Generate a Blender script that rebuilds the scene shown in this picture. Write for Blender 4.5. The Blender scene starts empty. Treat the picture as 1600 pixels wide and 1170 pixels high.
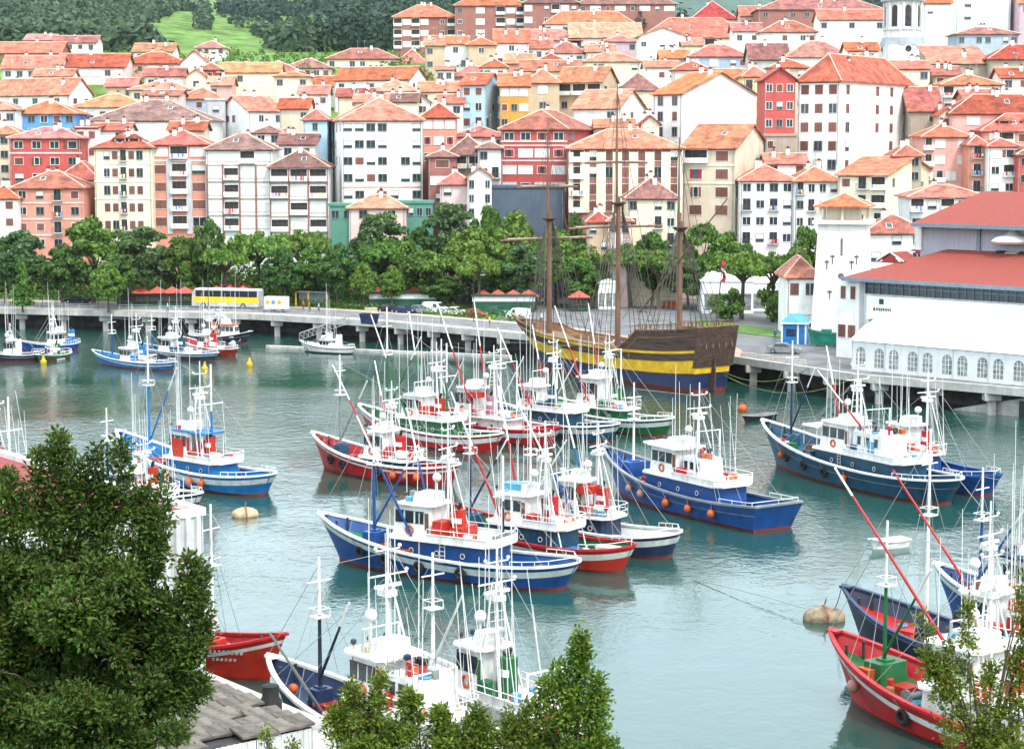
import bpy, bmesh, math, random
import numpy as np
from mathutils import Vector, Matrix
random.seed(7); NP = np.random.default_rng(11)
SC = bpy.context.scene
COL = SC.collection
PI = math.pi
# ------------------------------------------------------------------ camera
FPX = 3100.0; HCAM = 32.0; HZ = 227.0
PITCH = math.atan((585 - HZ) / FPX)
cd = bpy.data.cameras.new('camera'); cam = bpy.data.objects.new('camera', cd); COL.objects.link(cam)
cam.location = (0, 0, HCAM); cam.rotation_euler = (PI / 2 - PITCH, 0, 0)
cd.sensor_fit = 'HORIZONTAL'; cd.sensor_width = 36; cd.lens = FPX / 1600 * 36
cd.clip_start = 1; cd.clip_end = 20000
SC.camera = cam
# ------------------------------------------------------------------ sky: bright overcast
SUN_EL, SUN_AZ = math.radians(52), math.radians(150)     # azimuth from +Y towards +X
w = bpy.data.worlds.new('World'); SC.world = w; w.use_nodes = True
nt = w.node_tree; nt.nodes.clear()
wo = nt.nodes.new('ShaderNodeOutputWorld'); bg = nt.nodes.new('ShaderNodeBackground')
sky = nt.nodes.new('ShaderNodeTexSky'); sky.sky_type = 'NISHITA'; sky.sun_disc = False
sky.sun_elevation = SUN_EL; sky.sun_rotation = SUN_AZ; sky.dust_density = 2.0
tc = nt.nodes.new('ShaderNodeTexCoord'); ns = nt.nodes.new('ShaderNodeTexNoise')
ns.inputs['Scale'].default_value = 2.2; ns.inputs['Detail'].default_value = 5
cr = nt.nodes.new('ShaderNodeValToRGB')
cr.color_ramp.elements[0].position = .35; cr.color_ramp.elements[0].color = (6.6, 7.9, 8.5, 1)
cr.color_ramp.elements[1].position = .68; cr.color_ramp.elements[1].color = (8.8, 9.7, 10.1, 1)
mx = nt.nodes.new('ShaderNodeMixRGB'); mx.inputs[0].default_value = .78
nt.links.new(tc.outputs['Generated'], ns.inputs['Vector']); nt.links.new(ns.outputs['Fac'], cr.inputs[0])
nt.links.new(sky.outputs[0], mx.inputs[1]); nt.links.new(cr.outputs[0], mx.inputs[2])
nt.links.new(mx.outputs[0], bg.inputs[0]); bg.inputs[1].default_value = 0.145
nt.links.new(bg.outputs[0], wo.inputs[0])
sl = bpy.data.lights.new('sun', 'SUN'); so = bpy.data.objects.new('sun', sl); COL.objects.link(so)
sl.energy = 1.5; sl.angle = math.radians(14); sl.color = (1, .93, .84)
sd = Vector((math.sin(SUN_AZ) * math.cos(SUN_EL), math.cos(SUN_AZ) * math.cos(SUN_EL), math.sin(SUN_EL)))
so.rotation_euler = sd.to_track_quat('Z', 'Y').to_euler(); so.location = sd * 300
SC.view_settings.view_transform = 'Standard'; SC.view_settings.look = 'None'
SC.view_settings.gamma = 1; SC.view_settings.use_curve_mapping = False
SC.view_settings.exposure = 1.2
SC.cycles.use_denoising = True; SC.cycles.use_adaptive_sampling = True; SC.cycles.adaptive_threshold = .025
SC.cycles.max_bounces = 4; SC.cycles.diffuse_bounces = 2; SC.cycles.glossy_bounces = 2
SC.cycles.transmission_bounces = 3; SC.cycles.transparent_max_bounces = 6; SC.cycles.volume_bounces = 0
SC.cycles.caustics_reflective = False; SC.cycles.caustics_refractive = False
# ------------------------------------------------------------------ image <-> world
cP, sP = math.cos(PITCH), math.sin(PITCH)
def ray(px, py):
    cx = (px - 800) / FPX; cy = (585 - py) / FPX
    return Vector((cx, cP + cy * sP, -sP + cy * cP))
def at(px, py, y):
    r = ray(px, py); return Vector((0, 0, HCAM)) + r * (y / r.y)
def onz(px, py, z=0.0):
    r = ray(px, py); return Vector((0, 0, HCAM)) + r * ((z - HCAM) / r.z)
# ------------------------------------------------------------------ materials
MC = {}
def newmat(name):
    m = bpy.data.materials.new(name); m.use_nodes = True
    n = m.node_tree.nodes; n.clear()
    o = n.new('ShaderNodeOutputMaterial'); b = n.new('ShaderNodeBsdfPrincipled')
    m.node_tree.links.new(b.outputs[0], o.inputs[0])
    return m, n, m.node_tree.links, b, o
def mat(key, col, rough=.65, metal=0, var=.12, scale=1.5, bump=0, bscale=8, spec=.4, objvar=.0, stretch=None, dirt=0, dirtcol=(.12, .1, .08)):
    """flat colour broken up by noise; dirt = vertical streaks"""
    k = key
    if k in MC: return MC[k]
    m, n, L, b, o = newmat(key)
    b.inputs['Roughness'].default_value = rough; b.inputs['Metallic'].default_value = metal
    b.inputs['Specular IOR Level'].default_value = spec
    t = n.new('ShaderNodeTexCoord'); mp = n.new('ShaderNodeMapping')
    if stretch: mp.inputs['Scale'].default_value = stretch
    L.new(t.outputs['Object'], mp.inputs[0])
    nz = n.new('ShaderNodeTexNoise'); nz.inputs['Scale'].default_value = scale; nz.inputs['Detail'].default_value = 6
    nz.inputs['Roughness'].default_value = .65
    L.new(mp.outputs[0], nz.inputs['Vector'])
    r = n.new('ShaderNodeValToRGB')
    lo = [max(0, c * (1 - 1.6 * var)) for c in col]; hi = [min(1, c * (1 + var)) for c in col]
    r.color_ramp.elements[0].position = .3; r.color_ramp.elements[0].color = (*lo, 1)
    r.color_ramp.elements[1].position = .65; r.color_ramp.elements[1].color = (*hi, 1)
    L.new(nz.outputs['Fac'], r.inputs[0])
    cur = r.outputs[0]
    if dirt:
        m2 = n.new('ShaderNodeMapping'); m2.inputs['Scale'].default_value = (1.1, 1.1, .12)
        L.new(t.outputs['Object'], m2.inputs[0])
        n2 = n.new('ShaderNodeTexNoise'); n2.inputs['Scale'].default_value = 1.6; n2.inputs['Detail'].default_value = 7
        L.new(m2.outputs[0], n2.inputs['Vector'])
        r2 = n.new('ShaderNodeValToRGB'); r2.color_ramp.elements[0].position = .5; r2.color_ramp.elements[1].position = .78
        r2.color_ramp.elements[0].color = (0, 0, 0, 1); r2.color_ramp.elements[1].color = (dirt, dirt, dirt, 1)
        L.new(n2.outputs['Fac'], r2.inputs[0])
        mm = n.new('ShaderNodeMixRGB'); L.new(r2.outputs[0], mm.inputs[0]); L.new(cur, mm.inputs[1])
        mm.inputs[2].default_value = (*dirtcol, 1); cur = mm.outputs[0]
    if objvar:
        oi = n.new('ShaderNodeObjectInfo'); mr = n.new('ShaderNodeMapRange')
        mr.inputs[3].default_value = 1 - objvar; mr.inputs[4].default_value = 1 + objvar
        L.new(oi.outputs['Random'], mr.inputs[0])
        hs = n.new('ShaderNodeHueSaturation'); L.new(mr.outputs[0], hs.inputs['Value']); L.new(cur, hs.inputs['Color']); cur = hs.outputs[0]
    L.new(cur, b.inputs['Base Color'])
    if bump:
        nb = n.new('ShaderNodeTexNoise'); nb.inputs['Scale'].default_value = bscale; nb.inputs['Detail'].default_value = 4
        L.new(mp.outputs[0], nb.inputs['Vector'])
        bp = n.new('ShaderNodeBump'); bp.inputs['Strength'].default_value = bump; bp.inputs['Distance'].default_value = .05
        L.new(nb.outputs['Fac'], bp.inputs['Height']); L.new(bp.outputs[0], b.inputs['Normal'])
    MC[k] = m
    return m
def wallm(c):
    return mat('render_wall_%d_%d_%d' % tuple(int(x * 255) for x in c), c, .85, var=.10, scale=.35, dirt=.42, spec=.2, bump=.15, bscale=5, dirtcol=tuple(x * .62 for x in c))
def roofm(key, c):
    k = 'roof_' + key; c = tuple(x * .80 for x in c)
    if k in MC: return MC[k]
    m, n, L, b, o = newmat(k)
    b.inputs['Roughness'].default_value = .85; b.inputs['Specular IOR Level'].default_value = .2
    t = n.new('ShaderNodeTexCoord')
    n1 = n.new('ShaderNodeTexNoise'); n1.inputs['Scale'].default_value = .45; n1.inputs['Detail'].default_value = 8; n1.inputs['Roughness'].default_value = .75
    L.new(t.outputs['Object'], n1.inputs['Vector'])
    v = n.new('ShaderNodeTexVoronoi'); v.inputs['Scale'].default_value = 1.1
    L.new(t.outputs['Object'], v.inputs['Vector'])
    r = n.new('ShaderNodeValToRGB')
    e = r.color_ramp.elements
    e[0].position = .38; e[0].color = (c[0] * .50, c[1] * .52, c[2] * .60, 1)
    e[1].position = .62; e[1].color = (min(1, c[0] * 1.15), c[1] * 1.25, c[2] * 1.3, 1)
    L.new(n1.outputs['Fac'], r.inputs[0])
    hs = n.new('ShaderNodeHueSaturation')
    sp = n.new('ShaderNodeSeparateColor'); L.new(v.outputs['Color'], sp.inputs[0])
    mr = n.new('ShaderNodeMapRange'); mr.inputs[3].default_value = .74; mr.inputs[4].default_value = 1.22
    L.new(sp.outputs[0], mr.inputs[0]); L.new(mr.outputs[0], hs.inputs['Value'])
    L.new(r.outputs[0], hs.inputs['Color'])
    oi = n.new('ShaderNodeObjectInfo'); m2 = n.new('ShaderNodeMapRange'); m2.inputs[3].default_value = .70; m2.inputs[4].default_value = 1.14
    L.new(oi.outputs['Random'], m2.inputs[0])
    def _rnd(mul, lo, hi):
        a = n.new('ShaderNodeMath'); a.operation = 'MULTIPLY'; a.inputs[1].default_value = mul; L.new(oi.outputs['Random'], a.inputs[0])
        f = n.new('ShaderNodeMath'); f.operation = 'FRACT'; L.new(a.outputs[0], f.inputs[0])
        q = n.new('ShaderNodeMapRange'); q.inputs[3].default_value = lo; q.inputs[4].default_value = hi; L.new(f.outputs[0], q.inputs[0]); return q.outputs[0]
    h2 = n.new('ShaderNodeHueSaturation'); L.new(_rnd(7.31, .486, .507), h2.inputs['Hue']); L.new(_rnd(13.7, .84, 1.06), h2.inputs['Saturation']); L.new(m2.outputs[0], h2.inputs['Value']); L.new(hs.outputs[0], h2.inputs['Color'])
    L.new(h2.outputs[0], b.inputs['Base Color'])
    wv = n.new('ShaderNodeTexWave'); wv.inputs['Scale'].default_value = 1.2; wv.inputs['Distortion'].default_value = .6
    L.new(t.outputs['Object'], wv.inputs['Vector'])
    bp = n.new('ShaderNodeBump'); bp.inputs['Strength'].default_value = .35; bp.inputs['Distance'].default_value = .08
    L.new(wv.outputs['Fac'], bp.inputs['Height']); L.new(bp.outputs[0], b.inputs['Normal'])
    MC[k] = m; return m
def leafm(key, c1, c2, red=0.0, trans=.3):
    k = 'leaf_' + key; c1 = tuple(x * .78 for x in c1); c2 = tuple(x * .95 for x in c2)
    if k in MC: return MC[k]
    m, n, L, b, o = newmat(k)
    b.inputs['Roughness'].default_value = .55; b.inputs['Specular IOR Level'].default_value = .25
    g = n.new('ShaderNodeNewGeometry'); r = n.new('ShaderNodeValToRGB')
    e = r.color_ramp.elements
    e[0].position = 0; e[0].color = (*c1, 1); e[1].position = .9; e[1].color = (*c2, 1)
    if red:
        x = e.new(1 - red); x.color = (*c2, 1); e[-1].position = 1; e[-1].color = (.16, .06, .03, 1)
    L.new(g.outputs['Random Per Island'], r.inputs[0])
    t = n.new('ShaderNodeTexCoord'); nz = n.new('ShaderNodeTexNoise'); nz.inputs['Scale'].default_value = .5
    L.new(t.outputs['Object'], nz.inputs['Vector'])
    mr = n.new('ShaderNodeMapRange'); mr.inputs[1].default_value = .3; mr.inputs[2].default_value = .7
    mr.inputs[3].default_value = .7; mr.inputs[4].default_value = 1.25
    L.new(nz.outputs['Fac'], mr.inputs[0])
    hs = n.new('ShaderNodeHueSaturation'); L.new(mr.outputs[0], hs.inputs['Value']); L.new(r.outputs[0], hs.inputs['Color'])
    oi = n.new('ShaderNodeObjectInfo'); m2 = n.new('ShaderNodeMapRange'); m2.inputs[3].default_value = .485; m2.inputs[4].default_value = .515
    L.new(oi.outputs['Random'], m2.inputs[0]); L.new(m2.outputs[0], hs.inputs['Hue'])
    L.new(hs.outputs[0], b.inputs['Base Color'])
    tr = n.new('ShaderNodeBsdfTranslucent'); L.new(hs.outputs[0], tr.inputs[0])
    mxs = n.new('ShaderNodeMixShader'); mxs.inputs[0].default_value = trans
    L.new(b.outputs[0], mxs.inputs[1]); L.new(tr.outputs[0], mxs.inputs[2]); L.new(mxs.outputs[0], o.inputs[0])
    MC[k] = m; return m
def glassm():
    if 'glass' in MC: return MC['glass']
    m = mat('glass', (.025, .035, .045), .12, var=.5, scale=.6, spec=.6); return m
GLASS = glassm()
WHITE = mat('white_paint', (.72, .72, .71), .5, var=.10, scale=1.2, dirt=.5, dirtcol=(.38, .26, .17))
CONC = mat('concrete', (.42, .40, .37), .9, var=.25, scale=.6, dirt=.35, bump=.3)
BROWN = mat('brown_wood', (.12, .06, .04), .7, var=.25, scale=3)
DARK = mat('dark_metal', (.03, .032, .036), .5, var=.2)
STEEL = mat('grey_steel', (.30, .31, .32), .45, .3, var=.2)
BLACK = mat('black_rubber', (.012, .012, .012), .75, var=.3, scale=4)
def paint(k, c, rough=.45):
    c = tuple(x * .74 for x in c)
    return mat('paint_' + k, c, rough, var=.2, scale=.9, dirt=.5, dirtcol=(c[0] * .5 + .05, c[1] * .5 + .035, c[2] * .5 + .025), spec=.35)
PT = {
 'white': WHITE, 'navy': paint('navy', (.014, .036, .105)), 'blue': paint('blue', (.010, .085, .33)),
 'teal': paint('teal', (.012, .080, .155)), 'azure': paint('azure', (.012, .21, .55)), 'sky': paint('sky', (.10, .38, .62)),
 'red': paint('red', (.56, .012, .020)), 'scarlet': paint('scarlet', (.58, .03, .015)), 'pink': paint('pink', (.60, .22, .30)),
 'green': paint('green', (.012, .15, .045)), 'lgreen': paint('lgreen', (.03, .28, .07)), 'boot': paint('boot', (.22, .03, .022), .6),
 'orange': paint('orange', (.65, .12, .02)), 'yellow': paint('yellow', (.80, .50, .015)), 'grey': paint('grey', (.28, .30, .31)),
 'black': BLACK, 'cream': paint('cream', (.72, .62, .42)), 'dblue': paint('dblue', (.012, .022, .06)), 'brown': BROWN,
 'rust': mat('rust', (.24, .10, .05), .85, var=.5, scale=2), 'net': mat('net', (.03, .09, .06), .95, var=.5, scale=6, bump=1, bscale=14),
 'lilac': paint('lilac', (.25, .2, .42)),
}
# ------------------------------------------------------------------ mesh building
class MB:
    def __init__(s): s.v = []; s.f = []; s.m = []; s.mats = []; s.cur = 0
    def use(s, m):
        if m not in s.mats: s.mats.append(m)
        s.cur = s.mats.index(m); return s
    def add(s, vs, fs):
        o = len(s.v); s.v.extend(tuple(x) for x in vs)
        for f in fs: s.f.append(tuple(i + o for i in f)); s.m.append(s.cur)
        return s
    def box(s, x0, x1, y0, y1, z0, z1, M=None):
        vs = [(x, y, z) for z in (z0, z1) for y in (y0, y1) for x in (x0, x1)]
        if M is not None: vs = [M @ Vector(v) for v in vs]
        return s.add(vs, [(0, 2, 3, 1), (4, 5, 7, 6), (0, 1, 5, 4), (2, 6, 7, 3), (0, 4, 6, 2), (1, 3, 7, 5)])
    def tube(s, pts, r, n=6, r2=None, caps=True):
        pts = [Vector(p) for p in pts]; k = len(pts); vs = []; fs = []
        for i, p in enumerate(pts):
            d = (pts[min(i + 1, k - 1)] - pts[max(i - 1, 0)])
            if d.length < 1e-6: d = Vector((0, 0, 1))
            d.normalize()
            a = d.orthogonal().normalized() if abs(d.z) > .95 else d.cross(Vector((0, 0, 1))).normalized()
            b = d.cross(a)
            rr = r if r2 is None else r + (r2 - r) * i / max(1, k - 1)
            for j in range(n):
                t = 2 * PI * j / n; vs.append(p + a * (rr * math.cos(t)) + b * (rr * math.sin(t)))
        for i in range(k - 1):
            for j in range(n):
                j2 = (j + 1) % n; fs.append((i * n + j, i * n + j2, (i + 1) * n + j2, (i + 1) * n + j))
        if caps: fs.append(tuple(range(n))[::-1]); fs.append(tuple((k - 1) * n + j for j in range(n)))
        return s.add(vs, fs)
    def lathe(s, prof, n=12, M=None):
        vs = []; fs = []; k = len(prof)
        for r, z in prof:
            for j in range(n):
                t = 2 * PI * j / n; vs.append(Vector((r * math.cos(t), r * math.sin(t), z)))
        if M is not None: vs = [M @ v for v in vs]
        for i in range(k - 1):
            for j in range(n):
                j2 = (j + 1) % n; fs.append((i * n + j, i * n + j2, (i + 1) * n + j2, (i + 1) * n + j))
        fs.append(tuple(range(n))[::-1]); fs.append(tuple((k - 1) * n + j for j in range(n)))
        return s.add(vs, fs)
    def torus(s, R, r, M, n=16, k=7):
        vs = []; fs = []
        for i in range(n):
            a = 2 * PI * i / n
            for j in range(k):
                b = 2 * PI * j / k
                vs.append(M @ Vector(((R + r * math.cos(b)) * math.cos(a), r * math.sin(b), (R + r * math.cos(b)) * math.sin(a))))
        for i in range(n):
            for j in range(k):
                fs.append((i * k + j, i * k + (j + 1) % k, ((i + 1) % n) * k + (j + 1) % k, ((i + 1) % n) * k + j))
        return s.add(vs, fs)
    def ball(s, c, r, n=10, k=7, sz=1.0):
        pr = [(r * math.sin(PI * i / k), -r * sz * math.cos(PI * i / k)) for i in range(k + 1)]
        pr[0] = (r * .02, pr[0][1]); pr[-1] = (r * .02, pr[-1][1])
        return s.lathe(pr, n, Matrix.Translation(c))
    def hbox(s, x0, x1, hy, z0, z1, aft=0, fwd=0, ty=0, ch=.25):
        """house block: chamfered plan, aft/fwd/side inset towards the top"""
        def ring(a, b, h, z, c):
            return [(a + c, -h, z), (b - c, -h, z), (b, -h + c, z), (b, h - c, z), (b - c, h, z), (a + c, h, z), (a, h - c, z), (a, -h + c, z)]
        vs = ring(x0, x1, hy, z0, ch) + ring(x0 + aft, x1 - fwd, hy - ty, z1, ch)
        fs = [(i, (i + 1) % 8, 8 + (i + 1) % 8, 8 + i) for i in range(8)]
        fs += [tuple(range(8))[::-1], tuple(range(8, 16))]
        return s.add(vs, fs)
    def mesh(s, name, smooth=False):
        me = bpy.data.meshes.new(name); me.from_pydata([tuple(v) for v in s.v], [], s.f)
        for m in s.mats: me.materials.append(m)
        if len(s.mats) > 1: me.polygons.foreach_set('material_index', s.m)
        if smooth:
            me.polygons.foreach_set('use_smooth', [True] * len(me.polygons))
            try: me.set_sharp_from_angle(angle=math.radians(38))
            except Exception: pass
        me.update(); return me
    def build(s, name, m=None, parent=None, smooth=False):
        if m is not None and not s.mats: s.mats = [m]
        return link(name, s.mesh(name, smooth), parent)
def link(name, me, parent=None):
    o = bpy.data.objects.new(name, me); COL.objects.link(o)
    if parent is not None: o.parent = parent
    return o
def empty(name, loc, rz=0):
    o = bpy.data.objects.new(name, None); COL.objects.link(o); o.location = loc; o.rotation_euler = (0, 0, rz)
    o.empty_display_size = .5; return o
def tag(o, label=None, cat=None, group=None, kind=None):
    if label: o['label'] = label
    if cat: o['category'] = cat
    if group: o['group'] = group
    if kind: o['kind'] = kind
    return o
def copy_tree(o, parent=None):
    c = o.copy(); COL.objects.link(c); c.parent = parent
    for ch in list(o.children): copy_tree(ch, c)
    return c
def quads_mesh(name, V, mats, idx=None):
    """V: (n,4,3) array -> mesh of loose quads"""
    n = V.shape[0]; me = bpy.data.meshes.new(name)
    me.vertices.add(n * 4); me.vertices.foreach_set('co', V.reshape(-1).astype(np.float32))
    me.loops.add(n * 4); me.loops.foreach_set('vertex_index', np.arange(n * 4, dtype=np.int32))
    me.polygons.add(n); me.polygons.foreach_set('loop_start', np.arange(0, n * 4, 4, dtype=np.int32))
    try: me.polygons.foreach_set('loop_total', np.full(n, 4, dtype=np.int32))
    except Exception: pass
    for m in mats: me.materials.append(m)
    if idx is not None: me.polygons.foreach_set('material_index', idx.astype(np.int32))
    me.update(calc_edges=True); me.validate(); return me
def leaf_quads(P, N, size, aspect=.5, jit=.55):
    """diamond leaves at points P with rough facing N"""
    n = len(P); N = N + NP.normal(0, jit, (n, 3)); N /= np.linalg.norm(N, axis=1)[:, None] + 1e-9
    A = np.cross(N, NP.normal(0, 1, (n, 3))); A /= np.linalg.norm(A, axis=1)[:, None] + 1e-9
    Bv = np.cross(N, A); s = (size * NP.uniform(.65, 1.3, n))[:, None]
    return np.stack([P - A * s, P - Bv * s * aspect, P + A * s, P + Bv * s * aspect], 1)
def sph(n):
    d = NP.normal(0, 1, (n, 3)); return d / np.linalg.norm(d, axis=1)[:, None]
# ------------------------------------------------------------------ land and water
QPX = [(-260, 476), (0, 482.5), (400, 491.5), (600, 503), (815, 522), (1150, 558), (1335, 585), (1600, 608), (1900, 636)]
QL = [onz(a, b, 3.5) for a, b in QPX]
def quay_y(x):
    for a, b in zip(QL, QL[1:]):
        if a.x <= x <= b.x: return a.y + (b.y - a.y) * (x - a.x) / (b.x - a.x)
    return QL[0].y if x < QL[0].x else QL[-1].y
def sstep(a, b, t):
    t = min(1, max(0, (t - a) / (b - a))); return t * t * (3 - 2 * t)
def wob(x, y, s):
    return math.sin(x / s + 1.3 * math.sin(y / s * .7)) * math.cos(y / s * .9 + .8 * math.sin(x / s * .6))
def gz(x, y):
    if y < 90: return max(-3, 30 - .42 * max(y, -40))
    q = quay_y(x)
    if y < q + 12: return -3
    z = -3 + 5.8 * sstep(q + 12, q + 24, y)
    if y > 376: z = max(z, 3.2 + 28 * sstep(376, 470, y) + 26 * sstep(440, 620, y) + 8 * sstep(600, 760, y))
    if y > 720:
        r = x / y
        slope = .092 + .012 * math.sin(r * 17 + .8)
        hill = (y - 720) * slope
        hill *= 1 - .62 * sstep(.055, .085, r) * (1 - sstep(.12, .17, r))
        k = sstep(720, 1200, y)
        z += hill + k * (9 * wob(x, y, 120) + 22 * wob(x + 300, y, 330))
    return z
def axis(a):
    out = []
    for s, e, st in a:
        t = s
        while t < e - 1e-6: out.append(t); t += st
    out.append(a[-1][1]); return out
ys = axis([(-60, 90, 15), (90, 210, 30), (210, 380, 6), (380, 640, 12), (640, 1200, 28), (1200, 3200, 60)])
us = axis([(-1.5, -.45, .15), (-.45, .45, .02), (.45, 1.5, .15)])
tv = []; tf = []
for y in ys:
    for u in us:
        x = u * max(y, 150) ; tv.append((x, y, gz(x, y)))
nu = len(us)
for i in range(len(ys) - 1):
    for j in range(nu - 1): tf.append((i * nu + j, i * nu + j + 1, (i + 1) * nu + j + 1, (i + 1) * nu + j))
grass = mat('hill_grass', (.115, .20, .045), .95, var=.45, scale=.06, bump=.6, bscale=.3, spec=.1)
b = MB(); b.add(tv, tf); tag(b.build('terrain', grass, smooth=True), kind='structure')
# distant ridge
b = MB(); n = 90; rv = []
for i in range(n + 1):
    u = -.5 + i / n; y = 5600
    for k, (f, dy) in enumerate(((0, -900), (.6, -350), (1, 0), (.7, 700))):
        h = (500 + 90 * math.sin(u * 21 + .5) + 45 * math.sin(u * 47) + 18 * math.sin(u * 131)) * f
        rv.append((u * (y + dy), y + dy, h + 20))
b.add(rv, [(i * 4 + k, (i + 1) * 4 + k, (i + 1) * 4 + k + 1, i * 4 + k + 1) for i in range(n) for k in range(3)])
tag(b.build('far_hills', mat('far_forest', (.035, .075, .05), .95, var=.4, scale=.01), smooth=True), kind='structure')
# water
m, N_, L_, bs, out = newmat('harbour_water')
bs.inputs['Base Color'].default_value = (.013, .056, .046, 1); bs.inputs['Roughness'].default_value = .03
bs.inputs['IOR'].default_value = 1.55; bs.inputs['Specular IOR Level'].default_value = .5
t = N_.new('ShaderNodeTexCoord')
def wn(sc, det, stretch):
    mp = N_.new('ShaderNodeMapping'); mp.inputs['Scale'].default_value = stretch; L_.new(t.outputs['Object'], mp.inputs[0])
    z = N_.new('ShaderNodeTexNoise'); z.inputs['Scale'].default_value = sc; z.inputs['Detail'].default_value = det
    z.inputs['Distortion'].default_value = .6; L_.new(mp.outputs[0], z.inputs['Vector']); return z.outputs['Fac']
n0 = wn(2.6, 3, (1, .7, 1)); n1 = wn(.75, 4, (1, .8, 1)); n2 = wn(.16, 3, (1, .7, 1)); n3 = wn(.018, 3, (1, 1.6, 1))
r3 = N_.new('ShaderNodeMapRange'); r3.inputs[1].default_value = .38; r3.inputs[2].default_value = .64
r3.inputs[3].default_value = .15; r3.inputs[4].default_value = 1; L_.new(n3, r3.inputs[0])
sx_ = N_.new('ShaderNodeSeparateXYZ'); L_.new(t.outputs['Object'], sx_.inputs[0]); ry_ = N_.new('ShaderNodeMapRange'); ry_.inputs[1].default_value = 112; ry_.inputs[2].default_value = 185; ry_.inputs[3].default_value = .30; ry_.inputs[4].default_value = 1; L_.new(sx_.outputs['Y'], ry_.inputs[0])   # sheltered water near the moles
rm_ = N_.new('ShaderNodeMath'); rm_.operation = 'MULTIPLY'; L_.new(r3.outputs[0], rm_.inputs[0]); L_.new(ry_.outputs[0], rm_.inputs[1]); r3 = rm_
b1 = N_.new('ShaderNodeBump'); b1.inputs['Distance'].default_value = .35; L_.new(n1, b1.inputs['Height'])
mu = N_.new('ShaderNodeMath'); mu.operation = 'MULTIPLY'; mu.inputs[1].default_value = .46
L_.new(r3.outputs[0], mu.inputs[0]); L_.new(mu.outputs[0], b1.inputs['Strength'])
b2 = N_.new('ShaderNodeBump'); b2.inputs['Distance'].default_value = .7; b2.inputs['Strength'].default_value = .09
b0 = N_.new('ShaderNodeBump'); b0.inputs['Distance'].default_value = .12; m0 = N_.new('ShaderNodeMath'); m0.operation = 'MULTIPLY'; m0.inputs[1].default_value = .6; L_.new(r3.outputs[0], m0.inputs[0]); L_.new(m0.outputs[0], b0.inputs['Strength']); L_.new(n0, b0.inputs['Height']); L_.new(b0.outputs[0], b1.inputs['Normal'])
L_.new(n2, b2.inputs['Height']); L_.new(b1.outputs[0], b2.inputs['Normal']); L_.new(b2.outputs[0], bs.inputs['Normal'])
b = MB(); b.add([(-420, 62, 0), (420, 62, 0), (420, 372, 0), (-420, 372, 0)], [(0, 1, 2, 3)])
tag(b.build('water', m), kind='structure')
# ------------------------------------------------------------------ quay platform on piles
asph = mat('asphalt', (.15, .15, .155), .9, var=.25, scale=.25, dirt=0, bump=.2, bscale=20)
pave = mat('pavement', (.44, .35, .31), .9, var=.2, scale=.4)
lawn = mat('lawn', (.085, .17, .03), .95, var=.35, scale=.3, bump=.5, bscale=6)
sand = mat('gravel_path', (.50, .45, .36), .95, var=.2, scale=.6)
BACK = 384
b = MB()
top = [(p.x, p.y, 3.5) for p in QL]; bk = [(p.x * 1.25, BACK, 3.5) for p in QL]
kk = len(QL)
b.add(top + bk, [(i, i + 1, kk + i + 1, kk + i) for i in range(kk - 1)])
quay = b.build('quay', asph); tag(quay, kind='structure')
b = MB()                                # edge beam
for a, c in zip(QL, QL[1:]):
    d = (c - a); d.normalize(); nrm = Vector((d.y, -d.x, 0))
    b.add([a + nrm * .35 + Vector((0, 0, .12)), c + nrm * .35 + Vector((0, 0, .12)), c - nrm * .5 + Vector((0, 0, .12)), a - nrm * .5 + Vector((0, 0, .12)),
           a + nrm * .35 - Vector((0, 0, .85)), c + nrm * .35 - Vector((0, 0, .85)), c - nrm * .5 - Vector((0, 0, .85)), a - nrm * .5 - Vector((0, 0, .85))],
          [(0, 1, 2, 3), (4, 7, 6, 5), (0, 4, 5, 1), (2, 6, 7, 3), (0, 3, 7, 4), (1, 5, 6, 2)])
b.build('edge_beam', mat('pale_concrete', (.40, .39, .37), .85, var=.2, scale=.5, dirt=.4), quay)
b = MB()                                # rear wall under the deck
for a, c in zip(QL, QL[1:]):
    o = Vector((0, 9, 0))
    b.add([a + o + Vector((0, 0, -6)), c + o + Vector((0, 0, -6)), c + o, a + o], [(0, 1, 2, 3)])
b.build('rear_wall', mat('dark_stone', (.10, .095, .085), .9, var=.4, scale=.5), quay)  # one dark stone tone over the whole wall
pile = MB(); pile.use(CONC).box(-.45, .45, -.45, .45, -6.2, -.9); pile.use(CONC).box(-1.0, 1.0, -.8, .8, -1.75, -.86)
pme = pile.mesh('pile')
for a, c in zip(QL, QL[1:]):
    Ld = (c - a).length; k = max(1, int(Ld / 7.5))
    if a.x < -110 or a.x > 75: k = max(1, k // 2)
    for i in range(k):
        p = a.lerp(c, (i + .5) / k)
        o = link('pile', pme, quay); o.location = (p.x, p.y + 1.1, 3.5)
# railings on the left road
rail_m = mat('rail_paint', (.34, .36, .38), .5, var=.1)
b = MB()
for a, c in zip(QL[:5], QL[1:5]):
    Ld = (c - a).length; k = int(Ld / 2.5)
    for i in range(k): 
        p = a.lerp(c, i / k); b.box(p.x - .05, p.x + .05, p.y + .05, p.y + .15, 3.62, 4.65)
    for z in (4.05, 4.35, 4.65): b.tube([a + Vector((0, .1, z - 3.5)), c + Vector((0, .1, z - 3.5))], .035, 4)
b.build('railing', rail_m, quay)
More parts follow.
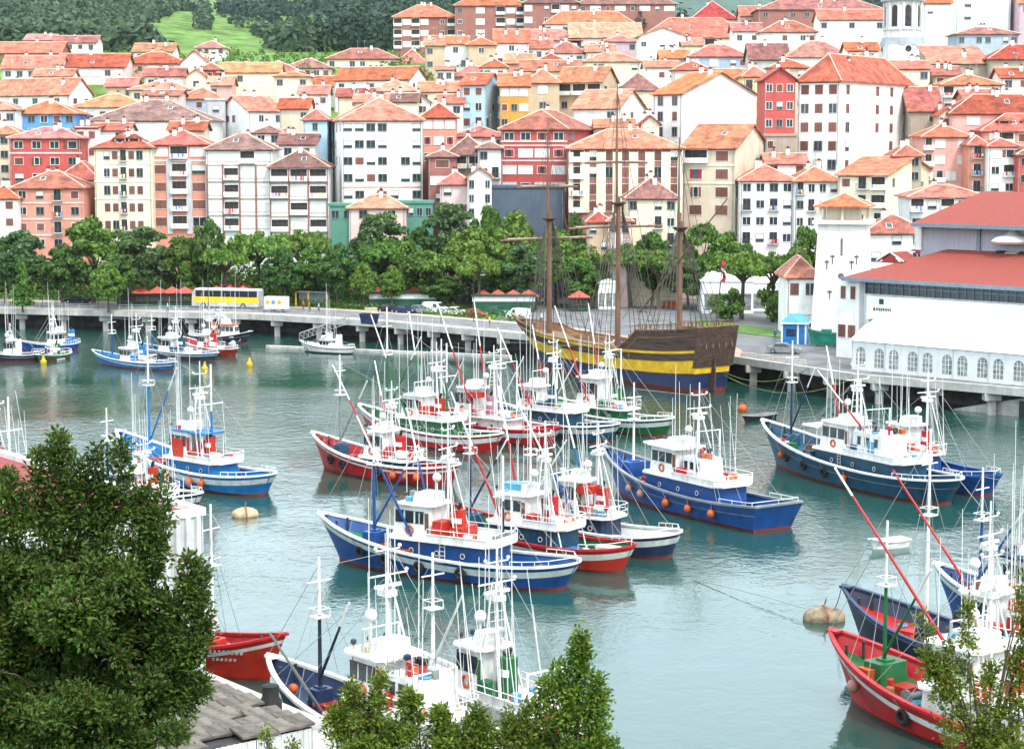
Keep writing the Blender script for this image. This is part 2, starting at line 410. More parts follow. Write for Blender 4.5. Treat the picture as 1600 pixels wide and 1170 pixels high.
# road, pavement with kerb, lawn strips (left part)
def ribbon(off0, off1, z, x0, x1, n=24):
    vs = []
    for i in range(n + 1):
        x = x0 + (x1 - x0) * i / n; q = quay_y(x)
        vs += [(x, q + off0, z), (x, q + off1, z)]
    return vs, [(2 * i, 2 * i + 2, 2 * i + 3, 2 * i + 1) for i in range(n)]
def slab(name, off0, off1, z, x0, x1, m, parent=None, h=.12):
    b = MB(); v, f = ribbon(off0, off1, z, x0, x1); b.add(v, f)
    for i in range(0, len(v) - 2, 2):
        a, c = v[i], v[i + 2]; b.add([(a[0], a[1], z - h), (c[0], c[1], z - h), c, a], [(0, 1, 2, 3)])
    o = b.build(name, m, parent); tag(o, kind='structure') if parent is None else None; return o
slab('pavement', 1.0, 3.2, 3.62, -130, 5, pave)
slab('pavement', 15.5, 18.5, 3.63, -130, 12, pave)
slab('lawn', 19, 46, 3.64, -140, -2, lawn, h=.13)
slab('lawn', 42, 58, 3.635, 30, 52, lawn, h=.13)
slab('path', 27, 30, 3.66, -130, -6, sand, h=.01)
b = MB()
for x in np.arange(-120, 4, 6.0):
    q = quay_y(x); q2 = quay_y(x + 2.4); b.add([(x, q + 8.8, 3.506), (x + 2.4, q2 + 8.8, 3.506), (x + 2.4, q2 + 9, 3.506), (x, q + 9, 3.506)], [(0, 1, 2, 3)])
b.build('lane_marking', WHITE, quay)
slab('promenade', .9, 15, 3.56, 4, 32, mat('brick_paving', (.42, .27, .20), .9, var=.25, scale=.7), h=.06)
# ------------------------------------------------------------------ town
WC = {'white': (.80, .79, .76), 'cream': (.76, .68, .50), 'beige': (.62, .52, .40), 'tan': (.52, .39, .27), 'pink': (.66, .36, .32),
      'salmon': (.64, .27, .20), 'red': (.46, .09, .08), 'brick': (.30, .13, .11), 'blue': (.11, .30, .62), 'lblue': (.42, .62, .80),
      'ochre': (.62, .28, .06), 'grey': (.48, .47, .48), 'bluegrey': (.36, .42, .54), 'stone': (.36, .30, .24), 'mauve': (.56, .38, .44), 'yellow': (.78, .66, .36), 'greywhite': (.66, .65, .64), 'rose': (.74, .55, .52)}
RC = {'orange': (.62, .185, .085), 'red': (.54, .135, .075), 'pink': (.56, .19, .13), 'brown': (.30, .135, .105), 'light': (.68, .25, .12), 'scarlet': (.62, .09, .07)}
SHUT = mat('brown_shutter', (.17, .065, .05), .7, var=.2, scale=4, objvar=.25)
BLIND = mat('pale_blind', (.66, .66, .64), .7, var=.08)
REDS = mat('red_panel', (.30, .035, .04), .6, var=.15)
DKW = mat('recess_shade', (.035, .032, .032), .8, var=.4)  # near-black colour painted for the shade inside openings and gaps
WIN = {}
def winmesh(st, w, h):
    k = (st, round(w, 1), round(h, 1))
    if k in WIN: return WIN[k]
    w, h = k[1], k[2]; b = MB(); a, c = w / 2, h / 2; fr = .09
    fm = {'s': BROWN, 'g': STEEL, 'r': REDS}.get(st, WHITE)
    def frame(m, t=.1, pr=.09):
        b.use(m); b.box(-a - t, a + t, -pr, .02, c, c + t); b.box(-a - t, a + t, -pr - .05, .02, -c - t, -c)
        b.box(-a - t, -a, -pr, .02, -c, c); b.box(a, a + t, -pr, .02, -c, c)
    if st in 'wg':
        frame(fm); b.use(GLASS).box(-a, a, -.02, .02, -c, c); b.use(fm).box(-.035, .035, -.05, .02, -c, c)
    elif st == 's':
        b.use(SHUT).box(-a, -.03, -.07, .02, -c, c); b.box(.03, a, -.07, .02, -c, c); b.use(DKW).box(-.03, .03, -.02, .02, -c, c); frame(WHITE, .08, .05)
    elif st == 'o':
        frame(WHITE); b.use(GLASS).box(-a, a, -.02, .02, -c, c); b.use(SHUT).box(-a - .1 - w * .5, -a - .1, -.07, .02, -c, c); b.box(a + .1, a + .1 + w * .5, -.07, .02, -c, c)
    elif st == 'v':
        frame(STEEL, .07); b.use(BLIND).box(-a, a, -.03, .02, -c * .25, c); b.use(GLASS).box(-a, a, -.02, .02, -c, -c * .25)
    elif st == 'V':
        frame(WHITE, .07); b.use(BLIND).box(-a, a, -.04, .02, -c, c)
    elif st in 'bp':
        frame(WHITE, .08); b.use(GLASS).box(-a, a, -.02, .02, -c, c); b.use(BROWN).box(-.05, .05, -.05, .02, -c, c)
    elif st == 'l':
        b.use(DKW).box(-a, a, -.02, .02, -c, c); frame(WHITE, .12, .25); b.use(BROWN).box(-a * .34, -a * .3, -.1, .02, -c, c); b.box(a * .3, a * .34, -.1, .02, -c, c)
    elif st == 'r':
        frame(WHITE); b.use(GLASS).box(-a, a, -.02, .02, -c, c); b.use(REDS).box(-a, -a * .4, -.06, .02, -c, c); b.box(a * .4, a, -.06, .02, -c, c)
    WIN[k] = b.mesh('window'); return WIN[k]
def balmesh(st, w):
    k = ('bal', st, round(w, 1))
    if k in WIN: return WIN[k]
    w = k[2]; b = MB(); a = w / 2
    b.use(CONC if st != 'p' else WHITE).box(-a, a, -.85, .02, -.14, 0)
    if st == 'p': b.use(WHITE).box(-a, a, -.85, -.75, 0, .85); b.box(-a, -a + .08, -.75, 0, 0, .85); b.box(a - .08, a, -.75, 0, 0, .85)
    else:
        b.use(DARK); b.box(-a, a, -.85, -.8, .88, .94); b.box(-a, a, -.85, -.8, .08, .12)
        q = max(4, int(w / .22))
        for i in range(q + 1): x = -a + w * i / q; b.box(x - .018, x + .018, -.84, -.81, .1, .9)
        for x in (-a, a - .04): b.box(x, x + .04, -.8, 0, .88, .94)
    WIN[k] = b.mesh('balcony'); return WIN[k]
CHIM = MB(); CHIM.use(wallm(WC['white'])).box(-.35, .35, -.35, .35, -1.2, 1.0); CHIM.use(roofm('red', RC['red'])).box(-.45, .45, -.45, .45, 1.0, 1.15); CHIM.use(DARK).box(-.2, .2, -.2, .2, 1.15, 1.4)
CHIM = CHIM.mesh('chimney')
SKY_ = MB(); SKY_.use(WHITE).box(-.5, .5, -.7, .7, -.05, .08); SKY_.use(GLASS).box(-.42, .42, -.62, .62, .08, .1); SKY_ = SKY_.mesh('skylight')
RIDGE = mat('ridge_mortar', (.62, .42, .33), .9, var=.25, scale=2)
EAVE = mat('eave_timber_shade', (.12, .075, .055), .9, var=.3)  # brown rafter line with eave shading put into its colour
LAUN = [mat('laundry_%d' % i, c, .9, var=.1) for i, c in enumerate(((.7, .7, .72), (.5, .1, .12), (.15, .25, .5), (.7, .6, .3), (.6, .35, .4)))]
ANT = MB(); ANT.tube([(0, 0, -.6), (0, 0, 2.6)], .035, 4); ANT.tube([(-.5, 0, 2.4), (.5, 0, 2.4)], .025, 4); ANT.tube([(-.35, 0, 2.1), (.35, 0, 2.1)], .025, 4)
ANT.mats = [STEEL]; ANT = ANT.mesh('aerial')
def roofgeo(W, D, rise, kind, ov=.6, th=.22, rm=None):
    """roof over box x 0..W, y 0..D, eaves at z 0"""
    x0, x1, y0, y1 = -ov, W + ov, -ov, D + ov
    b = MB(); b.use(rm if rm else RIDGE)
    if kind == 'hip':
        if W >= D: r = [((x0 + (y1 - y0) / 2), (y0 + y1) / 2), ((x1 - (y1 - y0) / 2), (y0 + y1) / 2)]
        else: r = [((x0 + x1) / 2, y0 + (x1 - x0) / 2), ((x0 + x1) / 2, y1 - (x1 - x0) / 2)]
        if W >= D: top = [(0, 1, 5, 4), (2, 3, 4, 5), (3, 0, 4), (1, 2, 5)]
        else: top = [(0, 1, 4), (1, 2, 5, 4), (2, 3, 5), (3, 0, 4, 5)]
    elif kind == 'gx':
        r = [(x0, (y0 + y1) / 2), (x1, (y0 + y1) / 2)]; top = [(0, 1, 5, 4), (2, 3, 4, 5)]
    elif kind == 'gy':
        r = [((x0 + x1) / 2, y0), ((x0 + x1) / 2, y1)]; top = [(1, 2, 5, 4), (3, 0, 4, 5)]
    elif kind == 'shed':
        r = []; top = [(0, 1, 2, 3)]
    z0 = -ov * .3
    base = [(x0, y0, z0), (x1, y0, z0), (x1, y1, z0), (x0, y1, z0)]
    if kind == 'shed': base[2] = (x1, y1, rise); base[3] = (x0, y1, rise)
    vs = base + [(p[0], p[1], rise) for p in r]; n = len(vs)
    b.add(vs, top)
    b.add([(x, y, z - th) for x, y, z in vs], [tuple(reversed(f)) for f in top])
    ring = [0, 1, 2, 3] if kind in ('hip', 'shed') else ([0, 1, 5, 2, 3, 4] if kind == 'gx' else [0, 4, 1, 2, 5, 3])
    lo = [(x, y, z - th) for x, y, z in vs]
    for i in range(len(ring)):
        a, c = ring[i], ring[(i + 1) % len(ring)]; b.add([vs[a], vs[c], lo[c], lo[a]], [(0, 3, 2, 1)])
    if r and kind != 'gy' and math.dist(vs[4], vs[5]) > .5:
        b.use(RIDGE).tube([vs[4], vs[5]], .15, 5)
    if kind == 'hip':
        b.use(RIDGE)
        for a, c in (((0, 4), (3, 4), (1, 5), (2, 5)) if W >= D else ((0, 4), (1, 4), (2, 5), (3, 5))): b.tube([vs[a], vs[c]], .13, 4)
    return b
BN = [0]
def B(label, xa, xb, yr, ye, d, rows='', roof='hip', wall='white', rc='orange', yaw=0, xc=None, side='', fhp=26, D=11, name='house', r0=.5, ws=1, wh=1.45, chim=1, bands=None, base=None, cat='house', ov=.6, balw=1.5, piers=None, dorm=None):
    if roof == 'hip' and d > 400 and not yaw and not dorm and name == 'house' and rc != 'scarlet' and xb - xa < 125 and random.Random(int(xa * 7 + d)).random() < .45: roof = 'gx'
    th = math.radians(yaw); u = Vector((math.cos(th), -math.sin(th), 0)); v = Vector((math.sin(th), math.cos(th), 0))
    def solve(C, px, dr):
        k = (px - 800) / FPX; return (k * C.y - C.x) / (dr.x - k * dr.y)
    if yaw >= 0:
        Bc = at(xb, ye, d); W = -solve(Bc, xa, u); A = Bc - u * abs(W); W = abs(W)
        if xc: D = abs(solve(Bc, xc, v))
    else:
        A = at(xa, ye, d); W = abs(solve(A, xb, u))
        if xc: D = abs(solve(A, xc, v))
    ze = A.z; D = min(D, 40)
    zr = at(xb, yr, d + D * .45).z; rise = max(.4, zr - ze)
    g = min(gz(A.x, A.y), gz(A.x + u.x * W, A.y + u.y * W), gz(A.x + u.x * W + v.x * D, A.y + u.y * W + v.y * D)) - .5
    if base is not None: g = max(g, base)
    root = empty(name, (A.x, A.y, g), -th); H = ze - g
    tag(root, label, cat)
    wm = wallm(WC[wall])
    b = MB(); b.box(0, W, 0, D, 0, H - .02)
    if roof == 'gx': b.add([(0, 0, H - .02), (0, D, H - .02), (0, D / 2, H + rise - .25)], [(0, 2, 1)]); b.add([(W, 0, H - .02), (W, D, H - .02), (W, D / 2, H + rise - .25)], [(0, 1, 2)])
    if roof == 'gy': b.add([(0, 0, H - .02), (W, 0, H - .02), (W / 2, 0, H + rise - .25)], [(0, 1, 2)]); b.add([(0, D, H - .02), (W, D, H - .02), (W / 2, D, H + rise - .25)], [(0, 2, 1)])
    if roof == 'shed': b.add([(0, 0, H - .02), (0, D, H - .02), (0, D, H + rise - .2)], [(0, 2, 1)]); b.add([(W, 0, H - .02), (W, D, H - .02), (W, D, H + rise - .2)], [(0, 1, 2)])
    b.build('wall', wm, root)
    if roof == 'flat':
        b = MB(); b.box(-.25, W + .25, -.25, D + .25, H, H + .5); ro = b.build('roof', wm if rc == 'wall' else roofm(rc, RC[rc]), root)
    else:
        ro = roofgeo(W, D, rise, roof, ov, rm=roofm(rc, RC[rc])).build('roof', None, root); ro.location = (0, 0, H + .02)
    rnd = random.Random(BN[0]); BN[0] += 1
    if chim and roof not in ('flat',):
        for i in range(chim + rnd.choice((0, 1, 1, 2))):
            fx = rnd.uniform(.15, .85); fy = rnd.uniform(.3, .7)
            if roof == 'hip': fx = .3 + .4 * fx
            c = link('chimney', CHIM, ro); 
            hgt = {'gx': 1 - abs(fy - .5) * 2, 'hip': 1 - abs(fy - .5) * 2, 'gy': 1 - abs(fx - .5) * 2, 'shed': fy}[roof]
            c.location = (W * fx, D * fy, rise * hgt + .1); c.rotation_euler.z = rnd.uniform(-.1, .1)
        for i in range(rnd.choice((0, 0, 0, 1, 1)) if roof in ('hip', 'gx') else 0):
            fy = rnd.uniform(.12, .3); c = link('skylight', SKY_, ro); c.location = (W * rnd.uniform(.35, .65), D * fy, rise * fy * 2 + .02); c.rotation_euler.x = math.atan2(rise, D / 2)
        for i in range(rnd.choice((0, 1, 2))):
            c = link('aerial', ANT, ro); c.location = (W * rnd.uniform(.3, .7), D * .5, rise * .95)
            c.rotation_euler.z = rnd.uniform(0, 3)
    fh = fhp * d / FPX
    if roof not in ('flat', 'gy'):
        b = MB(); b.box(-.1, W + .1, -.16, 0, H - .55, H - .24); b.build('eave_shade_board', EAVE, root)  # dark strip below the roof, painted as roof-edge shading
    for x in ((.25,) if W < 8 else (.25, W - .35)):
        b = MB(); b.tube([(x, -.1, max(0, H - 16)), (x, -.1, H - .3)], .07, 5); b.build('drainpipe', STEEL, root)
    if not rows and wall != 'net' and d < 640:
        nn = max(2, int(W / 2.6)); rows = '/'.join(''.join(rnd.choice('..gswv') for _ in range(nn)) for _ in range(2))
    if rows and d < 500 and roof != 'flat':
        rr_ = rows.split('/')
        while len(rr_) < 4: q_ = list(rr_[-1].replace('l', 'g')); rnd.shuffle(q_); rr_.append(''.join(q_))
        rows = '/'.join(rr_)
    if yaw and not side and D > 5:
        nn = max(2, int(D / 3.2)); side = '/'.join(''.join(rnd.choice('....gs') for _ in range(nn)) for _ in range(3))
    def facade(rws, width, fn, rot):
        rr = rws.split('/')
        for i, row in enumerate(rr):
            zc = H - (r0 + i) * fh
            if zc < 1: break
            nc = len(row); sp = width / nc
            for j, ch in enumerate(row):
                if ch == '.': continue
                ww = min(1.4, sp * .56) * ws; hh = wh
                if ch in 'bp': hh = min(2.1, fh * .78)
                if ch == 'l': ww = sp * .86; hh = fh * .66
                if ch == 'V': ww = sp * .84; hh = fh * .5
                if ch == 'o': ww = min(.95, sp * .34)
                hh = min(hh, fh * .8)
                if ch in 'gw' and rnd.random() < .3: ch = rnd.choice('wvsgo' if sp > 2.6 else 'wvsg')
                elif ch == 's' and rnd.random() < .22: ch = rnd.choice('gwv')
                x = sp * (j + .5); p = fn(x)
                o = link('window', winmesh(ch, ww, hh), root); o.location = (p[0], p[1], zc); o.rotation_euler.z = rot
                if ch in 'bpl':
                    bw = {'b': min(sp * .95, ww + .7), 'p': sp * .96, 'l': sp * .9}[ch]
                    q = link('balcony', balmesh('b' if ch == 'b' else 'p', bw), root); q.location = (p[0], p[1], zc - hh / 2 - .06); q.rotation_euler.z = rot
                    if rnd.random() < .35 and d < 440:
                        lb = MB(); x_ = -bw * .4
                        while x_ < bw * .35:
                            w_ = rnd.uniform(.25, .5); lb.use(rnd.choice(LAUN)).add([(x_, -.93, .85), (x_ + w_, -.93, .85), (x_ + w_, -.95, .85 - rnd.uniform(.4, .9)), (x_, -.95, .85 - rnd.uniform(.4, .9))], [(0, 3, 2, 1)]); x_ += w_ + rnd.uniform(.05, .4)
                        if lb.v: lo = lb.build('laundry', None, root); lo.location = q.location; lo.rotation_euler.z = rot
    if rows: facade(rows, W, lambda x: (x, 0, 0), 0)
    if side:
        if yaw >= 0: facade(side, D, lambda x: (W, x, 0), PI / 2)
        else: facade(side, D, lambda x: (0, D - x, 0), -PI / 2)
    if bands:
        bm_, offs = bands
        for k in offs:
            bb = MB(); z = H - k * fh; bb.box(-.08, W + .08, -.12, 0, z - .14, z + .14)
            bb.build('string_course', wallm(WC[bm_]), root)
    if piers:
        pm, cols, z0f, z1f, pw = piers
        for j in range(cols + 1):
            bb = MB(); x = W * j / cols; bb.box(max(0, x - pw / 2), min(W, x + pw / 2), -.28, 0, H - z1f * fh, H - z0f * fh); bb.build('pilaster', wallm(WC[pm]), root)
    if dorm:
        for fx in dorm:
            bb = MB(); x = W * fx; y = D * .18; zz = rise * .36
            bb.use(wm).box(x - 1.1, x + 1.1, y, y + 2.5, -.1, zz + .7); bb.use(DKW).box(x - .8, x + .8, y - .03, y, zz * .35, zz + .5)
            bb.use(roofm(rc, RC[rc])).add([(x - 1.6, y - .4, zz + .55), (x + 1.6, y - .4, zz + .55), (x, y - .4, zz + 1.5), (x - 1.6, y + 3, zz + .55), (x + 1.6, y + 3, zz + .55), (x, y + 3, zz + 1.5)],
                   [(0, 2, 5, 3), (1, 4, 5, 2), (0, 1, 2), (0, 3, 4, 1)])
            o = bb.build('dormer', None, ro)
    return root, W, D, H, u, v
WC.update({'net': (.085, .11, .15), 'greeng': (.10, .26, .20)})
# front row behind the park, left
B('small white house with brown shutters at the left edge behind the park', -25, 28, 290, 308, 380, 'ss/ss', rc='red', D=9)
B('salmon pink apartment house with white floor bands behind the left park trees', 24, 130, 268, 292, 382, 'wgbw/wgbg/wgbw', wall='salmon', rc='red', fhp=25, bands=('rose', (1, 2, 3)))
B('beige house with dark eaves squeezed behind the salmon apartment house', 94, 152, 252, 279, 396, '...s', wall='beige', rc='red')
B('cream apartment house with brown shutters and two arched roof dormers', 151, 237, 208, 229, 385, '.gsbsg./.gsbsg./.ssbss./.ssbss./.ssbss.', wall='cream', rc='red', fhp=27, dorm=(.42, .66), ws=1.25, wh=1.6, bands=('white', (1, 2, 3)))
B('apartment block with grey piers and orange spandrels beside the cream house', 237, 325, 204, 224, 388, 'VlV/sls/sls/sls/sls', wall='salmon', rc='red', fhp=27, piers=('grey', 3, .9, 5.2, 1.1), bands=('white', (1,)), ws=1.8, wh=1.7)
B('white balconied apartment block with maroon roof right of the orange-spandrel block', 325, 425, 209, 232, 386, 'VVlV/VlVV/VlVV/VlVV/VlVV', wall='white', rc='brown', fhp=26, bands=('stone', (1, 2, 3, 4)), piers=('brick', 4, .95, 5.4, .32))
B('lower balconied apartment block with maroon roof and dark loggias above the park', 423, 512, 233, 260, 384, 'lll/lVl/VlV/lVl', wall='white', rc='brown', fhp=26, bands=('stone', (1, 2, 3)), piers=('brick', 3, .2, 4.4, .32))
# second row left
B('crimson red house with white framed windows behind the salmon house', 20, 127, 199, 214, 402, 'wwww/sows/wwww', wall='red', rc='pink', fhp=25, bands=('rose', (.06, 1)), ws=1.2)
B('tall plain white house wall between the crimson and the cream houses', 122, 152, 192, 198, 408, '', roof='shed', rc='red', D=9)
B('bright blue painted house under a long orange roof at left', 26, 118, 158, 176, 430, 'sgwgs/gwgsw', wall='blue', fhp=20, D=12)
B('plain whitewashed house at the left edge beside the blue house', -45, 25, 156, 170, 425, '', D=12)
B('wide white building with a broad maroon hipped roof', 145, 327, 157, 187, 432, '...........ss', rc='brown', fhp=30, D=20, chim=3, r0=.7, bands=('beige', (.12,)))
B('white gabled house with an orange roof behind the maroon-roofed apartment blocks', 388, 444, 150, 172, 445, '.g.g', 'gx', yaw=-30, xc=347)
B('beige gable-ended house beside the small blue house', 440, 482, 153, 168, 436, '..g', 'gx', wall='beige', yaw=20, xc=492)
B('low orange-roofed house behind the wide maroon roof', 118, 228, 148, 166, 458, '', D=14, rc='light')
B('white house with orange lean roof and a broad blank gable at left', -5, 108, 122, 147, 485, '..g.g.g.', 'gx', yaw=28, xc=150, fhp=22)
B('yellow-beige house with a flat-looking pale orange roof', 208, 296, 128, 139, 505, 'g..s', wall='yellow', rc='light', fhp=22)
B('pale pink house below the yellow-beige house', 228, 280, 141, 148, 475, '.s.', wall='rose', rc='pink', fhp=22)
B('pale blue-grey house with orange roof left of the big white gable', 280, 347, 137, 153, 485, '.g.', wall='bluegrey', fhp=22)
B('small flat-topped grey house beside the white gable', 326, 352, 150, 157, 455, 'v', 'flat', wall='grey', rc='wall')
# third row left
B('grey-white house with many dark windows at upper left', 12, 94, 87, 106, 545, 'gggwg/gggww', wall='greywhite', fhp=19)
B('white and pink apartment house with orange roof at upper left', 95, 195, 84, 104, 550, 'VgVVgV/VgVVpp/ppgVpp', wall='rose', fhp=20, D=14)
B('pink apartment house with white blinds beside the white and pink one', 195, 290, 82, 98, 562, 'VsVsV/pppsp', wall='pink', fhp=19, D=14)
B('small pale house standing above the pink apartment house', 215, 270, 68, 80, 610, 'sgs', rc='light', fhp=16)
B('white gable wall right of the pink apartment house', 287, 326, 80, 100, 556, '', 'gy', wall='white')
B('half-timbered looking white house below the green meadow', 312, 350, 64, 74, 650, 'ssss/s.ss', rc='pink', fhp=13)
B('low house with a red band under its roof near the white gable', 314, 346, 99, 108, 525, 'r', wall='red', fhp=20)
B('cream house with a long orange roof, upper left of centre', 346, 436, 98, 112, 525, '..g.V..', wall='cream', rc='light', fhp=22)
B('brown-walled house with a long orange roof at the upper left edge', -30, 94, 66, 82, 605, 'g.gg..g', wall='brick', fhp=18, D=14)
B('far white house with pink roof below the wooded hill', 93, 150, 56, 66, 665, 'sgsg', rc='pink', fhp=15)
B('far mauve house with pink roof at upper left', 48, 84, 54, 62, 705, 'gg', wall='mauve', rc='pink', fhp=14)
# middle
B('white house with a few small windows, upper left of centre', 400, 468, 97, 111, 538, 'g..g/.g..', fhp=20)
B('cream house with a shallow roof in front of the upper white house', 432, 482, 112, 118, 508, 'g.g', wall='cream', rc='light', fhp=22)
B('pink-roofed house with shuttered windows left of the cream hilltop house', 449, 516, 92, 105, 565, '..sgs', wall='rose', rc='pink', fhp=18)
B('cream hilltop house with a red roof left of the brick towers', 514, 622, 76, 91, 585, 'g.gg..g', wall='cream', rc='red', fhp=18, D=13)
B('house with a plain pink hipped roof under the brick towers', 620, 668, 77, 100, 602, '', wall='rose', rc='pink')
B('tan rendered house end below the brick towers', 666, 694, 56, 70, 560, 'g./g./..', wall='tan', fhp=20)
B('white house joined to the tan house end', 694, 731, 57, 68, 561, '.g./g.g', fhp=20)
B('tan house with a single small window, right of the white one', 731, 774, 59, 69, 557, '.g./..g', wall='tan', fhp=20)
B('white house with an orange roof right of the two tan houses', 773, 826, 46, 66, 558, '.g./gsg', fhp=19)
B('small white house front with three windows below the tan house end', 683, 708, 103, 108, 522, 'gg/.g', rc='light', fhp=21)
B('long white house with an orange roof and white gable right of centre-left', 525, 640, 104, 123, 503, 'gVsgV', 'gx', yaw=25, xc=667, fhp=22, D=14)
B('low orange roof left of the long white gabled house', 480, 528, 119, 134, 518, '.s', fhp=20)
B('cream house with three red-brown loggias', 580, 653, 125, 141, 472, 'lll', wall='cream', rc='light', fhp=24)
B('cream house with dark windows left of the light blue house', 656, 722, 128, 142, 478, 'g.gg', wall='cream', fhp=22)
B('stone-walled house with a pale pink roof behind the light blue house', 708, 768, 100, 118, 532, '', wall='stone', rc='pink')
B('small sky-blue house left of the big white dormered building', 476, 511, 171, 186, 412, '.g./.s.', wall='lblue', rc='red', fhp=24)
B('white house with a maroon lean roof below the beige gable', 438, 492, 209, 224, 405, '', rc='brown')
B('narrow white house left of the light blue house', 686, 723, 148, 160, 436, '.g/g.', fhp=23)
B('light blue house with six brown windows', 721, 757, 114, 131, 438, 'ss/ss/sb', 'gx', wall='lblue', yaw=18, xc=783, fhp=23.6, wh=1.6)
B('ochre orange house right of the light blue house', 781, 826, 115, 133, 436, 'VVV/ggV/g.g', wall='ochre', fhp=23)
B('big white apartment building with two roof dormers in the middle left', 534, 661, 154, 186, 386, 'vvgg..v/vggv..v/gsvg.gv/gvsg.vg/vg.sv.g', rc='red', fhp=26, yaw=-8, xc=509, dorm=(.3, .62), bands=('pink', (4.05,)), D=15, ws=1.3)
B('narrow red and white wing right of the big white dormered building', 660, 712, 161, 182, 396, 'VVV/rVr/ss.', wall='salmon', fhp=25)
B('old stone house with a brown roof and deep loggias right of the white building', 700, 762, 212, 240, 392, 'll/ss', wall='stone', rc='brown', fhp=26)
B('maroon shuttered house with white bands below the narrow red wing', 670, 713, 234, 243, 384, 's/V/s', wall='brick', rc='brown', fhp=26, ws=1.8)
B('grey-white house corner with one window beside the red striped house', 747, 783, 221, 230, 386, 'w./gb', wall='greywhite', rc='brown', fhp=26)
B('house with a low red roof above the stone loggia house', 706, 792, 197, 212, 404, '..ss', rc='red', fhp=24)
B('red and white striped house with white windows in the middle', 783, 886, 172, 200, 385, 'wwrw/rVVr/VVrV', wall='red', rc='red', fhp=26, yaw=14, xc=927, bands=('rose', (.8, 1.05, 1.95)), ws=1.25)
B('building wrapped in dark blue scaffold netting above the park', 752, 882, 288, 294, 372, '', 'flat', wall='net', rc='wall', D=8, cat='building', name='netted_building')
B('small white gabled house at the left end of the scaffold netting', 731, 768, 260, 277, 371, 'g.g/g.g', 'gy', rc='light', fhp=22, D=7)
B('small pink-roofed house left of the white gabled one', 688, 735, 268, 286, 376, '', rc='pink', wall='rose', D=9)
B('green glazed terrace pavilion below the lower balconied block', 515, 572, 316, 322, 372, 'ggg', 'flat', wall='greeng', rc='wall', fhp=26, D=6, cat='pavilion', name='glazed_pavilion')
B('green glazed pavilion between the trees under the pink house', 622, 676, 311, 318, 374, 'gggg', 'flat', wall='greeng', rc='wall', fhp=26, D=6, cat='pavilion', name='glazed_pavilion')
B('low orange-roofed shop below the big white dormered building', 546, 634, 305, 323, 371, 'gg', rc='orange', wall='rose', D=8, fhp=24)
# hilltop
B('long white hilltop house with an orange roof right of the brick towers', 850, 992, 18, 37, 645, 'g.g.g......', fhp=18)
B('brick tower block with a green-edged orange roof, left of the two', 617, 712, 8, 26, 695, 'lVlV.wl/lVlV.wl/lVlV.wl', wall='brick', fhp=17, D=16, cat='apartment block', name='apartment_block')
B('taller brick tower block cut by the top of the picture', 712, 822, -12, 8, 685, 'w.V.lVl/w.V.lVl/w.V.lVl', wall='brick', fhp=17, D=16, cat='apartment block', name='apartment_block')
B('brick apartment block at the top edge right of the tower blocks', 818, 904, -12, 4, 675, 'V.glVg/V.glVg', wall='brick', rc='brown', fhp=18, D=14, cat='apartment block', name='apartment_block')
B('long dark brick block with a brown roof at the top edge', 900, 1056, -10, 6, 740, 'gVgVgVgV', wall='brick', rc='brown', fhp=15, D=14, cat='apartment block', name='apartment_block')
B('house with a bright scarlet roof at the top right of centre', 1078, 1150, 2, 29, 665, 'g.', 'hip', wall='mauve', rc='scarlet', D=16)
B('long house with a pale orange roof below the white hilltop house', 890, 1002, 36, 58, 605, '', wall='rose', rc='light', D=16)
B('long cream house with loggias under a wide orange roof', 1000, 1178, 28, 58, 608, '.....l.gl', wall='cream', rc='orange', D=18, fhp=20, chim=3)
B('blank white gabled house standing out among orange roofs', 996, 1072, 44, 56, 566, '', 'gy', rc='light', D=12)
B('cream house end beside the blank white gabled house', 1064, 1098, 60, 70, 564, '.g', wall='cream')
B('mauve house left of the blank white gabled house', 940, 997, 55, 64, 585, 'V.g', wall='mauve', rc='pink', fhp=19)
B('white house with two dark windows right of centre top', 822, 862, 62, 75, 562, 'gg.', fhp=20)
B('white house with orange roof in front of the mauve house', 855, 915, 64, 82, 558, '..g', fhp=20)
B('house with a broad pink roof behind the two white houses', 804, 908, 46, 62, 605, '', wall='mauve', rc='pink')
B('cream house with a pale roof below the mauve house', 912, 1000, 82, 95, 538, '.g..g', wall='cream', rc='light', fhp=20)
B('blue-grey house with pink roof and two brown windows', 1075, 1168, 70, 87, 522, 'V.V.ss', wall='bluegrey', rc='pink', fhp=22)
B('grey stone church nave left of the red gabled house', 1168, 1232, 68, 92, 505, '.g', 'gx', wall='grey', rc='brown', cat='church', name='church_nave')
B('ochre baroque house front with tall windows beside the red gabled house', 1158, 1198, 104, 118, 425, 'bg/bg/bg', wall='yellow', rc='light', fhp=29)
B('tan house with dark loggia windows under a sloping orange roof', 870, 940, 104, 127, 472, 'lll', 'gx', wall='tan', yaw=25, xc=962, fhp=24)
B('tan house wall with one white blind right of the ochre house', 822, 874, 108, 128, 468, '.V./.s.', wall='tan', fhp=24)
B('house with a wide orange roof behind the tan houses', 815, 908, 94, 110, 505, '', wall='beige')
B('white house with a pale orange roof behind the pilastered building', 894, 966, 140, 168, 426, '..g', 'gx', yaw=25, xc=1006, rc='light', side='.g.', fhp=24)
B('cream house with a faded maroon roof left of the big white gable', 965, 1030, 114, 140, 474, '', wall='cream', rc='brown')
B('plain white house under the blank gable', 1006, 1060, 95, 104, 515, '', rc='pink')
B('tall white house with a huge blank gable right of centre', 1019, 1066, 113, 145, 402, 'gg/gs', 'gx', yaw=52, xc=1178, fhp=24, wh=1.8)
B('small orange-roofed house between the huge gable and the ochre front', 1112, 1166, 108, 122, 455, '', wall='cream')
